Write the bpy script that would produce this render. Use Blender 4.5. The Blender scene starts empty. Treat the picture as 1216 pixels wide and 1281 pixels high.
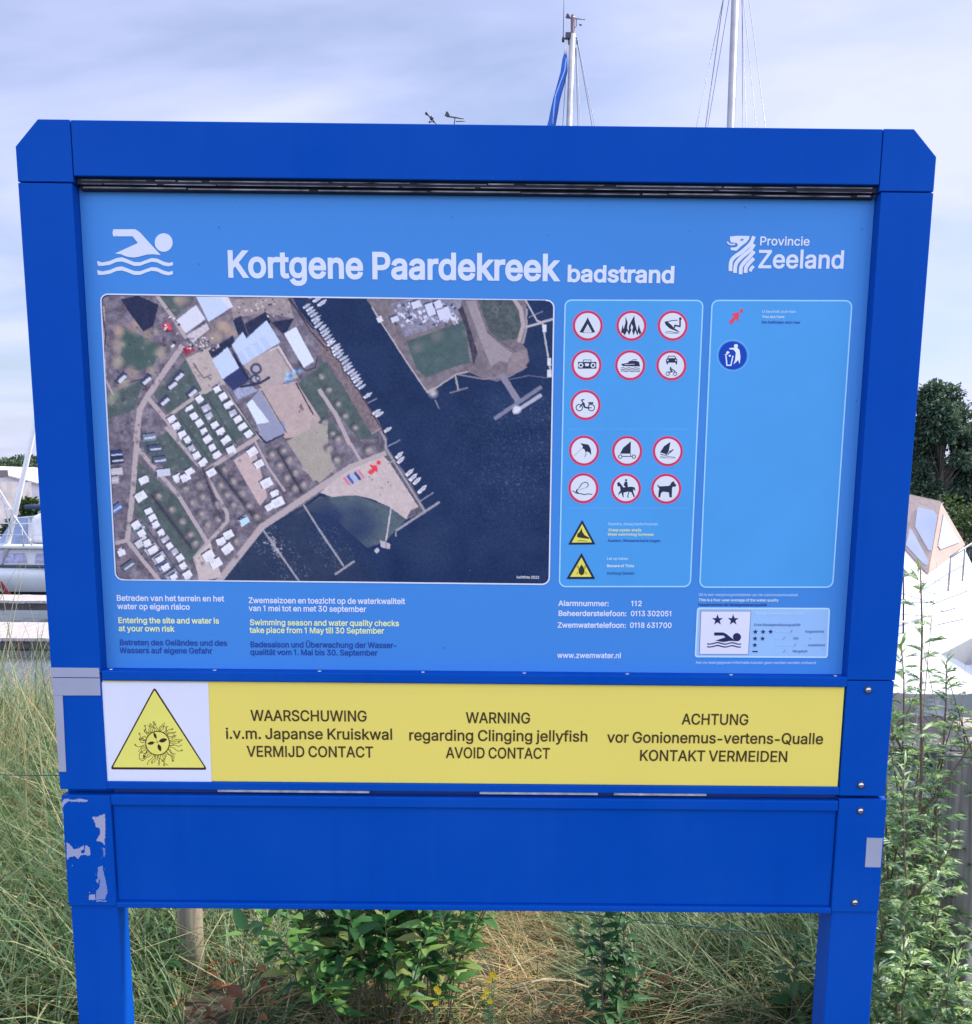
import bpy, bmesh, math, random
import numpy as np
from mathutils import Vector, Matrix
from mathutils.geometry import tessellate_polygon, delaunay_2d_cdt

random.seed(4)
scn = bpy.context.scene
col = scn.collection

# ------------------------------------------------------------------ camera
CX, CY, FPX, EYE, D = 623.74, 809.87, 1216.0, 1.65, 1.64      # principal point and focal length in photo pixels; sign plane at y = D
PITCH, ROLL, YAW = 0.1669, 0.0098, -0.0043
_r = Vector((math.cos(YAW), math.sin(YAW), 0)); _f = Vector((-math.sin(YAW)*math.cos(PITCH), math.cos(YAW)*math.cos(PITCH), -math.sin(PITCH)))
_u = _r.cross(_f)
RT = _r*math.cos(ROLL)+_u*math.sin(ROLL); UP = _u*math.cos(ROLL)-_r*math.sin(ROLL); FW = _f
cam = bpy.data.cameras.new('camera'); camo = bpy.data.objects.new('camera', cam); col.objects.link(camo)
cam.sensor_fit = 'HORIZONTAL'; cam.sensor_width = 36; cam.lens = 36*FPX/1216
cam.shift_x = (608-CX)/1216; cam.shift_y = (CY-640.5)/1216
cam.clip_start = .05; cam.clip_end = 3000
m3 = Matrix((RT, UP, -FW)).transposed()
camo.matrix_world = Matrix.Translation((0, 0, EYE)) @ m3.to_4x4()
scn.camera = camo

# ------------------------------------------------------------------ sky, sun, exposure
SUN_EL, SUN_AZ = math.radians(50), math.radians(80)           # azimuth from +y (behind the sign) towards +x
world = bpy.data.worlds.new('World'); scn.world = world; world.use_nodes = True
wn, wl = world.node_tree.nodes, world.node_tree.links; wn.clear()
wout = wn.new('ShaderNodeOutputWorld'); bg = wn.new('ShaderNodeBackground'); bg2 = wn.new('ShaderNodeBackground'); wm = wn.new('ShaderNodeMixShader')
sky = wn.new('ShaderNodeTexSky'); sky.sky_type = 'NISHITA'; sky.sun_disc = False
sky.sun_elevation = SUN_EL; sky.sun_rotation = SUN_AZ; sky.air_density = 1.0; sky.dust_density = 1.5; sky.ozone_density = 2.0
bg.inputs[1].default_value = 0.08
wl.new(sky.outputs[0], bg.inputs[0])
tc = wn.new('ShaderNodeTexCoord'); sep = wn.new('ShaderNodeSeparateXYZ'); wl.new(tc.outputs['Generated'], sep.inputs[0])
zz = wn.new('ShaderNodeMath'); zz.operation = 'ADD'; zz.inputs[1].default_value = .16; zz.use_clamp = False
zm = wn.new('ShaderNodeMath'); zm.operation = 'MAXIMUM'; zm.inputs[1].default_value = 0; wl.new(sep.outputs[2], zm.inputs[0]); wl.new(zm.outputs[0], zz.inputs[0])
dx = wn.new('ShaderNodeMath'); dx.operation = 'DIVIDE'; wl.new(sep.outputs[0], dx.inputs[0]); wl.new(zz.outputs[0], dx.inputs[1])
dy = wn.new('ShaderNodeMath'); dy.operation = 'DIVIDE'; wl.new(sep.outputs[1], dy.inputs[0]); wl.new(zz.outputs[0], dy.inputs[1])
cb = wn.new('ShaderNodeCombineXYZ'); wl.new(dx.outputs[0], cb.inputs[0]); wl.new(dy.outputs[0], cb.inputs[1])
mp = wn.new('ShaderNodeMapping'); mp.inputs['Rotation'].default_value = (0, 0, .5); mp.inputs['Scale'].default_value = (.9, 1.5, 1); mp.inputs['Location'].default_value = (2.3, .7, 0)
wl.new(cb.outputs[0], mp.inputs[0])
nz = wn.new('ShaderNodeTexNoise'); nz.inputs['Scale'].default_value = .9; nz.inputs['Detail'].default_value = 6; nz.inputs['Roughness'].default_value = .5; nz.inputs['Distortion'].default_value = .4
wl.new(mp.outputs[0], nz.inputs['Vector'])
mr = wn.new('ShaderNodeMapRange'); mr.inputs['From Min'].default_value = .36; mr.inputs['From Max'].default_value = .64; mr.inputs['To Min'].default_value = .22; mr.inputs['To Max'].default_value = .95
wl.new(nz.outputs['Fac'], mr.inputs['Value'])
bk = wn.new('ShaderNodeMapRange'); bk.interpolation_type = 'SMOOTHSTEP'; bk.inputs['From Min'].default_value = .1; bk.inputs['From Max'].default_value = -.65   # extra sky brightness added behind the viewer to light the sign's shaded front
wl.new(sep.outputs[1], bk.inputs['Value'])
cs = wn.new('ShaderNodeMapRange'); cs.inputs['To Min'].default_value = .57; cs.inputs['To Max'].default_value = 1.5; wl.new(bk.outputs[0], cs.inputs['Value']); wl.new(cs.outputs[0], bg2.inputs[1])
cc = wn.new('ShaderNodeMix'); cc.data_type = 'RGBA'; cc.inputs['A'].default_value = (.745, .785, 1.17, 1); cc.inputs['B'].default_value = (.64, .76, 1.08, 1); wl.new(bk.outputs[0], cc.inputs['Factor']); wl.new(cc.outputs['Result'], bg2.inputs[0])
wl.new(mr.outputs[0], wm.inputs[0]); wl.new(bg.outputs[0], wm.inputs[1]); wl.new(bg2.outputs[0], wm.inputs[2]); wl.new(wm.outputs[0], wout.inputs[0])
sl = bpy.data.lights.new('sun', 'SUN'); sl.energy = 3.6; sl.angle = math.radians(3); sl.color = (1, .95, .87)
so = bpy.data.objects.new('sun', sl); col.objects.link(so)
sd = Vector((math.sin(SUN_AZ)*math.cos(SUN_EL), math.cos(SUN_AZ)*math.cos(SUN_EL), math.sin(SUN_EL)))
so.rotation_euler = sd.to_track_quat('Z', 'Y').to_euler(); so.location = (8, 4, 12)
scn.view_settings.view_transform = 'Standard'; scn.view_settings.look = 'None'; scn.view_settings.gamma = 1; scn.view_settings.use_curve_mapping = False
scn.view_settings.exposure = 1.0

# ------------------------------------------------------------------ helpers
PRINT_LIGHT = (.76, .86, 1.06)         # what a perfectly white print shows in the photo: divides observed ink colours down to ink albedo
def lin(c):
    return tuple((v/255/12.92 if v <= 10 else ((v/255+.055)/1.055)**2.4) for v in c)
def ink(c):
    return tuple(min(.9, max(.002, v/p)) for v, p in zip(lin(c), PRINT_LIGHT))
def ray(px, py):
    return FW*FPX+RT*(px-CX)-UP*(py-CY)
def at(px, py, y):                      # the point of the plane y = const seen at a photo pixel
    d = ray(px, py); t = y/d.y
    return Vector((d.x*t, y, EYE+d.z*t))
def on(px, py, z):                      # the point of the level z = const seen at a photo pixel
    d = ray(px, py); t = (z-EYE)/d.z
    return Vector((d.x*t, d.y*t, z))
def pixel(p):                           # the other way round (arrays)
    p = np.asarray(p)-np.array([0, 0, EYE])
    w = p@np.array(FW)
    return CX+FPX*(p@np.array(RT))/w, CY-FPX*(p@np.array(UP))/w

MATS = {}
def mat(key, base, rough=.5, metal=0., spec=.5, var=0., scale=20., bump=0., bscale=60., coat=0., trans=0.):
    if key in MATS: return MATS[key]
    m = bpy.data.materials.new(key); m.use_nodes = True; n, l = m.node_tree.nodes, m.node_tree.links
    b = n['Principled BSDF']; b.inputs['Base Color'].default_value = (*base, 1); b.inputs['Roughness'].default_value = rough
    b.inputs['Metallic'].default_value = metal; b.inputs['Specular IOR Level'].default_value = spec; b.inputs['Coat Weight'].default_value = coat
    if trans: b.inputs['Transmission Weight'].default_value = trans
    if var or bump:
        t = n.new('ShaderNodeTexCoord')
        if var:
            z = n.new('ShaderNodeTexNoise'); z.inputs['Scale'].default_value = scale; z.inputs['Detail'].default_value = 6; l.new(t.outputs['Object'], z.inputs['Vector'])
            r = n.new('ShaderNodeMapRange'); r.inputs['From Min'].default_value = .3; r.inputs['From Max'].default_value = .7; r.inputs['To Min'].default_value = 1-var; r.inputs['To Max'].default_value = 1+var
            l.new(z.outputs['Fac'], r.inputs['Value'])
            x = n.new('ShaderNodeMix'); x.data_type = 'RGBA'; x.blend_type = 'MULTIPLY'; x.inputs['Factor'].default_value = 1
            x.inputs['A'].default_value = (*base, 1); l.new(r.outputs[0], x.inputs['B']); l.new(x.outputs['Result'], b.inputs['Base Color'])
            rr = n.new('ShaderNodeMapRange'); rr.inputs['To Min'].default_value = max(.02, rough-.12); rr.inputs['To Max'].default_value = min(1, rough+.12); l.new(z.outputs['Fac'], rr.inputs['Value']); l.new(rr.outputs[0], b.inputs['Roughness'])
        if bump:
            z2 = n.new('ShaderNodeTexNoise'); z2.inputs['Scale'].default_value = bscale; z2.inputs['Detail'].default_value = 4; l.new(t.outputs['Object'], z2.inputs['Vector'])
            bm_ = n.new('ShaderNodeBump'); bm_.inputs['Strength'].default_value = bump; bm_.inputs['Distance'].default_value = .01; l.new(z2.outputs['Fac'], bm_.inputs['Height']); l.new(bm_.outputs[0], b.inputs['Normal'])
    MATS[key] = m
    return m
def leaf_mat(key, colors, trans=.35, rough=.5):
    if key in MATS: return MATS[key]
    m = bpy.data.materials.new(key); m.use_nodes = True; n, l = m.node_tree.nodes, m.node_tree.links
    b = n['Principled BSDF']; o = n['Material Output']; g = n.new('ShaderNodeNewGeometry'); r = n.new('ShaderNodeValToRGB')
    r.color_ramp.interpolation = 'LINEAR'
    while len(r.color_ramp.elements) < len(colors): r.color_ramp.elements.new(.5)
    for i, c in enumerate(colors):
        r.color_ramp.elements[i].position = i/(len(colors)-1); r.color_ramp.elements[i].color = (*c, 1)
    l.new(g.outputs['Random Per Island'], r.inputs[0]); l.new(r.outputs[0], b.inputs['Base Color']); b.inputs['Roughness'].default_value = rough; b.inputs['Specular IOR Level'].default_value = .35
    t = n.new('ShaderNodeBsdfTranslucent'); x = n.new('ShaderNodeMixShader'); x.inputs[0].default_value = trans
    hs = n.new('ShaderNodeHueSaturation'); hs.inputs['Value'].default_value = 1.25; hs.inputs['Saturation'].default_value = 1.1; l.new(r.outputs[0], hs.inputs['Color']); l.new(hs.outputs[0], t.inputs['Color'])
    l.new(b.outputs[0], x.inputs[1]); l.new(t.outputs[0], x.inputs[2]); l.new(x.outputs[0], o.inputs['Surface'])
    MATS[key] = m
    return m
def wood_mat(key, base, grain=(30, 30, 2), dark=.45):
    if key in MATS: return MATS[key]
    m = bpy.data.materials.new(key); m.use_nodes = True; n, l = m.node_tree.nodes, m.node_tree.links; b = n['Principled BSDF']
    t = n.new('ShaderNodeTexCoord'); p = n.new('ShaderNodeMapping'); p.inputs['Scale'].default_value = grain; l.new(t.outputs['Object'], p.inputs[0])
    z = n.new('ShaderNodeTexNoise'); z.inputs['Scale'].default_value = 2.2; z.inputs['Detail'].default_value = 8; z.inputs['Distortion'].default_value = .6; l.new(p.outputs[0], z.inputs['Vector'])
    r = n.new('ShaderNodeValToRGB'); r.color_ramp.elements[0].position = .3; r.color_ramp.elements[0].color = (*[v*dark for v in base], 1); r.color_ramp.elements[1].position = .68; r.color_ramp.elements[1].color = (*base, 1)
    l.new(z.outputs['Fac'], r.inputs[0]); l.new(r.outputs[0], b.inputs['Base Color']); b.inputs['Roughness'].default_value = .85
    u = n.new('ShaderNodeBump'); u.inputs['Strength'].default_value = .5; u.inputs['Distance'].default_value = .01; l.new(z.outputs['Fac'], u.inputs['Height']); l.new(u.outputs[0], b.inputs['Normal'])
    MATS[key] = m
    return m

def paint_mat(key, base, rough, spec, dust=(.012, .105, .45)):
    """powder coat gone chalky: run-down streaks, cloudy fading, fine specks, orange peel"""
    m = bpy.data.materials.new(key); m.use_nodes = True; n, l = m.node_tree.nodes, m.node_tree.links; b = n['Principled BSDF']; b.inputs['Specular IOR Level'].default_value = spec
    t = n.new('ShaderNodeTexCoord')
    def noise(scale, sc, lo, hi, det=5, a=0., c=1.):
        p = n.new('ShaderNodeMapping'); p.inputs['Scale'].default_value = sc; l.new(t.outputs['Object'], p.inputs[0]); z = n.new('ShaderNodeTexNoise'); z.inputs['Scale'].default_value = scale; z.inputs['Detail'].default_value = det; l.new(p.outputs[0], z.inputs['Vector'])
        r = n.new('ShaderNodeMapRange'); r.inputs['From Min'].default_value = lo; r.inputs['From Max'].default_value = hi; r.inputs['To Min'].default_value = a; r.inputs['To Max'].default_value = c; l.new(z.outputs['Fac'], r.inputs['Value']); return r.outputs[0]
    def mix(f, A, B):
        x = n.new('ShaderNodeMix'); x.data_type = 'RGBA'; l.new(f, x.inputs['Factor'])
        if isinstance(A, tuple): x.inputs['A'].default_value = (*A, 1)
        else: l.new(A, x.inputs['A'])
        x.inputs['B'].default_value = (*B, 1); return x.outputs['Result']
    c = mix(noise(3.2, (1, 1, 1), .35, .68, 6, 0, .28), base, dust)
    c = mix(noise(30, (1, 1, .045), .55, .8, 4, 0, .22), c, tuple(v*.72 for v in base))
    c = mix(noise(48, (1, 1, .06), .6, .85, 4, 0, .2), c, dust)
    c = mix(noise(420, (1, 1, 1), .70, .74, 2, 0, .35), c, (.08, .15, .40))
    l.new(c, b.inputs['Base Color']); l.new(noise(6, (1, 1, .3), .3, .7, 6, rough-.1, rough+.12), b.inputs['Roughness'])
    u = n.new('ShaderNodeBump'); u.inputs['Strength'].default_value = .05; u.inputs['Distance'].default_value = .002; l.new(noise(700, (1, 1, 1), 0, 1, 2), u.inputs['Height']); l.new(u.outputs[0], b.inputs['Normal'])
    MATS[key] = m
    return m
def link(name, me, parent=None, mats=()):
    o = bpy.data.objects.new(name, me); col.objects.link(o)
    for m in mats: me.materials.append(m)
    if parent: o.parent = parent
    return o
def tag(o, label=None, cat=None, group=None, kind=None):
    for k, v in (('label', label), ('category', cat), ('group', group), ('kind', kind)):
        if v: o[k] = v
    return o
def thing(name, loc=(0, 0, 0), label=None, cat=None, group=None, rz=0):
    o = bpy.data.objects.new(name, None); col.objects.link(o); o.location = loc; o.rotation_euler = (0, 0, rz); o.empty_display_size = .1
    return tag(o, label, cat, group)
class MB:
    """collects shapes, then links them as ONE mesh object"""
    def __init__(s): s.v = []; s.f = []; s.m = []; s.smooth = []
    def add(s, vs, fs, mi=0, sm=False):
        b = len(s.v); s.v += [tuple(p) for p in vs]; s.f += [tuple(b+i for i in f) for f in fs]; s.m += [mi]*len(fs); s.smooth += [sm]*len(fs)
    def box(s, x0, x1, y0, y1, z0, z1, mi=0, M=None):
        v = [Vector((x, y, z)) for x in (x0, x1) for y in (y0, y1) for z in (z0, z1)]
        if M: v = [M @ p for p in v]
        s.add(v, [(0, 1, 3, 2), (4, 6, 7, 5), (0, 4, 5, 1), (2, 3, 7, 6), (0, 2, 6, 4), (1, 5, 7, 3)], mi)
    def bar(s, a, b, w, h=None, mi=0):
        a, b = Vector(a), Vector(b); d = (b-a); L = d.length; h = h or w
        M = Matrix.Translation(a) @ d.to_track_quat('X', 'Z').to_matrix().to_4x4()
        s.box(0, L, -w/2, w/2, -h/2, h/2, mi, M)
    def tube(s, pts, r, n=8, mi=0, cap=True):
        pts = [Vector(p) for p in pts]; rs = r if isinstance(r, (list, tuple)) else [r]*len(pts)
        vs = []; fs = []; up = None
        for i, p in enumerate(pts):
            d = (pts[min(i+1, len(pts)-1)]-pts[max(i-1, 0)]).normalized()
            if up is None: up = Vector((0, 0, 1)) if abs(d.z) < .9 else Vector((1, 0, 0))
            a = d.cross(up).normalized(); b2 = a.cross(d).normalized(); up = b2
            vs += [p+(a*math.cos(k*2*math.pi/n)+b2*math.sin(k*2*math.pi/n))*rs[i] for k in range(n)]
        for i in range(len(pts)-1):
            fs += [(i*n+k, i*n+(k+1) % n, (i+1)*n+(k+1) % n, (i+1)*n+k) for k in range(n)]
        if cap: fs += [tuple(range(n))[::-1], tuple((len(pts)-1)*n+k for k in range(n))]
        s.add(vs, fs, mi, True)
    def lathe(s, prof, c=(0, 0, 0), n=16, mi=0, axis='z'):
        vs = []; fs = []
        for r, h in prof:
            for k in range(n):
                x, y = r*math.cos(k*2*math.pi/n), r*math.sin(k*2*math.pi/n)
                q = (x, y, h) if axis == 'z' else (x, h, y) if axis == 'y' else (h, x, y)
                vs.append((c[0]+q[0], c[1]+q[1], c[2]+q[2]))
        for i in range(len(prof)-1): fs += [(i*n+k, i*n+(k+1) % n, (i+1)*n+(k+1) % n, (i+1)*n+k) for k in range(n)]
        fs += [tuple(range(n)), tuple((len(prof)-1)*n+k for k in range(n))]
        s.add(vs, fs, mi, True)
    def prism(s, pts, y0, y1, mi=0):            # outline in x,z between two depths
        n = len(pts); vs = [(x, y0, z) for x, z in pts]+[(x, y1, z) for x, z in pts]
        s.add(vs, [tuple(range(n)), tuple(range(2*n-1, n-1, -1))]+[(i, (i+1) % n, n+(i+1) % n, n+i) for i in range(n)], mi)
    def mesh(s, name, bevel=0):
        me = bpy.data.meshes.new(name); me.from_pydata(s.v, [], s.f)
        me.polygons.foreach_set('material_index', s.m); me.polygons.foreach_set('use_smooth', s.smooth)
        bm = bmesh.new(); bm.from_mesh(me)
        bmesh.ops.recalc_face_normals(bm, faces=bm.faces)
        if bevel:
            e = [x for x in bm.edges if len(x.link_faces) == 2 and x.calc_face_angle(0) > .5]
            bmesh.ops.bevel(bm, geom=e, offset=bevel, segments=2, affect='EDGES', profile=.5)
        bm.to_mesh(me); bm.free(); me.update()
        return me
    def build(s, name, mats, parent=None, bevel=0):
        return link(name, s.mesh(name, bevel), parent, mats if isinstance(mats, (list, tuple)) else [mats])
def np_mesh(name, V, F, parent, mats, smooth=True):
    """V (n,3), F (m,k) arrays"""
    me = bpy.data.meshes.new(name); V = np.asarray(V, np.float32); F = np.asarray(F, np.int32); k = F.shape[1]
    me.vertices.add(len(V)); me.vertices.foreach_set('co', V.ravel()); me.loops.add(F.size); me.loops.foreach_set('vertex_index', F.ravel())
    me.polygons.add(len(F)); me.polygons.foreach_set('loop_start', np.arange(0, F.size, k, dtype=np.int32))
    me.polygons.foreach_set('use_smooth', np.full(len(F), smooth)); me.update(calc_edges=True)
    return link(name, me, parent, mats)

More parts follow.
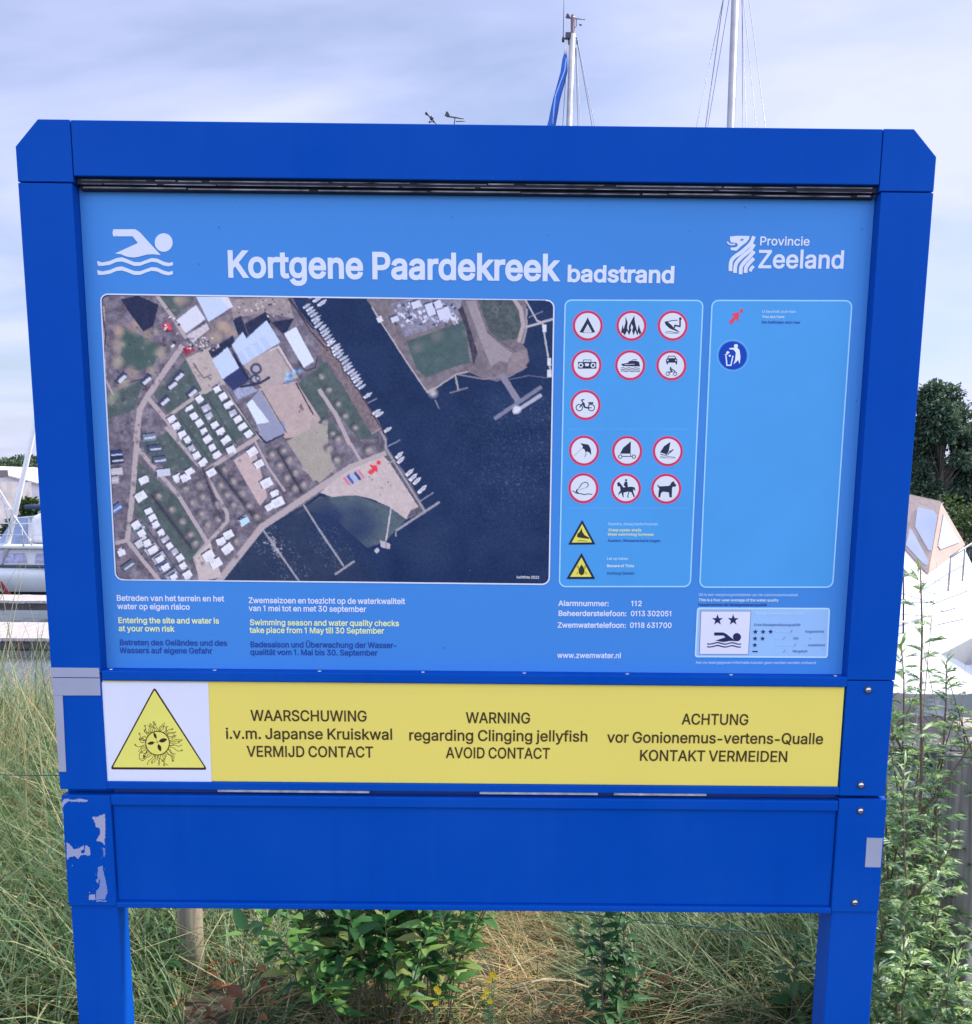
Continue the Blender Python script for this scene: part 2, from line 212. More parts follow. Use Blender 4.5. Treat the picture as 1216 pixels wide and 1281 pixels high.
# ------------------------------------------------------------------ lettering: outlines of a plain grotesque, 250 units to the cap height
GLYPHS = """,92/18 -59,33 35,67 35,41 -59|-223/166 120,166 92,56 92,56 120|.92/47 -2,41 -1,36 1,31 4,27 9,25 14,24 20,25 26,27 31,31 36,36 40,41 42,47 43,53 42,58 40,63 36,66 31,69 26,69 20,69 14,66 9,63 4,58 1,53 -1|/122/115 262,35 -38,7 -38,88 262|0223/111 -3,94 -2,78 3,64 12,52 23,42 38,34 56,28 76,25 99,23 125,25 150,28 174,34 194,42 212,52 226,64 238,78 247,94 252,111 253,129 252,145 247,159 238,171 226,181 212,189 194,195 174,198 150,199 125,198 99,195 76,189 56,181 38,171 23,159 12,145 3,129 -2/111 24,123 26,133 30,143 36,151 45,157 57,162 71,166 87,168 105,169 125,168 145,166 163,162 179,157 193,151 205,143 214,133 221,123 225,111 226,100 225,89 221,80 214,72 205,66 193,60 179,57 163,54 145,54 125,54 105,57 87,60 71,66 57,72 45,80 36,89 30,100 26|1160/74 0,74 207,22 178,22 206,78 250,104 250,104 0|2223/31 0,31 23,139 139,149 153,155 168,157 183,157 191,155 199,151 206,147 212,141 217,134 221,127 224,119 225,110 226,101 225,92 223,85 220,78 215,73 210,68 203,65 196,63 187,62 178,32 178,33 192,37 205,42 217,50 228,59 237,70 244,83 249,96 252,111 253,125 252,138 249,150 244,161 237,170 229,177 219,183 208,186 196,187 183,185 165,178 147,165 127,131 88,75 30,75 28,191 28,191 0|3223/107 -3,92 -2,78 0,65 5,53 11,43 19,34 28,28 39,24 51,21 65,54 65,55 57,58 49,62 43,68 37,74 33,89 27,107 24,117 25,127 27,135 30,143 34,149 39,155 46,159 53,161 62,162 71,161 80,159 88,155 96,150 104,143 110,135 115,125 119,113 121,77 122,77 147,141 220,141 222,34 222,34 250,183 250,183 226,104 137,104 142,121 143,137 140,152 136,164 129,174 120,182 109,188 98,192 85,193 71,192 57,188 44,182 32,174 22,164 13,152 6,138 1,123 -2|5223/109 -3,94 -2,81 1,69 5,58 12,48 20,41 30,35 40,31 52,29 64,60 64,61 57,64 50,68 44,78 33,93 27,109 24,118 25,127 28,136 32,143 37,149 44,154 51,158 60,160 69,161 80,160 90,158 100,154 109,149 117,143 123,135 129,126 133,117 135,107 136,90 134,75 129,63 121,33 124,47 250,180 250,180 222,74 222,66 148,80 156,95 162,113 164,124 163,134 161,144 158,154 153,162 147,170 140,176 132,182 123,186 114,189 103,191 92,192 80,191 65,187 50,181 37,173 25,163 16,152 7,139 1,124 -2|6223/111 -3,96 -2,82 1,70 7,59 15,49 25,42 37,36 50,32 64,31 80,32 92,35 104,39 117,46 132,67 167,124 250,158 250,74 128,71 128,77 137,86 145,96 151,109 154,130 153,143 150,155 145,166 138,174 129,182 118,187 106,190 92,191 77,190 62,186 48,181 36,173 24,163 15,152 7,140 1,126 -2/111 24,121 25,129 27,137 31,144 36,150 42,154 50,158 58,160 67,161 77,160 87,158 96,154 105,150 112,144 118,137 124,129 127,121 130,111 130,102 130,93 127,85 124,78 119,73 112,68 105,64 97,62 88,61 78,62 68,64 58,68 50,73 42,78 36,85 31,93 27,102 25|7223/48 0,159 220,159 222,31 222,31 250,192 250,192 220,81 0|8223/111 -3,95 -2,80 1,67 6,55 12,45 21,36 30,30 41,27 53,26 66,26 77,28 87,32 96,37 104,43 112,50 118,57 124,66 128,75 130,75 131,64 135,54 142,46 151,39 162,36 174,35 187,36 199,39 211,44 221,52 230,61 238,72 245,84 250,97 252,111 253,125 252,138 250,150 245,161 238,170 230,178 221,183 211,186 199,188 187,186 174,183 162,177 151,168 142,159 135,148 131,148 130,157 128,165 124,173 118,180 112,185 104,190 96,194 87,196 77,197 66,196 53,192 41,186 30,178 21,168 12,156 6,142 1,127 -2/122 25,131 27,140 30,147 34,154 39,159 45,162 52,165 60,165 68,165 77,162 85,158 93,153 99,147 105,139 109,130 113,121 115,111 116,101 115,92 113,83 109,76 105,69 99,64 93,60 85,57 77,57 68,57 60,60 52,63 45,68 39,75 34,82 30,91 27,101 25/120 143,128 145,135 148,141 152,146 157,151 162,154 169,156 177,157 185,156 193,154 200,151 206,147 212,142 217,135 221,128 224,111 226,102 225,94 224,87 221,81 217,75 212,71 206,68 200,66 193,65 185,66 177,68 169,71 162,75 157,81 152,87 148,95 145,103 143|:92/47 -2,41 -1,36 1,31 4,27 9,25 14,24 20,25 26,27 31,31 36,36 40,41 42,47 43,53 42,58 40,63 36,66 31,69 26,69 20,69 14,66 9,63 4,58 1,53 -1/47 133,41 134,36 136,31 140,27 144,25 150,24 155,25 161,27 167,31 171,36 175,41 177,47 178,53 177,58 175,63 171,66 167,69 161,69 155,69 150,66 144,63 140,58 136,53 134|A236/8 0,99 250,136 250,228 0,194 0,125 198,114 235,120 235,94 149,42 0/54 70,54 98,182 98,182 70|B224/30 0,30 250,118 250,135 249,149 246,162 241,172 234,181 227,187 217,192 207,195 196,196 184,195 174,193 165,190 157,181 145,169 137,155 131,155 129,163 128,171 125,178 121,186 115,192 108,198 100,202 90,205 79,205 67,204 55,201 43,197 33,190 23,181 15,169 9,156 4,140 1,121 0/61 28,120 28,138 29,152 33,162 39,169 47,173 57,175 67,174 75,172 83,168 90,163 97,157 102,150 107,142 111,132 113,61 113/61 140,126 141,134 143,142 146,148 150,154 155,159 160,162 167,164 175,165 183,164 193,160 203,154 211,145 217,133 221,118 222,61 222|C251/131 -3,111 -2,91 4,74 12,58 24,45 39,34 57,26 77,21 100,20 125,21 150,26 173,34 193,45 211,58 226,74 238,91 246,111 252,131 253,144 253,156 251,167 248,178 244,188 238,198 232,206 224,214 215,220 206,225 195,230 184,232 171,201 171,195 187,187 200,176 210,162 218,147 223,131 224,117 223,103 219,90 212,79 204,69 192,61 179,56 163,52 145,51 125,52 105,56 87,61 71,69 58,79 46,90 38,103 31,117 27,131 26,147 28,162 32,176 40,187 50,195 63,201 79,232 79,230 67,226 55,220 45,214 35,206 26,198 19,188 12,178 7,167 2,156 -1,144 -3|D247/108 0,47 0,47 28,106 28,125 29,142 33,156 40,168 49,179 60,186 73,192 89,195 106,196 126,195 145,192 162,186 177,179 190,169 202,157 210,143 217,127 221,109 222,46 222,46 250,111 250,134 248,155 243,173 235,189 224,202 209,213 192,221 172,225 150,227 126,225 101,221 78,213 58,202 41,189 27,172 15,153 7,132 2/61 250,61 0,30 0,30 250|E206/30 0,30 250,183 250,183 222,61 222,61 140,175 140,175 112,61 112,61 28,184 28,184 0|G256/132 -3,111 -2,91 4,73 12,58 24,45 39,34 57,26 77,21 100,20 125,21 150,26 173,34 193,45 211,58 226,73 238,91 246,110 252,130 253,143 253,155 251,167 247,178 243,189 237,198 231,207 223,214 214,221 205,226 194,230 183,233 171,201 171,194 186,186 199,175 210,162 218,147 222,130 224,116 223,103 219,90 213,79 204,69 192,61 179,56 163,52 145,51 125,52 105,56 87,61 71,69 58,79 46,91 38,103 31,117 27,132 26,146 27,158 30,169 35,179 42,188 50,195 61,200 72,203 85,204 99,213 98,139 98,139 126,235 126,235 98,233 79,229 61,222 45,212 31,199 19,185 9,169 2,151 -2|H254/30 0,30 250,61 250,61 142,193 142,193 250,224 250,224 0,193 0,193 114,61 114,61 0|I93/32 0,32 250,61 250,61 0|J195/91 -3,70 -1,52 5,37 16,26 31,19 49,16 71,16 85,48 85,48 71,49 57,53 46,60 36,68 30,79 26,91 24,103 26,113 30,122 36,128 46,132 57,134 71,134 250,165 250,165 71,163 49,156 31,145 16,129 5,112 -1|K229/51 71,51 106,104 169,179 250,220 250,114 136,112 136/30 0,30 250,61 250,61 0/183 0,92 127,112 152,220 0|L193/30 0,30 250,61 250,61 28,178 28,178 0|M309/30 0,30 250,74 250,158 24,151 24,173 92,234 250,279 250,279 0,248 0,249 225,252 225,224 143,168 0,141 0,55 225,58 225,60 143,60 0|N257/30 0,30 250,67 250,190 52,203 27,199 26,196 96,196 250,228 250,228 0,190 0,53 222,59 223,61 143,61 0|O262/131 -3,111 -2,91 4,74 12,58 24,45 39,34 57,26 77,21 100,20 125,21 150,26 173,34 193,45 211,58 226,74 238,91 246,111 252,131 253,152 252,171 246,189 238,204 226,217 211,228 193,236 173,241 150,242 125,241 100,236 77,228 57,217 39,204 24,189 12,171 4,152 -2/131 26,146 27,159 31,172 37,183 46,193 57,201 71,207 87,210 105,211 125,210 145,207 163,201 179,193 193,183 204,172 213,159 219,146 223,131 224,117 223,103 219,91 213,79 204,70 193,62 179,56 163,52 145,51 125,52 105,56 87,62 71,70 57,79 46,91 37,103 31,117 27|P218/30 0,30 250,116 250,134 249,150 245,163 240,175 232,184 222,192 211,197 199,200 185,201 171,200 156,197 143,192 130,184 119,175 110,163 102,150 96,134 92,116 91,54 91,54 119,114 119,127 120,137 122,146 126,153 131,159 137,164 144,167 152,169 161,169 171,169 180,167 189,164 197,159 204,153 211,146 216,137 219,126 221,61 222,61 0|Q262/120 78,154 78,230 -23,197 -23/131 -3,111 -2,91 4,74 12,58 24,45 39,34 57,26 77,21 100,20 125,21 150,26 173,34 193,45 211,58 226,74 238,91 246,111 252,131 253,152 252,171 246,189 238,204 226,217 211,228 193,236 173,241 150,242 125,241 100,236 77,228 57,217 39,204 24,189 12,171 4,152 -2/131 26,146 27,159 31,172 37,183 46,193 57,201 71,207 87,210 105,211 125,210 145,207 163,201 179,193 193,183 204,172 213,159 219,146 223,131 224,117 223,103 219,91 213,79 204,70 193,62 179,56 163,52 145,51 125,52 105,56 87,62 71,70 57,79 46,91 37,103 31,117 27|R221/30 0,30 250,116 250,134 249,150 246,164 240,175 233,185 224,192 213,197 201,200 187,201 173,200 159,197 145,192 133,185 123,175 114,164 107,150 101,134 98,116 97,47 97,47 125,127 126,137 128,146 131,154 136,160 141,164 148,167 155,169 164,170 173,169 183,167 191,164 199,160 206,154 211,146 216,137 219,127 221,61 222,61 0/173 0,113 113,149 113,210 0|S219/110 -4,93 -3,77 0,63 5,50 11,40 20,31 30,25 41,21 53,19 67,51 67,53 58,56 50,61 43,67 37,74 33,82 29,100 25,121 25,131 27,141 30,149 34,156 39,162 45,166 52,169 60,170 68,169 76,167 82,163 88,152 97,129 107,90 118,71 124,55 132,42 142,33 154,27 167,26 183,27 197,31 209,37 220,45 230,56 238,68 245,81 249,96 252,112 253,127 252,142 249,155 245,167 238,177 230,185 220,191 210,195 198,197 186,166 186,163 197,157 207,148 215,137 221,125 224,111 225,100 225,91 223,82 220,75 216,68 211,63 206,60 199,57 192,57 185,57 177,60 170,64 164,76 155,104 144,153 130,169 122,183 111,189 105,194 97,198 89,200 79,201 68,199 55,196 43,190 31,182 21,171 12,159 5,144 0,128 -3|T220/16 222,16 250,205 250,205 222,126 222,126 0,95 0,95 222|U254/127 -4,108 -3,91 1,76 8,62 16,51 27,42 39,35 53,31 69,30 85,30 250,61 250,61 88,62 76,65 65,69 56,75 47,83 39,92 33,102 29,114 26,127 25,140 26,152 29,163 33,172 39,179 47,185 56,189 65,192 76,193 88,193 250,225 250,225 85,223 69,219 53,213 39,203 27,192 16,179 8,163 1,146 -3|V236/100 0,8 250,41 250,111 52,122 15,115 15,142 101,194 250,228 250,137 0|W337/76 0,8 250,40 250,97 19,93 19,110 96,151 250,187 250,244 19,240 19,257 96,296 250,329 250,261 0,224 0,173 192,165 233,172 233,159 170,113 0|Y232/100 0,100 102,8 250,45 250,109 144,123 113,110 113,123 144,138 169,187 250,224 250,132 102,132 0|Z215/20 0,20 23,167 234,171 223,110 222,20 222,20 250,195 250,195 227,48 16,44 27,105 28,196 28,196 0|a191/79 -4,67 -3,56 -1,46 2,37 8,30 14,23 22,19 31,16 41,15 53,16 63,18 72,21 79,26 85,32 91,45 98,70 105,126 114,133 118,135 121,135 134,131 146,128 151,123 155,112 161,96 163,80 161,67 155,58 148,51 139,49 135,20 143,25 154,31 163,39 170,47 176,56 181,75 187,95 189,117 186,133 181,140 177,147 172,153 165,158 157,162 148,165 137,165 123,165 0,136 0,136 26,134 26,124 12,113 4,98 -2/94 23,104 25,112 29,119 34,125 39,129 46,133 53,135 60,135 93,119 87,72 80,60 75,51 68,48 64,46 58,46 45,47 40,54 32,64 26,77 23|b209/113 -4,102 -3,93 -1,85 2,72 10,58 29,55 29,55 0,26 0,26 250,56 250,56 157,58 157,72 175,84 183,92 186,102 188,113 189,128 188,141 184,154 177,165 168,174 157,182 144,187 129,191 112,192 93,191 74,187 57,182 42,174 28,165 17,154 8,141 1,128 -3/108 23,119 24,129 27,137 32,145 39,151 47,155 57,159 68,161 80,161 93,161 106,159 118,155 128,151 138,145 146,137 153,129 158,119 161,108 162,97 161,88 158,79 153,72 147,66 139,61 129,58 118,56 106,55 93,56 80,58 68,61 57,66 47,72 39,79 32,88 27,97 24|c194/102 -4,86 -3,71 1,57 8,46 17,36 28,28 42,22 57,18 74,17 92,18 111,22 128,28 143,36 156,46 168,57 177,71 184,86 188,102 189,119 187,136 183,150 175,162 164,171 151,178 136,149 129,143 142,133 153,119 160,102 162,90 161,80 158,71 152,64 145,58 137,53 127,50 116,48 104,47 92,48 80,50 69,53 58,58 48,64 39,71 32,80 27,90 24,108 23,124 27,137 36,146 48,149 58,178 50,172 35,163 21,151 10,136 3,120 -2|d209/96 -4,81 -3,67 1,55 8,44 17,34 28,27 42,21 57,18 74,17 93,18 112,21 129,27 144,35 157,44 168,55 177,67 184,81 188,96 189,107 188,116 186,124 183,137 175,151 157,153 157,153 250,183 250,183 0,154 0,154 29,151 29,141 15,131 6,124 2,116 -1,107 -3/101 23,111 24,121 27,129 32,137 39,142 47,147 57,151 68,153 80,153 93,153 106,151 118,147 129,143 139,137 147,129 153,121 158,111 161,101 162,89 161,80 158,71 153,64 146,58 138,53 128,50 118,48 106,47 93,48 80,50 68,53 57,58 47,64 39,71 32,80 27,90 24|e198/104 -4,87 -3,71 1,57 8,45 17,35 28,27 42,21 57,18 74,17 92,18 110,21 127,27 142,35 156,45 167,57 177,70 183,85 188,101 189,121 187,131 184,140 180,149 174,157 168,164 159,170 150,176 139,179 126,182 111,182 83,37 83,37 109,166 109,152 99,152 111,150 122,146 132,142 141,136 148,129 154,121 159,111 161,101 162,90 161,80 159,72 154,65 148,58 141,54 132,50 123,48 114,47 87,48 74,50 62,54 52,60 43,66 36,74 30,83 26,93 23,112 23,125 26,136 32,144 40,150 52,179 45,176 35,171 27,165 19,157 13,149 7,139 2,128 -1,117 -3|f125/112 186,112 161,3 161,3 186/40 0,40 212,40 222,43 231,47 239,52 245,59 251,66 255,75 258,83 260,104 260,119 256,112 230,96 233,87 232,81 230,76 226,72 221,70 214,70 206,70 0|g209/102 -74,89 -73,77 -72,66 -69,56 -65,48 -60,34 -48,25 -34,50 -20,60 -32,70 -40,83 -46,102 -48,116 -47,128 -43,139 -37,147 -28,151 -17,153 -3,153 34,151 34,141 20,131 12,124 8,116 5,107 3,96 2,81 4,68 7,55 13,44 21,35 32,27 44,21 59,18 75,17 94,18 112,21 129,27 144,35 157,44 168,55 177,68 184,81 188,96 189,107 188,117 186,125 183,137 175,151 157,154 157,154 186,183 186,183 -4,182 -20,178 -33,172 -44,164 -54,154 -61,143 -67,130 -71,116 -73/101 29,111 30,121 33,130 37,137 43,143 50,147 59,151 70,153 82,154 95,153 107,151 119,147 130,143 139,137 147,130 153,121 158,112 161,101 162,90 161,80 158,71 153,64 146,58 138,53 129,50 118,48 107,47 95,48 82,50 71,53 60,58 51,64 43,71 37,80 33,90 30|h202/56 111,56 0,26 0,26 250,56 250,56 141,50 141,57 157,65 169,75 178,86 184,98 188,112 189,124 188,135 185,145 181,154 175,161 167,167 158,172 146,175 133,176 118,176 0,145 0,145 116,144 129,140 140,134 150,126 156,115 160,103 162,95 161,86 159,79 156,72 151,67 146,62 139,59 131,57 122|i82/26 0,26 186,56 186,56 0/41 218,36 218,31 220,26 223,23 228,21 232,20 237,21 243,23 247,26 252,31 255,36 257,41 257,47 257,52 255,56 252,59 247,61 243,62 237,61 232,59 228,56 223,52 220,47 218|j82/26 186,56 186,55 -26,53 -36,50 -44,45 -52,39 -58,32 -64,23 -67,13 -69,-5 -70,-5 -43,9 -42,15 -39,20 -35,23 -30,25 -23,26 -14/41 218,36 218,31 220,26 223,23 228,21 232,20 237,21 243,23 247,26 252,31 255,36 257,41 257,46 257,51 255,56 252,59 247,61 243,62 237,61 232,59 228,56 223,51 220,46 218|k187/54 67,54 104,59 104,140 186,177 186,90 98,87 98/26 0,26 250,56 250,56 0/144 0,73 91,94 112,183 0|l85/28 0,28 258,56 258,56 0|m300/26 0,26 186,55 186,55 145,53 145,56 155,60 163,65 170,77 181,92 188,108 190,121 188,132 184,141 177,149 168,154 157,158 145,154 145,156 154,160 162,166 169,172 175,179 180,187 184,196 187,205 189,215 190,225 189,235 187,244 183,253 177,260 170,266 161,270 151,273 139,274 125,274 0,244 0,244 125,242 137,239 147,232 154,224 159,215 161,206 162,198 162,190 160,184 157,178 153,173 148,170 143,167 136,165 121,165 0,135 0,135 128,134 137,130 146,124 153,117 158,108 161,98 162,84 160,77 157,71 153,66 148,62 142,59 135,57 126,56 0|n201/56 111,56 0,26 0,26 186,55 186,55 141,50 141,57 157,65 169,75 178,86 184,98 188,112 189,124 188,135 185,145 181,154 175,161 167,167 158,172 146,175 133,176 118,176 0,145 0,145 116,144 129,140 140,134 150,126 156,115 160,103 162,95 161,86 159,79 156,72 151,67 146,62 139,59 131,57 122|o204/102 -4,86 -3,71 1,57 8,46 17,36 28,28 42,22 57,18 74,17 92,18 111,22 128,28 143,36 156,46 168,57 177,71 184,86 188,102 189,118 188,133 184,147 177,159 168,169 156,177 143,183 128,186 111,187 92,186 74,183 57,177 42,169 28,159 17,147 8,133 1,118 -3/102 23,114 24,124 27,133 32,140 39,146 48,151 58,154 69,156 80,157 92,156 104,154 116,151 127,146 137,140 145,133 152,124 158,114 161,102 162,90 161,80 158,71 152,64 145,58 137,53 127,50 116,48 104,47 92,48 80,50 69,53 58,58 48,64 39,71 32,80 27,90 24|p209/26 -70,26 186,55 186,55 157,58 157,67 170,78 179,84 183,92 186,102 188,113 189,128 188,141 184,154 177,165 168,174 157,182 144,187 129,191 112,192 93,191 74,187 57,182 42,174 28,165 17,154 8,141 1,128 -3,113 -4,102 -3,93 -1,85 2,72 10,58 29,56 29,56 -70/108 23,119 24,129 27,137 32,145 39,151 47,155 57,159 68,161 80,161 93,161 106,159 118,155 128,151 138,145 146,137 153,129 158,119 161,108 162,97 161,88 158,79 153,72 147,66 139,61 129,58 118,56 106,55 93,56 80,58 68,61 57,66 47,72 39,79 32,88 27,97 24|q209/183 -70,153 -70,153 29,151 29,141 15,131 6,124 2,116 -1,107 -3,96 -4,81 -3,67 1,55 8,44 17,34 28,27 42,21 57,18 74,17 93,18 112,21 129,27 144,35 157,44 168,55 177,67 184,81 188,96 189,107 188,116 186,124 183,137 175,151 157,154 157,154 186,183 186/101 23,111 24,121 27,129 32,137 39,142 47,147 57,151 68,153 80,153 93,153 106,151 118,147 129,143 139,137 147,129 153,121 158,111 161,101 162,89 161,80 158,71 153,64 146,58 138,53 128,50 118,48 106,47 93,48 80,50 68,53 57,58 47,64 39,71 32,80 27,90 24|r127/26 0,26 186,55 186,55 158,57 158,61 167,67 174,75 180,84 185,94 188,120 189,120 158,102 160,93 159,85 158,78 155,72 150,66 145,62 139,59 132,57 125,56 116,56 0|s179/89 -4,77 -3,66 -1,55 2,46 6,37 12,30 19,25 27,20 36,17 46,46 52,49 43,54 35,61 30,69 26,78 23,89 22,101 23,112 26,120 31,127 37,130 43,132 51,131 57,129 62,125 67,119 71,113 74,73 84,58 88,45 95,35 102,29 111,24 122,23 135,24 145,27 154,32 163,39 170,47 177,57 182,67 186,79 188,92 189,104 188,115 186,125 183,133 179,141 173,147 167,152 159,159 142,132 136,129 143,125 149,119 155,112 160,103 163,92 163,82 163,72 160,64 156,58 150,55 144,53 136,54 130,57 124,61 120,67 116,84 110,113 103,128 98,141 92,151 84,157 75,161 64,163 52,162 42,159 32,154 23,147 15,138 9,128 3,116 -1,103 -3|t112/100 186,100 161,3 161,3 186/32 232,62 232,62 41,64 35,67 30,71 27,77 25,99 26,105 1,83 -2,68 -1,55 4,45 10,38 20,33 32,32 46|u202/90 -3,78 -2,67 1,56 5,48 11,40 19,34 29,29 40,27 53,26 68,26 186,56 186,56 71,57 57,61 46,67 37,76 30,86 26,98 25,107 25,115 27,122 30,129 35,135 41,139 48,143 56,145 65,145 75,145 186,176 186,176 0,146 0,146 45,151 45,144 29,136 17,126 8,115 2,103 -1|v191/80 0,9 186,41 186,89 54,101 10,90 10,110 76,150 186,183 186,111 0|w279/68 0,11 186,43 186,79 53,86 20,81 20,101 105,124 186,156 186,194 37,198 20,192 20,213 105,236 186,268 186,211 0,181 0,136 166,143 166,122 84,98 0|x186/10 0,84 107,84 84,14 186,49 186,102 101,86 101,115 150,138 186,173 186,103 83,103 105,176 0,141 0,85 89,101 89,73 42,45 0|y191/23 -68,30 -42,46 -44,56 -42,64 -36,71 -25,80 -1,9 186,41 186,89 54,101 10,90 10,110 76,150 186,183 186,96 -38,87 -53,75 -63,61 -69,36 -71|z187/20 0,20 22,125 157,125 159,23 159,23 186,163 186,163 163,62 30,62 28,166 28,166 0|Ü254/127 -4,108 -3,91 1,76 8,62 16,51 27,42 39,35 53,31 69,30 85,30 250,61 250,61 88,62 76,65 65,69 56,75 47,83 39,92 33,102 29,114 26,127 25,140 26,152 29,163 33,172 39,179 47,185 56,189 65,192 76,193 88,193 250,225 250,225 85,223 69,219 53,213 39,203 27,192 16,179 8,163 1,146 -3/163 281,157 282,153 284,148 287,145 291,143 296,143 301,143 306,145 311,148 315,153 318,157 320,163 321,168 320,172 318,177 315,180 311,182 306,182 301,182 296,180 291,177 287,172 284,168 282/92 281,87 282,82 284,78 287,75 291,73 296,72 301,73 306,75 311,78 315,82 318,87 320,92 321,97 320,102 318,106 315,109 311,111 306,112 301,111 296,109 291,106 287,102 284,97 282|ä191/79 -4,67 -3,56 -1,46 2,37 8,30 14,23 22,19 31,16 41,15 53,16 63,18 72,21 79,26 85,32 91,45 98,70 105,126 114,133 118,135 121,135 134,131 146,128 151,123 155,112 161,96 163,80 161,67 155,58 148,51 139,49 135,20 143,25 154,31 163,39 170,47 176,56 181,75 187,95 189,117 186,133 181,140 177,147 172,153 165,158 157,162 148,165 137,165 123,165 0,136 0,136 26,134 26,124 12,113 4,98 -2/94 23,104 25,112 29,119 34,125 39,129 46,133 53,135 60,135 93,119 87,72 80,60 75,51 68,48 64,46 58,46 45,47 40,54 32,64 26,77 23/128 218,123 218,118 220,114 223,111 228,109 232,108 237,109 243,111 247,114 251,118 255,123 257,128 257,134 257,138 255,142 251,146 247,148 243,148 237,148 232,146 228,142 223,138 220,134 218/58 218,52 218,48 220,44 223,40 228,38 232,38 237,38 243,40 247,44 251,48 255,52 257,58 257,63 257,68 255,72 251,75 247,77 243,78 237,77 232,75 228,72 223,68 220,63 218"""
FONT = {}
for e in GLYPHS.split('|'):
    p = e[1:].split('/'); FONT[e[0]] = (int(p[0]), [[tuple(map(int, q.split())) for q in c.split(',')] for c in p[1:]])
FONT['-'] = (FONT['-'][0]-46, [[(x-23, y-18) for x, y in c] for c in FONT['-'][1]])
GC = {}
def glyph(ch, bold):
    if (ch, bold) in GC: return GC[ch, bold]
    a, cs = FONT[ch]; P = []; E = []; loops = []
    for c in cs:
        n = len(c); o = []
        for i in range(n):
            p0, p1, p2 = Vector(c[i-1]), Vector(c[i]), Vector(c[(i+1) % n])
            n1 = (p1-p0).normalized(); n2 = (p2-p1).normalized(); nn = Vector((-n1.y-n2.y, n1.x+n2.x))
            k = max(.35, nn.length_squared/2) if nn.length > 1e-6 else 1
            o.append(p1+nn*(bold/(2*k)*1.0) if nn.length > 1e-6 else p1)
        b = len(P); P += o; E += [(b+i, b+(i+1) % n) for i in range(n)]; loops.append(o)
    V, _, T = delaunay_2d_cdt(P, E, [], 0, 1e-4)[:3]
    keep = []
    for t in T:
        x = sum(V[i].x for i in t)/3; y = sum(V[i].y for i in t)/3; w = 0
        for L in loops:
            for i in range(len(L)):
                a_, b_ = L[i-1], L[i]
                if a_.y <= y < b_.y and (b_.x-a_.x)*(y-a_.y)-(x-a_.x)*(b_.y-a_.y) > 0: w += 1
                elif b_.y <= y < a_.y and (b_.x-a_.x)*(y-a_.y)-(x-a_.x)*(b_.y-a_.y) < 0: w -= 1
        if w: keep.append(tuple(t))
    GC[ch, bold] = ([(v.x, v.y) for v in V], keep)
    return GC[ch, bold]

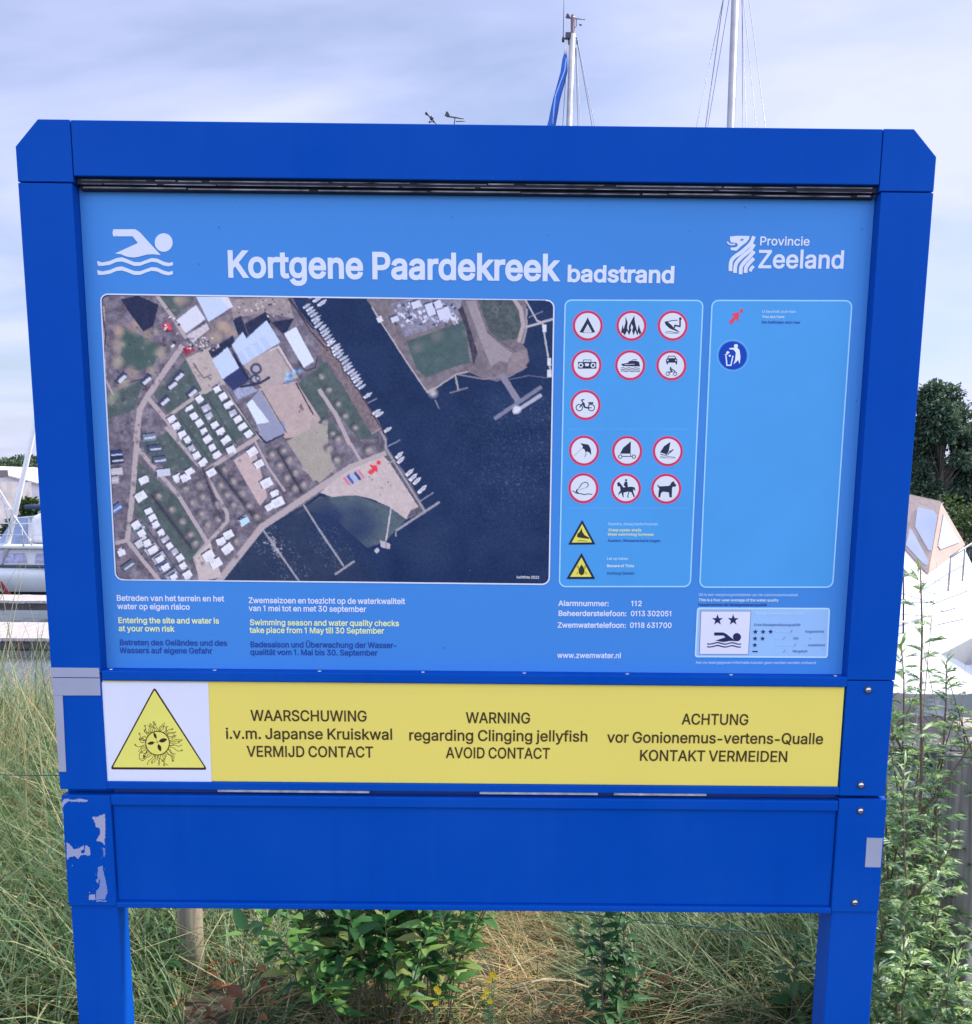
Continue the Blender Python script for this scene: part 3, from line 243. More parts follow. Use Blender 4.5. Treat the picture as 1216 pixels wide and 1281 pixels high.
class Decal:
    """flat printing on the sign: shapes given by photo pixels, laid on the plane y; later layers lie .12 mm nearer"""
    def __init__(s, y): s.y = y; s.v = []; s.f = []; s.m = []; s.cols = []; s.k = 0
    def P(s, px, py): p = at(px, py, s.y); return (p.x, p.z)
    def mi(s, c):
        if c not in s.cols: s.cols.append(c)
        return s.cols.index(c)
    def tri(s, P2, T, c, layer):
        y = s.y-.0006-layer*.00012-(s.k % 20)*.000004; s.k += 1; b = len(s.v)
        s.v += [(x, y, z) for x, z in P2]; s.f += [tuple(b+i for i in t) for t in T]; s.m += [s.mi(c)]*len(T)
    def poly(s, pts, c, layer=0):
        P = [s.P(*p) for p in pts]
        s.tri(P, tessellate_polygon([[Vector((x, z, 0)) for x, z in P]]), c, layer)
    def circ(s, x, y, r, c, layer=0, n=40, ry=None):
        s.poly([(x+r*math.cos(i*2*math.pi/n), y+(ry or r)*math.sin(i*2*math.pi/n)) for i in range(n)], c, layer)
    def ring(s, x, y, r1, r0, c, layer=0, n=48):
        P = [s.P(x+r*math.cos(i*2*math.pi/n), y+r*math.sin(i*2*math.pi/n)) for r in (r1, r0) for i in range(n)]
        s.tri(P, [(i, (i+1) % n, n+(i+1) % n, n+i) for i in range(n)], c, layer)
    def stroke(s, pts, w, c, layer=0, closed=False):
        L, R = [], []; n = len(pts)
        for i in range(n):
            a = pts[i-1] if (i or closed) else pts[0]; b = pts[(i+1) % n] if (i < n-1 or closed) else pts[-1]; p = pts[i]
            d1 = Vector((p[0]-a[0], p[1]-a[1])); d2 = Vector((b[0]-p[0], b[1]-p[1]))
            d1 = d1.normalized() if d1.length > 1e-6 else d2.normalized(); d2 = d2.normalized() if d2.length > 1e-6 else d1
            t = (d1+d2); t = t.normalized() if t.length > 1e-6 else d1; nn = Vector((-t.y, t.x)); k = w/2/max(.5, nn.dot(Vector((-d1.y, d1.x))))
            L.append((p[0]+nn.x*k, p[1]+nn.y*k)); R.append((p[0]-nn.x*k, p[1]-nn.y*k))
        P = [s.P(*q) for q in L+R]
        s.tri(P, [(i, (i+1) % n, n+(i+1) % n, n+i) for i in range(n if closed else n-1)], c, layer)
    def text(s, txt, a, b, cap, c, layer=0, bold=16, slant=0.):
        A, B = s.P(*a), s.P(*b); A1 = s.P(a[0], a[1]-cap); h = math.hypot(A1[0]-A[0], A1[1]-A[1])
        x = 0; items = []
        for ch in txt:
            if ch == ' ': x += 78
            else: items.append((ch, x)); x += FONT[ch][0]
        w = x-30; sx = math.hypot(B[0]-A[0], B[1]-A[1])/w; ux, uz = (B[0]-A[0])/(sx*w), (B[1]-A[1])/(sx*w); sy = h/250
        for ch, x0 in items:
            V, T = glyph(ch, bold)
            s.tri([(A[0]+ux*sx*(x0-15+px+slant*py)-uz*sy*py, A[1]+uz*sx*(x0-15+px)+ux*sy*py) for px, py in V], T, c, layer)
    def rrect(s, C, r, c, layer=0, edge=None, ew=1.5):
        def outline(C, r):
            out = []
            for i in range(4):
                p, a, b = Vector(C[i]), Vector(C[i-1]), Vector(C[(i+1) % 4]); e1 = (a-p).normalized(); e2 = (b-p).normalized()
                for k in range(7):
                    t = k/6*math.pi/2; out.append(tuple(p+e1*r*(1-math.sin(t))+e2*r*(1-math.cos(t))))
            return out
        O = outline(C, r)
        if c: s.poly(O, c, layer)
        if edge: s.stroke(O, ew, edge, layer+1, True)
        return O
    def build(s, name, parent, rough=.42):
        me = bpy.data.meshes.new(name); me.from_pydata(s.v, [], s.f); me.polygons.foreach_set('material_index', s.m)
        bm = bmesh.new(); bm.from_mesh(me)
        for f in bm.faces:
            f.normal_update()
            if f.normal.y > 0: f.normal_flip()
        bm.to_mesh(me); bm.free()
        return link(name, me, parent, [mat('ink_%d_%d_%d' % c, ink(c), rough, spec=.2, var=.03, scale=9) for c in s.cols])

# ---- the printed aerial view, drawn in photo pixels, then laid on the panel grid
def draw_map():
    SS = 2; X0, Y0, X1, Y1 = 118, 360, 700, 740
    W, H = (X1-X0)*SS, (Y1-Y0)*SS
    rs = np.random.RandomState(5)
    img = np.zeros((H, W, 3)); img[:] = (33, 50, 80)
    yy, xx = np.mgrid[0:H, 0:W]; yy = yy/SS+Y0; xx = xx/SS+X0
    def noise(cell, seed):
        r = np.random.RandomState(seed); gh, gw = int(H/cell)+3, int(W/cell)+3
        g = r.rand(gh, gw); a = np.arange(H)/cell; b = np.arange(W)/cell
        ia, ib = a.astype(int), b.astype(int); fa, fb = a-ia, b-ib
        fa = fa*fa*(3-2*fa); fb = fb*fb*(3-2*fb)
        g0 = g[ia][:, ib]*(1-fb)+g[ia][:, ib+1]*fb; g1 = g[ia+1][:, ib]*(1-fb)+g[ia+1][:, ib+1]*fb
        return g0*(1-fa)[:, None]+g1*fa[:, None]
    def z4(p): return [(120+x/4.193, 360+y/4.193) for x, y in p]
    def z5(p): return [(400+x/4.053, 360+y/4.053) for x, y in p]
    def z6(p): return [(120+x/4.193, 540+y/4.193) for x, y in p]
    def z7(p): return [(400+x/4.053, 540+y/4.053) for x, y in p]
    def mask(P):
        P = np.array(P, float); m = np.zeros((H, W), bool)
        a0 = max(0, int((P[:, 0].min()-X0)*SS)-1); a1 = min(W, int((P[:, 0].max()-X0)*SS)+2)
        b0 = max(0, int((P[:, 1].min()-Y0)*SS)-1); b1 = min(H, int((P[:, 1].max()-Y0)*SS)+2)
        if a1 <= a0 or b1 <= b0: return m
        sx, sy = xx[b0:b1, a0:a1], yy[b0:b1, a0:a1]; c = np.zeros(sx.shape, bool)
        for i in range(len(P)):
            (x1, y1), (x2, y2) = P[i-1], P[i]
            if y1 == y2: continue
            c ^= ((y1 > sy) != (y2 > sy)) & (sx < (x2-x1)*(sy-y1)/(y2-y1)+x1)
        m[b0:b1, a0:a1] = c
        return m
    def poly(P, col, var=0, cell=6, seed=1, a=1.0):
        m = mask(P)
        if not m.any(): return
        c = np.array(col, float)
        if var:
            n = noise(cell*SS, seed)*.6+noise(max(1.2, cell*.35)*SS, seed+7)*.4
            c = c+(n[m][:, None]-.5)*2*var
        img[m] = img[m]*(1-a)+c*a
    def line(P, w, col, a=1.0):
        for (xa, ya), (xb, yb) in zip(P[:-1], P[1:]):
            d = math.hypot(xb-xa, yb-ya) or 1; nx, ny = -(yb-ya)/d*w/2, (xb-xa)/d*w/2
            ex, ey = (xb-xa)/d*w*.3, (yb-ya)/d*w*.3
            poly([(xa+nx-ex, ya+ny-ey), (xb+nx+ex, yb+ny+ey), (xb-nx+ex, yb-ny+ey), (xa-nx-ex, ya-ny-ey)], col, a=a)
    def blob(x, y, r, col, soft=.5, a=1.0, ry=None):
        ry = ry or r
        a0 = max(0, int((x-2*r-X0)*SS)); a1 = min(W, int((x+2*r-X0)*SS)+1)
        b0 = max(0, int((y-2*ry-Y0)*SS)); b1 = min(H, int((y+2*ry-Y0)*SS)+1)
        if a1 <= a0 or b1 <= b0: return
        d = np.hypot((xx[b0:b1, a0:a1]-x)/r, (yy[b0:b1, a0:a1]-y)/ry)
        f = (np.clip((1+soft-d)/(2*soft), 0, 1)*a)[..., None]
        img[b0:b1, a0:a1] = img[b0:b1, a0:a1]*(1-f)+np.array(col, float)*f
    def rect(x, y, w, h, ang, col, sh=True):
        c, s = math.cos(ang), math.sin(ang)
        P = [(x+u*w/2*c-v*h/2*s, y+u*w/2*s+v*h/2*c) for u, v in ((-1, -1), (1, -1), (1, 1), (-1, 1))]
        if sh: poly([(p-1.4, q+1.0-2.2) for p, q in P], (46, 48, 66))
        poly(P, col)
        return P
    # water texture, chop in the right half
    img += ((noise(3, 2)-.5)*7+(noise(40, 3)-.5)*10)[..., None]
    chop = np.clip((noise(2.2, 11)-.66)*3, 0, 1)*np.clip((xx-520)/120, 0, 1)*np.clip((690-yy)/80, 0, 1)*np.clip((yy-470)/40, 0, 1)
    img += (chop*42)[..., None]
    # west land
    land = z4([(0, 0), (1010, 0), (1060, 110), (1216, 290)])+z5([(100, 370), (230, 570), (300, 690)])+z7([(310, 0), (340, 80), (440, 220), (540, 400)])+z7([(440, 445), (350, 380), (260, 340), (180, 322), (80, 330), (0, 312)])+z6([(1090, 385), (870, 515), (640, 790), (0, 800)])
    poly(land, (112, 105, 114), 34, 7, 21)
    shallow = z7([(0, 330), (180, 322), (350, 380), (440, 445), (385, 500), (330, 560), (240, 590), (140, 500), (60, 430), (-60, 400), (-130, 420)])
    for k, a in ((0, .55), (1, .5)): poly(shallow, (98, 110, 110), 10, 8, 31, a=a)
    for q, a in ((0, .35), (22, .3), (44, .25)):
        poly(z6([(640, 790), (875, 520), (1090, 390), (1216, 330), (1230+q*4, 560+q), (1330+q*4, 760+q), (1000+q*5, 800)]), (54, 64, 82), 6, 10, 33, a=a)
    for k in range(14): blob(400+rs.rand()*60, 640+rs.rand()*50, 6+rs.rand()*8, (40, 54, 88), .9, .5)
    blob(535, 682, 22, (52, 66, 92), .9, .6)
    green, brown, road, sand = (80, 94, 90), (106, 96, 100), (172, 160, 160), (188, 176, 172)
    # fields and gardens
    for P in (z4([(130, 190), (330, 300), (300, 420), (200, 440), (130, 400)]), z4([(70, 560), (250, 480), (200, 640), (60, 690)]), z4([(330, 40), (520, 50), (420, 160)]),
              z4([(300, 560), (470, 380), (560, 540), (380, 660)]), z4([(370, 690), (640, 500), (860, 790), (420, 797)]), z6([(240, 60), (380, 0), (520, 180), (400, 220), (260, 110)]),
              z6([(215, 150), (480, 400), (560, 570), (500, 700), (300, 500), (200, 440)]), z6([(400, 0), (800, 0), (560, 190), (500, 130)]),
              z5([(0, 350), (230, 640), (330, 770), (200, 770), (0, 530)]), z4([(1050, 510), (1216, 380), (1216, 700), (1140, 660)]), z5([(0, 620), (80, 700), (120, 770), (0, 770)])):
        poly(P, green, 14, 6, 41, a=.9)
    poly(z4([(140, 200), (320, 300), (300, 410), (190, 440), (140, 390)]), (74, 92, 86), 6, 8, 43)
    # beach, sand yards
    poly(z7([(0, 310), (120, 205), (330, 120), (380, 180), (500, 380), (440, 445), (350, 380), (260, 340), (180, 322), (60, 330)]), (188, 174, 172), 9, 5, 51)
    poly(z4([(850, 530), (1050, 490), (1180, 690), (1100, 780), (990, 790)]), (178, 160, 156), 9, 6, 52)
    poly(z6([(1000, 50), (1216, -60), (1216, 230), (1140, 260)]), (160, 152, 142), 6, 8, 53)
    poly(z7([(-90, 190), (-40, -60), (0, -40), (80, 190), (0, 260)]), (160, 152, 142), 6, 8, 53)
    poly(z6([(720, 150), (830, 80), (900, 340), (860, 390)]), (186, 166, 164), 7, 5, 54)
    poly(z4([(470, 370), (600, 310), (680, 500), (570, 560)]), (176, 164, 158), 8, 5, 55)
    poly(z4([(770, 400), (960, 300), (1060, 470), (880, 540)]), (172, 158, 156), 9, 4, 56)
    poly(z4([(700, 60), (1010, 50), (1040, 160), (880, 130), (720, 160)]), (150, 138, 138), 16, 4, 57)
    poly(z4([(480, 240), (700, 130), (720, 240), (560, 330)]), (128, 118, 120), 26, 3, 58)
    poly(z5([(0, 230), (100, 370), (300, 680), (345, 770), (280, 770), (60, 400), (0, 330)]), (122, 108, 110), 20, 3, 59)
    poly(z7([(265, 0), (312, 0), (345, 80), (540, 395), (440, 440), (460, 400), (500, 380), (350, 150), (290, 90)]), (96, 92, 100), 26, 2.5, 60)
    # roads
    for P, w in ((z4([(320, 40), (400, 150), (470, 260)]), 4.5), (z4([(450, 310), (270, 570), (230, 640), (210, 797)]), 7), (z6([(220, -10), (190, 350), (165, 570)]), 6.5),
                 (z4([(265, 570), (370, 690), (440, 797)]), 5.5), (z6([(370, -20), (560, 200), (690, 430), (690, 470), (590, 580)]), 4.6), (z6([(220, 90), (430, 330), (590, 590)]), 5),
                 (z4([(370, 680), (560, 545), (660, 480)]), 4.5), (z6([(560, 215), (830, 40), (940, -30)]), 5.5), (z6([(640, 790), (870, 500), (1216, 265)]), 8), (z7([(-40, 310), (150, 180), (330, 110)]), 6),
                 (z6([(0, 610), (165, 570), (250, 680), (350, 800)]), 5), (z6([(590, 580), (520, 660), (560, 800)]), 5), (z5([(0, 520), (80, 640), (150, 790)]), 5), (z7([(90, -60), (150, 50), (215, 160)]), 3.6),
                 (z6([(830, 40), (900, 180), (990, 310)]), 3), (z4([(640, 440), (720, 600), (870, 800)]), 2.2), (z4([(40, 100), (50, 480), (90, 560)]), 2.5)):
        line(P, w, road)
    poly(z6([(520, 660), (600, 580), (660, 760), (540, 790)]), sand, 8, 4, 61)
    for P in (z4([(30, 90), (50, 250), (40, 420)]), z4([(1020, 60), (1120, 220), (1216, 330)]), z4([(1050, 500), (1140, 665)]), z4([(90, 520), (240, 480), (270, 540)])): line(P, 1.6, (70, 56, 66))
    # trees: pale winter crowns
    for (a, b) in ((120, 220), (120, 300), (110, 390), (190, 450), (210, 200), (280, 250), (340, 340), (290, 430), (150, 510), (90, 580), (440, 60), (660, 200), (700, 220), (620, 260)):
        x, y = z4([(a, b)])[0]
        for k in range(5): blob(x+rs.randn()*3, y+rs.randn()*3, 2.5+rs.rand()*3, (150+rs.randint(30), 138+rs.randint(24), 132), .8, .55)
    def clump(pts, col=(150, 140, 136), r=4):
        for x, y in pts:
            blob(x-2.5, y-2, r*1.1, (62, 64, 72), .6, .8); blob(x, y, r, col, .6, .9)
            for k in range(3): blob(x+rs.randn()*1.5, y+rs.randn()*1.5, 1.5, (172, 160, 154), .8, .6)
    for P in (z6([(290, 330), (500, 610)]), z6([(520, 90), (660, 470)]), z6([(630, 190), (850, 470)]), z6([(950, 90), (1080, 320)])): line(P, 7, (74, 72, 82), a=.55); line(P, 2.2, (54, 52, 62), a=.8)
    clump(z6([(330, 340), (400, 410), (455, 470), (500, 540), (545, 150), (515, 100), (520, 590), (470, 300), (510, 370), (555, 430), (585, 490), (560, 340), (640, 460), (640, 385), (540, 280)]))
    clump(z6([(655, 280), (690, 330), (725, 390), (680, 200), (725, 260), (765, 325), (805, 390), (845, 450), (740, 575), (610, 215)]))
    clump(z6([(925, 120), (965, 180), (1005, 240), (1045, 300), (985, 100), (1015, 150), (1050, 215), (1090, 280)]), (158, 148, 142))
    clump(z7([(50, 90), (90, 145), (95, 40), (250, 95)]), (166, 154, 148)); clump(z5([(10, 450), (45, 520), (95, 590), (130, 650), (180, 710), (30, 680), (65, 740)]), (140, 134, 132), 3.4)
    for k in range(260):
        x, y = z6([(rs.rand()*700+60, rs.rand()*700)])[0]; blob(x, y, .8+rs.rand()*1.6, [(58, 62, 72), (140, 130, 128), (84, 92, 88)][rs.randint(3)], .8, .5)
    for k in range(220):
        x, y = z4([(rs.rand()*620+60, rs.rand()*760)])[0]; blob(x, y, .7+rs.rand()*1.5, [(54, 56, 68), (150, 142, 140), (112, 96, 98)][rs.randint(3)], .8, .5)
    # big roofs with their long shadows
    dark, roof, roof2 = (44, 48, 70), (186, 200, 226), (204, 206, 218)
    for P in (z4([(130, 60), (220, 40), (330, 90), (300, 200), (250, 230), (190, 150)]), z4([(720, 170), (760, 145), (800, 260), (760, 290)]), z4([(780, 190), (890, 125), (920, 180), (820, 290)]), z4([(590, 330), (720, 250), (730, 300), (610, 370)]), z4([(920, 180), (1040, 160), (990, 250)]), z4([(700, 300), (810, 480), (780, 490)])):
        poly(P, dark, 8, 5, 71)
    poly(z4([(525, 45), (640, 45), (715, 100), (590, 180)]), roof); poly(z4([(640, 45), (690, 45), (720, 100), (700, 110)]), roof2)
    poly(z4([(420, 170), (525, 90), (575, 165), (470, 240)]), roof2); poly(z4([(475, 250), (580, 185), (595, 215), (510, 290)]), (190, 184, 190), 16, 2, 72)
    poly(z4([(712, 300), (770, 230), (812, 305), (740, 350)]), roof); poly(z4([(800, 255), (895, 170), (968, 285), (770, 405), (735, 340)]), roof)
    for k in range(4): poly(z4([(740+40*k, 345-25*k), (765+40*k, 330-25*k), (800+40*k, 390-26*k), (775+40*k, 405-26*k)]), (168, 186, 220), a=.6)
    poly(z4([(610, 380), (690, 310), (752, 420), (665, 480)]), roof); poly(z4([(665, 480), (752, 420), (800, 490), (720, 540)]), (52, 60, 96)); poly(z4([(720, 540), (800, 500), (850, 540), (740, 590)]), (150, 156, 180), 26, 1.5, 73)
    poly(z4([(985, 240), (1050, 205), (1145, 385), (1090, 420)]), (206, 214, 230)); line(z4([(1060, 390), (1100, 435), (1150, 420), (1165, 360)]), 1.5, (60, 58, 72))
    poly(z4([(790, 610), (860, 535), (990, 760), (880, 800)]), (142, 146, 168)); poly(z4([(790, 610), (820, 585), (915, 710), (865, 755)]), (206, 216, 230))
    poly(z6([(845, -40), (985, -60), (1000, 0), (900, 60)]), (142, 146, 168)); line(z6([(840, 0), (890, 60), (985, 15)]), 2, dark)
    for x, y, r in ((840, 425, 30), (835, 480, 26), (850, 475, 14)):
        p = z4([(x, y)])[0]; blob(p[0], p[1], r/4.2, (52, 54, 74), .15); blob(p[0], p[1], r/4.2*.66, (160, 156, 170), .2)
    line(z4([(760, 520), (860, 500), (910, 470)]), 3, (52, 54, 74))
    for k in range(9):
        p = z4([(1020+rs.randn()*22, 465+rs.randn()*22)])[0]; blob(p[0], p[1], 2.4, [(110, 160, 206), (150, 190, 220), (88, 130, 180)][k % 3], .4)
    line(z4([(510, 395), (565, 475), (605, 455)]), 1.2, (90, 84, 88)); line(z4([(910, 330), (960, 310), (1040, 440)]), 1, (214, 206, 206)); line(z4([(945, 315), (1030, 445)]), 1, (120, 110, 112)); line(z4([(870, 540), (1000, 760)]), 1.2, (90, 84, 90))
    poly(z4([(340, 195), (380, 180), (405, 215), (370, 235)]), (206, 78, 92)); poly(z4([(455, 320), (500, 300), (520, 330), (470, 355)]), (150, 58, 74), 30, 2, 74)
    for k in range(46):
        p = z4([(480+rs.rand()*170, 260+rs.rand()*80)])[0]; rect(p[0], p[1], 1+rs.rand()*3, 1+rs.rand()*2, rs.rand()*3, [(206, 200, 204), (64, 60, 76), (150, 140, 146)][rs.randint(3)], False)
    for k in range(26):
        p = z4([(350+rs.rand()*90, 150+rs.rand()*160)])[0]; rect(p[0], p[1], 1.5+rs.rand()*4, 1+rs.rand()*2, -.5, [(214, 210, 216), (54, 52, 66), (110, 70, 84)][rs.randint(3)], False)
    for k in range(30):
        p = z4([(740+rs.rand()*280, 60+rs.rand()*90)])[0]; rect(p[0], p[1], 1+rs.rand()*2.4, 1+rs.rand()*1.4, rs.rand()*3, [(206, 196, 196), (84, 70, 78)][rs.randint(2)], False)
    for k in range(7):
        p = z4([(1068+rs.rand()*35, 610+rs.rand()*50)])[0]; line([(p[0]-.8, p[1]+1.5), (p[0]+.8, p[1]-1.5)], .9, (52, 46, 56))
    # caravans
    cw = (218, 218, 226)
    for x, y in ((820, 105), (855, 170), (895, 270), (935, 325), (955, 370), (910, 395), (775, 465), (695, 540), (655, 575), (690, 615), (630, 690), (590, 650), (425, 240), (470, 240), (490, 210), (250, 255), (235, 340), (480, 750), (135, 635), (605, 215)):
        p = z6([(x, y)])[0]; w = 9+rs.rand()*6
        rect(p[0], p[1], w, w*.75, -.55+rs.randn()*.08, cw); rect(p[0]+rs.randn()*3, p[1]+rs.randn()*3, w*.5, w*.4, -.55, (206, 206, 214), False)
    for x, y in ((395, 505), (355, 590), (430, 460), (500, 545), (260, 480), (130, 470)):
        p = z4([(x, y)])[0]; rect(p[0], p[1], 17, 7, -.85, (64, 68, 90), False); rect(p[0]+2, p[1]+2, 12, 4.5, -.85+rs.rand()*.2, (198, 198, 210), False)
    for x, y, c in ((280, 30, (110, 126, 140)), (310, 90, (74, 84, 106)), (335, 150, (84, 92, 112)), (355, 215, (190, 194, 210)), (105, 120, (50, 66, 110)), (105, 210, (190, 182, 184)), (105, 405, (84, 116, 170)), (230, 510, (116, 134, 140)), (240, 580, (196, 200, 204)), (290, 615, (176, 176, 184)), (330, 660, (166, 166, 178)), (355, 705, (100, 114, 142)), (395, 750, (130, 138, 152)), (170, 705, (90, 100, 112)), (110, 150, (46, 50, 72)), (85, 255, (178, 170, 172))):
        p = z6([(x, y)])[0]; rect(p[0], p[1], 17, 9, (-.12 if y < 300 else -.6), c); rect(p[0]+1, p[1]+.5, 14, 2.5, (-.12 if y < 300 else -.6), (188, 192, 206), False)
    for A_, B_, n_ in ((z4([(395, 690)])[0], z6([(555, 160)])[0], 7), (z4([(485, 630)])[0], z6([(640, 120)])[0], 7), (z4([(545, 590)])[0], z6([(705, 90)])[0], 7), (z4([(635, 530)])[0], z6([(800, 20)])[0], 7), (z6([(270, 420)])[0], z6([(460, 700)])[0], 9), (z6([(205, 490)])[0], z6([(400, 760)])[0], 7)):
        for i in range(n_):
            t = i/(n_-1); x, y = A_[0]+(B_[0]-A_[0])*t, A_[1]+(B_[1]-A_[1])*t; x += rs.randn()*.8; y += rs.randn()*.8
            rect(x, y, 9.5+rs.randn(), 7.5+rs.randn()*.8, -.55+rs.randn()*.05, cw if rs.rand() < .8 else (176, 176, 190)); rect(x+rs.randn()*2, y+3, 4, 3.4, -.55, (206, 206, 216), False)
        if n_ == 7: line([(A_[0]+9, A_[1]-4), (B_[0]+9, B_[1]-4)], 1.4, (66, 72, 76), a=.8)
    # quay, jetties and the row of moored boats
    jet = (150, 148, 154)
    line(z4([(1010, 60), (1140, 215), (1216, 300)])[:2], 2.2, (64, 60, 70)); line(z5([(0, 240), (100, 370), (230, 575), (345, 770)]), 1.6, (92, 70, 80))
    line(z7([(310, 0), (335, 45), (335, 85), (530, 400)]), 2.6, jet); line(z7([(390, 500), (605, 358)]), 3, jet); line(z7([(388, 498), (385, 530)]), 2, jet)
    line(z7([(335, 80), (408, 42)]), 1.3, jet); line(z7([(345, 165), (385, 140)]), 1.5, jet); line(z7([(510, 352), (575, 310)]), 1.3, jet); line(z5([(245, 585), (290, 560)]), 1.3, jet); line(z5([(265, 740), (310, 712)]), 1.5, jet)
    line(z7([(362, 385), (335, 560)]), 1.8, (190, 184, 190)); P = z7([(305, 550), (360, 570), (355, 595), (308, 585)]); poly(P, (176, 170, 178)); line(z7([(335, 555), (338, 590)]), 1.2, (120, 112, 124)); rect(*z7([(290, 603)])[0], 5, 6, .8, (180, 178, 190), False)
    line(z6([(1090, 385), (1216, 585)]), 2.4, jet); line(z7([(0, 500), (120, 680)]), 2.4, jet); line(z7([(80, 722), (175, 657)]), 2.8, jet); line(z6([(880, 520), (1070, 790)]), 2.4, jet)
    for k in range(150):
        t = rs.rand(); x, y = 880+190*t, 520+270*t; s = rs.choice([-1, 1])*rs.rand()*95
        p = z6([(x+s*.82, y-s*.56)])[0]; blob(p[0], p[1], .6, (130, 130, 140), .6, .8)
    for k in range(110):
        t = rs.rand(); x, y = 120*t, 500+180*t; s = rs.choice([-1, 1])*rs.rand()*80
        p = z7([(x+s*.82, y-s*.56)])[0]; blob(p[0], p[1], .5, (130, 134, 144), .6, .7)
    for k in range(60):
        t = rs.rand()*.7; p = z6([(905+90*t+rs.randn()*14, 550+130*t+rs.randn()*14)])[0]; blob(p[0], p[1], .9, (176, 168, 174), .5, .8)
    def vessel(x, y, l, w, ang, col):
        c, s = math.cos(ang), math.sin(ang)
        P = [(x+u*l*c-v*w*s, y+u*l*s+v*w*c) for u, v in ((-.5, -.4), (.1, -.5), (.5, 0), (.1, .5), (-.5, .4))]
        poly([(p-1, q+1.2) for p, q in P], (26, 34, 62)); poly(P, col); line([(x-.25*l*c, y-.25*l*s), (x+.2*l*c, y+.2*l*s)], w*.3, (150, 152, 166))
    A, B = z4([(1110, 95)])[0], z5([(215, 500)])[0]
    for k in range(4): vessel(A[0]+2+k*5.5, A[1]-19+k*5, 15, 4.6, -.62, (206, 208, 220)); line([(A[0]-8+k*5.5, A[1]-10+k*5), (A[0]-2+k*5.5, A[1]-14+k*5)], 2, (60, 58, 70))
    for k in range(27):
        t = k/26; vessel(A[0]+(B[0]-A[0])*t+rs.randn()*.5, A[1]+(B[1]-A[1])*t+rs.randn()*.4, 11.5+rs.rand()*4, 3.6, -.62+rs.randn()*.05, [(204, 206, 218), (188, 192, 206), (216, 216, 224)][rs.randint(3)])
    for x, y, l in ((245, 545, 13), (290, 628, 13), (305, 640, 13), (347, 718, 12)):
        vessel(*z5([(x, y)])[0], l, 4.2, -.55, (206, 206, 212))
    for x, y, l in ((405, 118, 13), (413, 142, 13), (458, 205, 14), (475, 230, 14), (495, 248, 14), (522, 290, 16)):
        vessel(*z7([(x, y)])[0], l, 4.8, -.75, (210, 210, 214))
    # east shore
    poly(z5([(240, 65), (265, 100), (330, 190), (430, 360), (540, 530), (570, 545), (600, 500), (690, 440), (750, 425), (830, 460), (900, 475), (960, 450), (1030, 420), (1065, 370), (1050, 310), (1030, 290), (1055, 200), (1045, 40), (240, 40)]), (118, 110, 114), 18, 5, 81)
    line(z5([(265, 100), (430, 360), (545, 530), (600, 500), (690, 440), (750, 425)]), 2, (170, 160, 162))
    poly(z5([(440, 270), (560, 230), (740, 160), (760, 380), (680, 400), (540, 455), (490, 410)]), (76, 94, 92), 8, 7, 82)
    for x, y, r in ((595, 245, 7), (495, 305, 6), (740, 230, 4)): p = z5([(x, y)])[0]; blob(p[0], p[1], r, (112, 112, 110), .6, .8)
    poly(z5([(360, 80), (480, 50), (720, 60), (700, 150), (560, 210), (430, 250)]), (128, 126, 142), 26, 2.5, 83)
    for k in range(110):
        p = z5([(380+rs.rand()*320, 75+rs.rand()*120)])[0]
        rect(p[0], p[1], 1+rs.rand()*5, 1+rs.rand()*3, -.5+rs.choice([0, 1.57]), [(206, 208, 222), (170, 174, 196), (70, 72, 96), (190, 192, 210)][rs.randint(4)], False)
    for x, y, w, h in ((490, 85, 12, 9), (560, 110, 10, 16), (630, 130, 16, 14), (600, 85, 9, 10), (380, 160, 10, 7)): p = z5([(x, y)])[0]; rect(p[0], p[1], w, h, -.35, (196, 200, 218))
    poly(z5([(725, 90), (760, 200), (800, 330), (780, 390), (740, 200), (700, 110)]), (64, 62, 74), 16, 3, 84)
    poly(z5([(740, 65), (790, 65), (850, 230), (920, 290), (990, 340), (950, 380), (910, 370), (870, 400), (820, 280)]), (148, 138, 142), 6, 5, 85)
    poly(z5([(800, 60), (990, 60), (1020, 180), (1000, 260), (920, 270), (860, 220)]), (80, 88, 88), 18, 4, 86)
    line(z5([(985, 60), (1020, 110), (1032, 190), (1010, 270)]), 5, (168, 156, 156)); line(z5([(1050, 110), (1045, 220), (1030, 280)]), 2.5, (150, 142, 146)); line(z5([(850, 225), (920, 275), (1010, 330)]), 1.3, (92, 84, 90))
    p = z5([(890, 110)])[0]; blob(p[0], p[1], 4, (130, 122, 124), .2); blob(p[0], p[1], 3.2, (84, 92, 90), .2)
    poly(z5([(960, 340), (1040, 310), (1060, 370), (1020, 420), (950, 440)]), (136, 124, 126), 16, 3, 87)
    line(z5([(700, 440), (830, 462), (960, 450), (1050, 400)]), 2, (134, 124, 130))
    line(z5([(925, 445), (1010, 580)]), 8, (132, 128, 142)); line(z5([(890, 662), (1120, 505)]), 5, (120, 122, 140)); line(z5([(985, 630), (1120, 545)]), 5, (164, 168, 182)); line(z5([(1000, 610), (1115, 535)]), 1, (80, 84, 104)); p = z5([(1000, 618)])[0]; blob(p[0], p[1], 5, (206, 206, 214), .3)
    line(z5([(688, 445), (702, 518)]), 2.4, (156, 150, 154)); line(z5([(660, 533), (750, 507)]), 2, (120, 118, 128)); line(z5([(585, 570), (605, 612)]), 1.6, (130, 130, 140)); p = z5([(575, 535)])[0]; blob(p[0], p[1], 5, (180, 172, 172), .6)
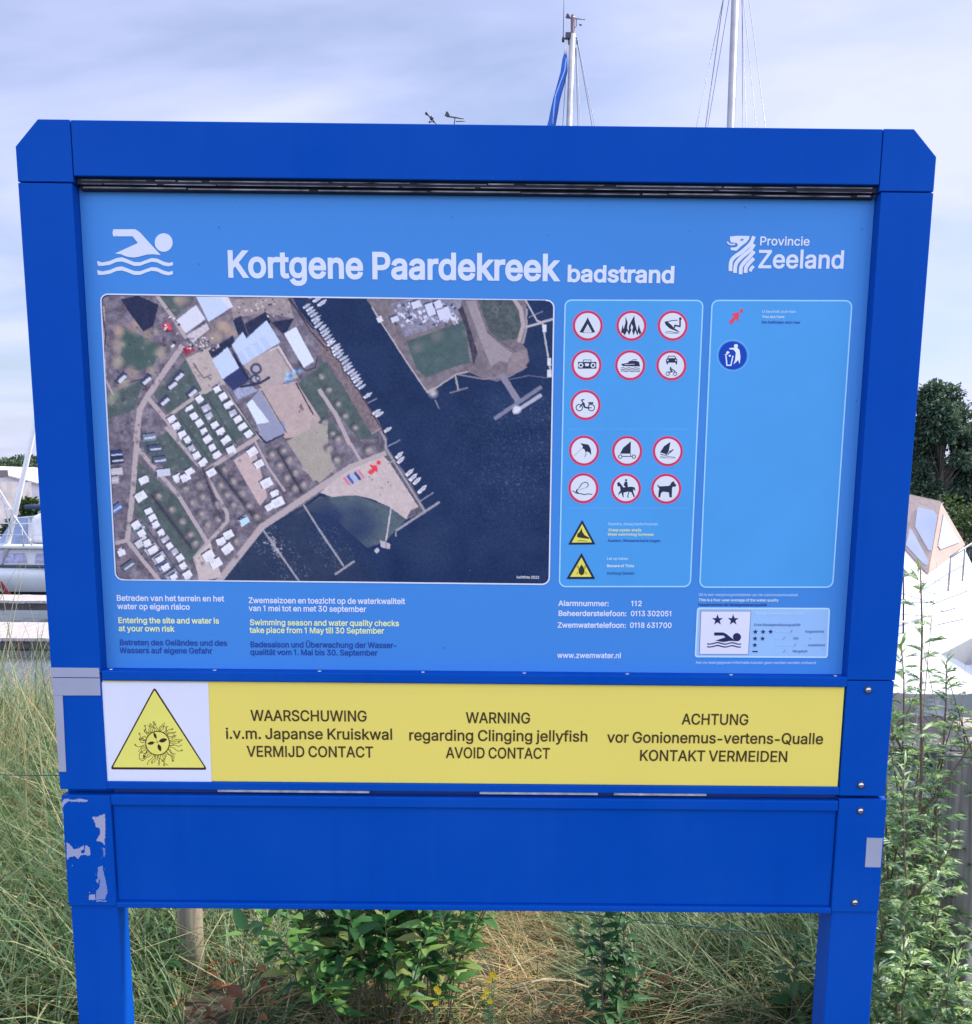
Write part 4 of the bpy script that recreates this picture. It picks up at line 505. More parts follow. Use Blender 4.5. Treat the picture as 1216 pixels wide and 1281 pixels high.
    line(z5([(1045, 65), (1100, 165), (1130, 182), (1175, 450)]), 2.2, (176, 172, 180)); line(z5([(1050, 198), (1195, 155)]), 3, (176, 170, 176)); line(z5([(1060, 150), (1130, 120)]), 1.2, (140, 138, 148)); line(z5([(960, 465), (1060, 445), (1160, 458)]), 1, (110, 112, 128))
    for x, y in ((1140, 205), (1165, 375), (1165, 435)): p = z5([(x, y)])[0]; rect(p[0], p[1], 5, 9, 0, (206, 204, 212), False)
    p = z5([(305, 160)])[0]; rect(p[0], p[1], 7, 7, -.5, (206, 206, 214), False)
    # play flags, arrow, point
    for k, c in enumerate(((200, 120, 140), (74, 92, 168), (150, 176, 214), (60, 70, 130), (196, 130, 138))): line(z7([(125+18*k, 235-9*k), (150+18*k, 268-9*k)]), 3.4, c)
    for k in range(7): p = z7([(90+rs.rand()*280, 240+rs.rand()*60-60*(k % 2))])[0]; blob(p[0], p[1], .7, (80, 70, 80), .5)
    p = z6([(780, 470)])[0]; rect(p[0], p[1], 11, 8, -.5, (176, 210, 224))
    img[:] = img*.5+.125*(np.roll(img, 1, 0)+np.roll(img, -1, 0)+np.roll(img, 1, 1)+np.roll(img, -1, 1))
    img += (rs.rand(H, W, 1)-.5)*10+(noise(1.5, 91)[..., None]-.5)*12
    img[..., 0] -= 1; img[..., 2] += 7; img[:] = (img-96)*1.06+98
    red = (226, 66, 84)
    poly(z7([(240, 205), (266, 190), (250, 166), (291, 172), (294, 208), (281, 200), (260, 220)]), red); p = z7([(299, 157)])[0]; blob(p[0], p[1], 2.6, red, .15)
    return np.clip(img, 8, 250), (X0, Y0, SS)

# ================================================================== THE INFORMATION SIGN
BLUE = paint_mat('blue powder coat', (0, .064, .375), .44, .05)
BLUE2 = paint_mat('blue powder coat of the posts', (0, .064, .385), .42, .07)
STEEL = mat('stainless steel', (.62, .62, .64), .28, 1.0, var=.15, scale=200)
ALU = mat('pale aluminium', (.66, .66, .72), .4, .6, var=.3, scale=60)
RUBBER = mat('dirty black gasket', (.012, .014, .026), .6, spec=.25, var=.6, scale=70)
TRIM = mat('dull gasket edge', (.20, .19, .21), .4, .2, var=.95, scale=26)
GREYTAPE = mat('grey tape', (.36, .36, .44), .6, var=.06, scale=14)

sign = thing('information_sign', (-.03, D, 0), 'large blue notice board on two legs, aerial photograph above a yellow warning strip', 'information sign')
def P0(x, y, z): return (x+.03, y-D, z)
class SB(MB):                                # the sign's own pieces are given in world metres
    def build(s, name, mats, parent=None, bevel=.0012):
        s.v = [(x+.03, y-D, z) for x, y, z in s.v]
        return MB.build(s, name, mats, parent, bevel)
def rel(o):                                  # decals are made in world metres too
    o.data.transform(Matrix.Translation((.03, -D, 0))); return o
F0 = D                                       # front of the fascia
XL, XR, XLi, XRi = -.7605, .6908, -.6750, .6075
ZT, ZS, ZB = 2.206, 2.1128, 1.3215
# legs, running up behind the fascia
for x0, x1 in ((-.7562, -.6705), (.6105, .6955)):
    dd = .05 if x0 < 0 else .068
    m = SB(); m.box(x0, x1, F0+.004, F0+dd, 0, .93); m.box(x0-.0015 if x0 < 0 else x0+.004, x1-.0047, F0+.0245, F0+dd-.002, .93, 2.17); m.build('leg', BLUE2, sign, .003)
# top rail, corner pieces, side fascias
m = SB(); m.box(-.6714, .6031, F0, F0+.0335, 2.1232, ZT-.0006); m.build('top_rail', BLUE, sign)
m = SB(); m.prism([(XL, ZS+.001), (XL, 2.1655), (-.7228, ZT), (-.6728, ZT), (-.6728, ZS+.001)], F0, F0+.024); m.build('corner_piece', BLUE, sign)
m = SB(); m.prism([(.6045, ZS+.001), (.6045, ZT), (.6525, ZT), (XR, 2.1655), (XR, ZS+.001)], F0, F0+.024); m.build('corner_piece', BLUE, sign)
m = SB(); m.box(XL, XLi, F0, F0+.034, ZB+.0008, ZS-.0008); m.build('side_fascia', BLUE, sign)
m = SB(); m.box(XRi, XR, F0, F0+.034, ZB+.0008, ZS-.0008); m.build('side_fascia', BLUE, sign)
# side plates beside the yellow strip and beside the lower panel
m = SB(); m.box(XL+.0012, XLi-.001, F0+.0006, F0+.024, 1.1145, ZB-.0008); m.build('side_plate', BLUE, sign)
m = SB(); m.box(XRi+.001, XR-.001, F0+.0006, F0+.024, 1.1145, ZB-.0008); m.build('side_plate', BLUE, sign)
lowl = SB(); lowl.box(XL+.0035, XLi+.0035, F0-.001, F0+.022, .8985, 1.104); lowl = lowl.build('side_plate', BLUE, sign)
m = SB(); m.box(XRi+.001, XR+.0022, F0-.001, F0+.022, .8985, 1.109); m.build('side_plate', BLUE, sign)
# case behind the board
m = SB(); m.box(XLi+.002, XRi-.002, F0+.0345, F0+.07, 1.116, 2.15); m.build('back_panel', BLUE, sign)
# gasket under the top rail
m = SB(); m.box(XLi+.004, XRi-.004, F0+.008, F0+.026, 2.1126, 2.1225); m.box(XLi+.006, XRi-.006, F0+.014, F0+.0262, 2.1064, 2.1125); gk = m.build('gasket', RUBBER, sign)
for zz_, yy_, h_ in ((2.1182, .0068, .0026), (2.1134, .0068, .0012), (2.1082, .0128, .0028)):
    m = SB()
    x = XLi+.012
    rg = random.Random(int(zz_*1000))
    while x < XRi-.03:
        L = rg.uniform(.03, .2); e = min(XRi-.012, x+L)
        q = rg.uniform(-.0007, .0007); m.box(x, e, F0+yy_, F0+yy_+.004, zz_+q, zz_+h_+q-rg.uniform(0, .0012)); x = e+rg.uniform(.0005, .02)
    m.build('gasket_edge', TRIM, gk, .0006)
# sill between board and strip, with its rivets
m = SB(); m.box(-.6742, .6086, F0-.002, F0+.0335, 1.3095, 1.3275); sill = m.build('sill', BLUE, sign, .0025)
for px, py in ((138, 839), (268, 840.5), (399.5, 843), (529, 844), (656, 845), (785, 846), (915, 846.5), (1046, 847)):
    p = at(px, py, F0+.004); m = SB(); m.lathe([(.0042, 0), (.0038, .0012), (.0022, .0022), (.0004, .0026)], (p.x, F0+.008, 1.3274), 12); m.build('rivet', STEEL, sill, 0)
# lip under the yellow strip, bright metal strip segments in the slit, lower panel
m = SB(); m.box(XLi-.0008, XRi+.0006, F0-.001, F0+.0335, 1.1160, 1.1298); lip = m.build('lower_lip', BLUE, sign, .0015)
for a, b in ((272, 462), (600, 748), (768, 884)):
    m = SB(); A, B = at(a, 991.5, F0+.004), at(b, 993, F0+.004); m.box(A.x, B.x, F0+.004, F0+.012, 1.1105, 1.1152); m.build('bright_strip', ALU, lip, .0008)
m = SB(); m.box(XLi+.005, XRi-.001, F0+.014, F0+.03, 1.1065, 1.1158); m.build('dark_gap', mat('blue in the gap', (.003, .03, .2), .5), lip, 0)
m = SB(); m.box(XLi+.0042, XRi, F0+.005, F0+.02, .9065, 1.0865); m.box(XLi+.0042, XRi, F0-.002, F0+.02, 1.0866, 1.1055); m.box(XLi+.0042, XRi, F0-.004, F0+.02, .8958, .9064); m.build('lower_panel', BLUE, sign, .002)
# screws on the right-hand plates
for px, py, z in ((1086, 863, 0), (1077, 982, 0), (1076, 1014, 1), (1069, 1128.5, 1)):
    p = at(px, py, F0); y = F0-.001*z
    m = SB(); m.lathe([(.0072, -.0001), (.0072, -.0008), (.0062, -.001)], (p.x, y, p.z), 20, axis='y'); ws = m.build('washer', mat('dark washer', (.02, .03, .09), .5), sign, 0)
    m = SB(); m.lathe([(.0052, -.001), (.005, -.0022), (.0036, -.0036), (.0015, -.0042)], (p.x, y, p.z), 16, axis='y')
    m.box(p.x-.0028, p.x+.0028, y-.0047, y-.004, p.z-.0006, p.z+.0006, 1); m.build('screw', [STEEL, RUBBER], ws, 0)
# tape, sticker, peeled paint
m = SB()
def tp(px, py, y=F0-.0004): p = at(px, py, y); return (p.x, p.z)
m.prism([tp(64, 835), tp(124, 835.6), tp(125, 847.5), tp(65, 847)], F0-.0012, F0-.0002)
m.prism([tp(65, 848), tp(125, 848.5), tp(126, 870), tp(67, 870)], F0-.0009, F0-.0002)
m.prism([tp(67.2, 870.2), tp(78.5, 870.2), tp(83, 965.5), tp(74, 965.5)], F0-.0009, F0-.0002)
m.build('grey_tape', GREYTAPE, sign, .0003)['label'] = 'grey adhesive tape stuck round the corner of the left plate'
m = SB(); m.prism([tp(1084.5, 1048, F0-.0015), tp(1104.3, 1048.6, F0-.0015), tp(1101.5, 1085, F0-.0015), tp(1082, 1084.6, F0-.0015)], F0-.002, F0-.0011); m.build('sticker', GREYTAPE, sign, 0)['label'] = 'blank grey sticker on the right plate'
dc = Decal(F0-.001)
ry = (140, 150, 190)
def zz6(P): return [(60+x/6.41, 960+y/6.41) for x, y in P]
rg = random.Random(9)
def ragged(P, j=1.0):
    out = []
    for i in range(len(P)):
        a, b = P[i], P[(i+1) % len(P)]; n = max(2, int(math.dist(a, b)/5))
        for k in range(n): out.append((a[0]+(b[0]-a[0])*k/n+rg.uniform(-3.6, 3.6)*j, a[1]+(b[1]-a[1])*k/n+rg.uniform(-3.6, 3.6)*j))
    return zz6(out)
for P, c in (([(110, 290), (128, 255), (150, 248), (200, 262), (260, 250), (322, 262), (315, 275), (240, 276), (170, 272), (135, 290), (118, 326)], ry),
             ([(355, 398), (400, 392), (458, 372), (462, 470), (460, 560), (455, 580), (458, 632), (438, 600), (385, 585), (405, 560), (420, 530), (418, 490), (385, 475), (375, 430)], (148, 154, 188)),
             ([(150, 600), (175, 612), (200, 650), (232, 655), (262, 640), (288, 622), (292, 650), (264, 672), (276, 690), (296, 680), (300, 622), (335, 640), (342, 700), (325, 710), (300, 700), (262, 705), (245, 735), (215, 712), (180, 715), (152, 745)], ry),
             ([(405, 795), (440, 790), (445, 830), (462, 900), (475, 960), (478, 1010), (455, 1060), (385, 1062), (388, 990), (415, 960), (418, 900), (395, 870)], (112, 132, 190)),
             ([(385, 905), (405, 880), (412, 912), (398, 930)], (120, 138, 186)), ([(325, 1062), (335, 1020), (376, 1014), (378, 1062)], ry), ([(440, 640), (462, 650), (456, 720), (445, 700)], (96, 122, 190)),
             ([(392, 1066), (470, 1068), (468, 1074), (392, 1073)], (150, 156, 190)), ([(118, 300), (128, 420), (122, 420)], (110, 130, 190))):
    dc.poly(ragged(P), c, 0)
for k in range(70):
    cx_, cy_ = rg.choice([(170, 700), (430, 480), (430, 900), (200, 270), (340, 1030), (445, 700), (130, 420)]); x_, y_ = cx_+rg.gauss(0, 34), cy_+rg.gauss(0, 60); r_ = rg.uniform(1.2, 5)
    if 112+(y_-240)*.045 < x_ < 455 and 240 < y_ < 1070: dc.poly(zz6([(x_+r_*rg.uniform(.5, 1.3)*math.cos(q*1.05), y_+r_*rg.uniform(.5, 1.3)*math.sin(q*1.05)) for q in range(6)]), rg.choice([ry, (112, 132, 190), (70, 104, 190)]), .5)
rel(dc.build('peeled_paint', lowl, .7))['label'] = 'patches of bare grey primer where the blue paint has flaked'

# ------------------------------------------------------------------ the light blue board
BY = F0+.025
m = SB(); m.box(XLi+.0006, XRi-.0006, BY, BY+.008, 1.326, 2.112)
board = m.build('information_panel', mat('printed blue board', ink((63, 130, 213)), .4, spec=.12, var=.025, scale=2.2), sign, 0)
W1, YE, NV, PALE = (203, 214, 247), (236, 234, 176), (32, 62, 150), (180, 212, 250)
def sub(dc, name, label=None, parent=None, rough=.4):
    o = rel(dc.build(name, parent or board, rough))
    if label: o['label'] = label
    return o
# title
dc = Decal(BY); dc.text('Kortgene Paardekreek', (285.5, 346), (697, 350.6), 31.5, W1, bold=24); dc.text('badstrand', (710, 352), (843, 353.6), 19.8, W1, bold=24); sub(dc, 'title_lettering', 'white bold heading Kortgene Paardekreek badstrand')
# swimmer
def swim(dc, f, c, layer=0):
    dc.stroke([f(104, 70), f(128, 70), f(190, 70)], f.s*29, c, layer) ; dc.circ(*f(116, 70), f.s*14.3, c, layer+.2)
    dc.poly([f(176, 55), f(196, 56), f(214, 68), f(300, 162), f(268, 158), f(240, 160), f(212, 168), f(190, 172), f(160, 168), f(136, 158), f(112, 155), f(206, 112), f(184, 84)], c, layer+.1)
    dc.circ(*f(312, 110), f.s*37, c, layer, ry=f.s*38)
    for o in (0, 37):
        up = [(38, 186), (60, 192), (90, 186), (118, 174), (140, 171), (160, 178), (190, 190), (215, 191), (240, 182), (262, 174), (285, 176), (310, 188), (332, 194), (350, 190)]
        lo = [(350, 203), (332, 208), (310, 204), (285, 192), (262, 189), (240, 196), (215, 206), (190, 206), (160, 194), (140, 188), (118, 190), (90, 202), (60, 206), (42, 206)]
        dc.poly([f(x, y+o) for x, y in up+lo], c, layer)
class Map2:
    def __init__(s, ox, oy, sc, sy=None, bx=0, by=0): s.a = (ox, oy, sc, sy or sc, bx, by); s.s = sc
    def __call__(s, x, y): ox, oy, sc, sy, bx, by = s.a; return (ox+(x-bx)*sc, oy+(y-by)*sy)
dc = Decal(BY); swim(dc, Map2(110, 270, 1/3.286), W1); sub(dc, 'swimmer_symbol', 'white swimmer over two waves')
# province crest and words
dc = Decal(BY); f = Map2(840, 270, 1/4.504)
dc.text('Provincie', (950.3, 306.8), (1012.2, 307.3), 10.6, W1, bold=13); dc.text('Zeeland', (948.8, 335), (1055, 335.6), 21.6, W1, bold=17)
dc.poly([f(*p) for p in ((330, 117), (372, 113), (440, 114), (436, 132), (420, 152), (392, 172), (366, 197), (334, 194), (333, 180), (362, 178), (374, 168), (368, 154), (350, 152), (334, 150), (330, 136))], W1)
dc.stroke([f(*p) for p in ((314, 146), (322, 158), (338, 163), (358, 160))], 1.7, W1, 1); dc.poly([f(*p) for p in ((384, 138), (396, 128), (408, 132), (398, 142))], (74, 135, 224), 2)
for k, (a, b, c_, d_, e_) in enumerate((((464, 116), (446, 156), (400, 200), (340, 248), (332, 312)), ((466, 160), (440, 196), (392, 236), (362, 274), (358, 322)), ((466, 200), (440, 230), (410, 262), (392, 290), (389, 330)), ((464, 240), (442, 262), (424, 284), (418, 300), (417, 322)), ((463, 284), (452, 294), (447, 302), (445, 308), (444, 314)))):
    pts = [Vector(q) for q in (a, b, c_, d_, e_)]; cur = []
    for i in range(4):
        p0, p1, p2, p3 = pts[max(0, i-1)], pts[i], pts[i+1], pts[min(4, i+2)]
        for j in range(5):
            t = j/5; cur.append(.5*((2*p1)+(p2-p0)*t+(2*p0-5*p1+4*p2-p3)*t*t+(3*p1-p0-3*p2+p3)*t**3))
    cur.append(pts[-1]); dc.stroke([f(*q) for q in cur], (21 if k < 4 else 18)/4.504, W1, 1)
sub(dc, 'province_crest', 'white striped lion head with the words Provincie Zeeland')

# ------------------------------------------------------------------ the aerial photograph print
dc = Decal(BY); MAPC = [(126, 368), (693, 376), (687, 731), (145, 725)]
dc.rrect(MAPC, 9, (30, 44, 84), 0, (206, 216, 244), 1.7)
img, (MX0, MY0, MSS) = draw_map()
Q = [at(*c, BY) for c in MAPC]; x0, x1 = Q[0].x+.0012, Q[1].x-.0012; z1, z0 = (Q[0].z+Q[1].z)/2-.0012, (Q[2].z+Q[3].z)/2+.0012
NX, NZ = 600, 376
gx, gz = np.meshgrid(np.linspace(x0, x1, NX), np.linspace(z1, z0, NZ)); my = BY-.0009
V = np.stack([gx.ravel(), np.full(gx.size, my), gz.ravel()], 1)
ppx, ppy = pixel(V)
ii = np.clip(((ppy-MY0)*MSS).round().astype(int), 0, img.shape[0]-1); jj = np.clip(((ppx-MX0)*MSS).round().astype(int), 0, img.shape[1]-1)
c8 = img[ii, jj]/255.; cl = np.where(c8 < .04, c8/12.92, ((c8+.055)/1.055)**2.4)/np.array(PRINT_LIGHT)
idx = np.arange(NX*NZ).reshape(NZ, NX)
R_ = .0115; uu, vv = np.minimum(gx-x0, x1-gx), np.minimum(z1-gz, gz-z0)      # rounded corners
okv = ~((uu < R_) & (vv < R_) & (np.hypot(R_-uu, R_-vv) > R_))
Fq = np.stack([idx[:-1, :-1], idx[1:, :-1], idx[1:, 1:], idx[:-1, 1:]], -1).reshape(-1, 4)
Fq = Fq[okv.ravel()[Fq].all(1)]
mm = bpy.data.materials.new('aerial print'); mm.use_nodes = True; mn, ml = mm.node_tree.nodes, mm.node_tree.links
an = mn.new('ShaderNodeVertexColor'); an.layer_name = 'print'; ml.new(an.outputs[0], mn['Principled BSDF'].inputs['Base Color']); mn['Principled BSDF'].inputs['Roughness'].default_value = .4; mn['Principled BSDF'].inputs['Specular IOR Level'].default_value = .12
frame_o = sub(dc, 'aerial_photograph', 'printed aerial photograph of a harbour with caravans, jetties and a beach')
V[:, 0] += .03; V[:, 1] -= D
ap = np_mesh('aerial_photograph', V, Fq, None, [mm], False)
ca = ap.data.color_attributes.new('print', 'FLOAT_COLOR', 'POINT'); ca.data.foreach_set('color', np.concatenate([cl, np.ones((len(cl), 1))], 1).astype(np.float32).ravel())
# frame and print are one part
fm = frame_o.data; bm = bmesh.new(); bm.from_mesh(ap.data); bm.faces.ensure_lookup_table()
nm = len(fm.materials)
for f_ in bm.faces: f_.material_index = nm
bm.from_mesh(fm); fm.materials.append(mm); bm.to_mesh(fm); bm.free(); bpy.data.objects.remove(ap)
dc = Decal(BY-.0008); dc.text('luchtfoto 2022', (646.4, 723.4), (674.5, 723.8), 3.2, (214, 216, 230), bold=14); sub(dc, 'photo_credit')

# ------------------------------------------------------------------ symbol boxes
BOX, EDGE = (70, 150, 224), (150, 204, 252)
dc = Decal(BY); dc.rrect([(707, 375.5), (879.4, 376), (863.4, 733.8), (699.7, 733.8)], 8, BOX, 0, EDGE, 1.7)
for y, a, b in ((537, 712, 862), (635.6, 710, 858)):
    x = a
    while x < b: dc.stroke([(x, y), (x+1.5, y)], .8, (112, 182, 246), 2); x += 3.2
sub(dc, 'symbol_box', 'light blue rounded box of prohibition symbols')
dc = Decal(BY); dc.rrect([(890.8, 375.9), (1065.7, 376.3), (1041.4, 734.5), (875.3, 734.5)], 8, BOX, 0, EDGE, 1.7); sub(dc, 'facility_box', 'light blue rounded box, nearly empty')
INK = (36, 42, 72)
def ban(cx, cy, name, label, draw, zx, zy):
    dc = Decal(BY-.0003); dc.circ(cx, cy, 19.2, (206, 110, 170), 0); dc.circ(cx, cy, 18.5, (190, 48, 92), 1); dc.circ(cx, cy, 15.9, (240, 205, 222), 2); dc.circ(cx, cy, 15.0, (206, 216, 236), 3)
    f = lambda x, y: (zx+x/6.4, zy+y/6.4)
    p = lambda pts, c=INK, l=4: dc.poly([f(*q) for q in pts], c, l)
    s = lambda pts, w=8, c=INK, l=4, cl=False: dc.stroke([f(*q) for q in pts], w/6.4, c, l, cl)
    c = lambda x, y, r, cc=INK, l=4: dc.circ(*f(x, y), r/6.4, cc, l, 24)
    r = lambda x, y, r1, r0, cc=INK, l=4: dc.ring(*f(x, y), r1/6.4, r0/6.4, cc, l, 28)
    draw(p, s, c, r); sub(dc, 'prohibition_sign', label)
WH = (206, 216, 236)
def d_tent(p, s, c, r): p([(225, 170), (232, 190), (285, 292), (262, 296), (225, 226), (188, 296), (160, 292), (218, 190)]); p([(225, 240), (252, 296), (198, 296)], (196, 204, 226), 5); s([(188, 296), (262, 296)], 4)
def d_fire(p, s, c, r):
    p([(492, 295), (505, 230), (512, 270), (528, 215), (526, 165), (545, 215), (540, 262), (552, 285), (556, 240), (575, 200), (598, 158), (602, 205), (612, 250), (622, 290), (634, 230), (642, 262), (655, 300), (640, 312), (632, 290), (622, 318), (606, 276), (592, 318), (576, 268), (556, 316), (540, 280), (522, 316), (508, 300)])
    p([(575, 225), (588, 250), (580, 285), (568, 260)], WH, 5)
def d_jetski(p, s, c, r): p([(840, 208), (860, 204), (896, 236), (920, 262), (960, 288), (940, 286), (880, 262), (848, 232)]); s([(848, 212), (896, 200), (944, 196)], 6); s([(964, 185), (964, 230), (962, 246), (924, 238), (918, 256)], 12); c(966, 184, 11); s([(844, 292), (880, 286), (930, 296), (960, 292)], 4); s([(850, 300), (950, 302)], 3)
def d_radio(p, s, c, r): p([(148, 530), (294, 530), (294, 584), (148, 584)]); s([(190, 528), (192, 514), (250, 514), (252, 528)], 5); c(170, 557, 20, WH, 5); c(268, 557, 20, WH, 5); c(170, 557, 10, INK, 6); c(268, 557, 10, INK, 6); p([(202, 542), (236, 542), (232, 564), (206, 564)], WH, 5)
def d_boat(p, s, c, r):
    p([(490, 548), (545, 538), (560, 522), (608, 520), (636, 530), (644, 566), (508, 564)]); s([(576, 522), (590, 510), (620, 512)], 4); s([(520, 553), (600, 548)], 4, WH, 5)
    for o in (0, 14, 26): s([(490, 578+o), (510, 576+o), (530, 582+o), (556, 576+o), (580, 583+o), (606, 577+o), (642, 582+o)], 5)
def d_car(p, s, c, r): p([(852, 510), (866, 500), (930, 500), (942, 512), (942, 536), (852, 536)]); s([(864, 502), (872, 484), (922, 484), (932, 502)], 6); p([(856, 536), (868, 536), (866, 552), (856, 548)]); p([(928, 536), (940, 536), (940, 548), (930, 552)]); c(866, 518, 6, WH, 5); c(930, 518, 6, WH, 5); r(866, 624, 17, 12); r(924, 624, 17, 12); s([(890, 570), (886, 588), (900, 606), (884, 612)], 10); s([(892, 584), (918, 600), (926, 622)], 7); s([(886, 604), (868, 622)], 5)
def d_moped(p, s, c, r): r(158, 896, 29, 22); r(254, 896, 29, 22); s([(192, 830), (176, 836), (188, 858), (160, 894)], 9); p([(184, 846), (202, 864), (204, 886), (236, 896), (236, 904), (196, 898), (184, 872)]); p([(230, 852), (272, 852), (268, 866), (232, 866)]); s([(214, 900), (256, 896)], 8); s([(236, 868), (230, 898)], 6); s([(186, 832), (200, 834)], 5)
def sh(fn, dy): return lambda p, s, c, r: fn(p, s, c, r)
def d_parasol(p, s, c, r): p([(230, 92), (262, 98), (296, 104), (314, 140), (318, 188), (300, 166), (284, 158), (272, 166), (262, 140), (246, 134), (250, 116)]); s([(290, 120), (264, 204)], 3); s([(246, 132), (176, 196)], 4, (160, 166, 190)); s([(286, 176), (264, 206)], 4, (160, 166, 190))
def d_landyacht(p, s, c, r): p([(634, 78), (632, 176), (548, 176), (572, 130)]); s([(634, 176), (630, 196)], 5); s([(566, 198), (650, 198)], 6); r(550, 200, 17, 11); r(658, 200, 17, 11)
def d_surf(p, s, c, r): p([(952, 82), (936, 160), (920, 182), (868, 166), (900, 116)]); s([(976, 142), (950, 164), (928, 180)], 8); s([(940, 160), (966, 148)], 5); p([(866, 174), (900, 186), (940, 182), (920, 192), (880, 188)]); s([(868, 200), (900, 204), (940, 200), (990, 206)], 4); s([(868, 210), (990, 212)], 3, (120, 126, 150))
def d_kite(p, s, c, r): s([(222, 446), (244, 414), (272, 404), (290, 412), (294, 430), (280, 446)], 6); s([(222, 446), (206, 466)], 4); s([(280, 446), (210, 470)], 3, (120, 126, 150)); s([(206, 460), (198, 480), (214, 490)], 10); s([(168, 472), (196, 492), (240, 498), (260, 504), (290, 498), (326, 502)], 7)
def d_horse(p, s, c, r): p([(524, 412), (540, 402), (556, 422), (574, 446), (640, 440), (664, 446), (672, 470), (662, 470), (656, 456), (652, 478), (668, 522), (658, 524), (638, 484), (610, 480), (576, 488), (568, 524), (576, 526), (560, 484), (536, 506), (530, 528), (536, 492), (552, 468), (546, 436), (530, 440)]); c(596, 388, 9); p([(586, 400), (606, 400), (610, 436), (602, 470), (592, 470), (590, 440), (576, 430)]); s([(560, 484), (574, 524)], 6); s([(618, 482), (608, 522), (616, 526)], 7)
def d_dog(p, s, c, r): p([(848, 422), (862, 438), (936, 434), (950, 426), (958, 406), (980, 396), (984, 412), (1000, 430), (988, 442), (970, 440), (964, 456), (962, 526), (944, 526), (938, 486), (890, 480), (876, 492), (868, 526), (854, 526), (856, 484), (862, 456), (846, 432)])
Z8, Z9 = (700, 370), (690, 540)
for cx, cy, label, fn, z in ((735.2, 407.5, 'round red-rimmed sign with a tent', d_tent, Z8), (789.8, 407.5, 'round red-rimmed sign with flames', d_fire, Z8), (841.4, 407.5, 'round red-rimmed sign with a jet ski rider', d_jetski, Z8),
                             (733.6, 456.7, 'round red-rimmed sign with a portable radio', d_radio, Z8), (788.3, 457, 'round red-rimmed sign with a motor boat', d_boat, Z8), (839.8, 457.2, 'round red-rimmed sign with a car above a motorcycle', d_car, Z8),
                             (732.5, 506.7, 'round red-rimmed sign with a moped', d_moped, Z8), (730.6, 563.8, 'round red-rimmed sign with a parasol', d_parasol, Z9), (784.5, 564.2, 'round red-rimmed sign with a sand yacht', d_landyacht, Z9),
                             (835.3, 564.5, 'round red-rimmed sign with a windsurfer', d_surf, Z9), (729.8, 610.8, 'round red-rimmed sign with a kite surfer', d_kite, Z9), (783, 611.1, 'round red-rimmed sign with a horse rider', d_horse, Z9), (833.4, 611.4, 'round red-rimmed sign with a dog', d_dog, Z9)):
    ban(cx, cy, 'prohibition_sign', label, fn, *z)
def rtri(A, B, C, r):
    P = [Vector(A), Vector(B), Vector(C)]; out = []
    for i in range(3):
        p, a, b = P[i], P[i-1], P[(i+1) % 3]; e1, e2 = (a-p).normalized(), (b-p).normalized()
        for k in range(6):
            t = k/5; out.append(tuple((p+e1*r)*(1-t)**2+p*2*t*(1-t)+(p+e2*r)*t*t))
    return out
def warn(A, B, C, label, draw):
    dc = Decal(BY-.0003); c = (Vector(A)+Vector(B)+Vector(C))/3
    dc.poly(rtri(A, C, B, 1.5), (28, 40, 70), 0); dc.poly([tuple(c+(Vector(p)-c)*.74) for p in (A, C, B)], (226, 212, 90), 1)
    f = lambda x, y: (690+x/6.4, 540+y/6.4)
    draw(lambda pts, l=2: dc.poly([f(*q) for q in pts], (52, 46, 44), l), lambda pts, w: dc.stroke([f(*q) for q in pts], w/6.4, (52, 46, 44), 2)); sub(dc, 'warning_triangle', label)
warn((728.3, 650.2), (710.6, 681.4), (745, 681.1), 'small yellow triangle with a foot', lambda p, s: (p([(240, 770), (246, 800), (262, 826), (302, 850), (300, 858), (262, 854), (206, 846), (204, 822), (226, 800)]), s([(204, 876), (240, 870), (280, 878)], 4)))
warn((727.5, 691.6), (708.4, 724.4), (744.7, 724.4), 'small yellow triangle with a tick', lambda p, s: (p([(240, 1064), (252, 1080), (264, 1108), (258, 1140), (240, 1150), (222, 1140), (216, 1108), (228, 1080)]), s([(218, 1100), (200, 1078)], 4), s([(262, 1100), (278, 1078)], 4), s([(216, 1120), (200, 1140)], 4), s([(264, 1120), (282, 1140)], 4), s([(220, 1092), (206, 1066)], 3), s([(258, 1092), (272, 1066)], 3)))
for LL in ((('Oesters, draag badschoenen', (760.6, 657), (822.8, 657.2), (160, 208, 250)), ('Sharp oyster shells', (761, 664.6), (802.2, 664.8), YE), ('Wear swimming footwear', (760.3, 670), (817.8, 670.2), YE), ('Austern, Wasserschuhe tragen', (760.3, 677.8), (826, 678), NV)),
                   (('Let op teken', (759.2, 700.3), (785.6, 700.4), (170, 214, 250)), ('Beware of Ticks', (759.2, 709.4), (793, 709.5), (214, 228, 230)), ('Achtung Zecken', (759.2, 718.6), (793.4, 718.7), NV))):
    dc = Decal(BY-.0003)
    for t, a, b, c in LL: dc.text(t, a, b, 3.3, c, bold=12)
    sub(dc, 'caution_lettering')
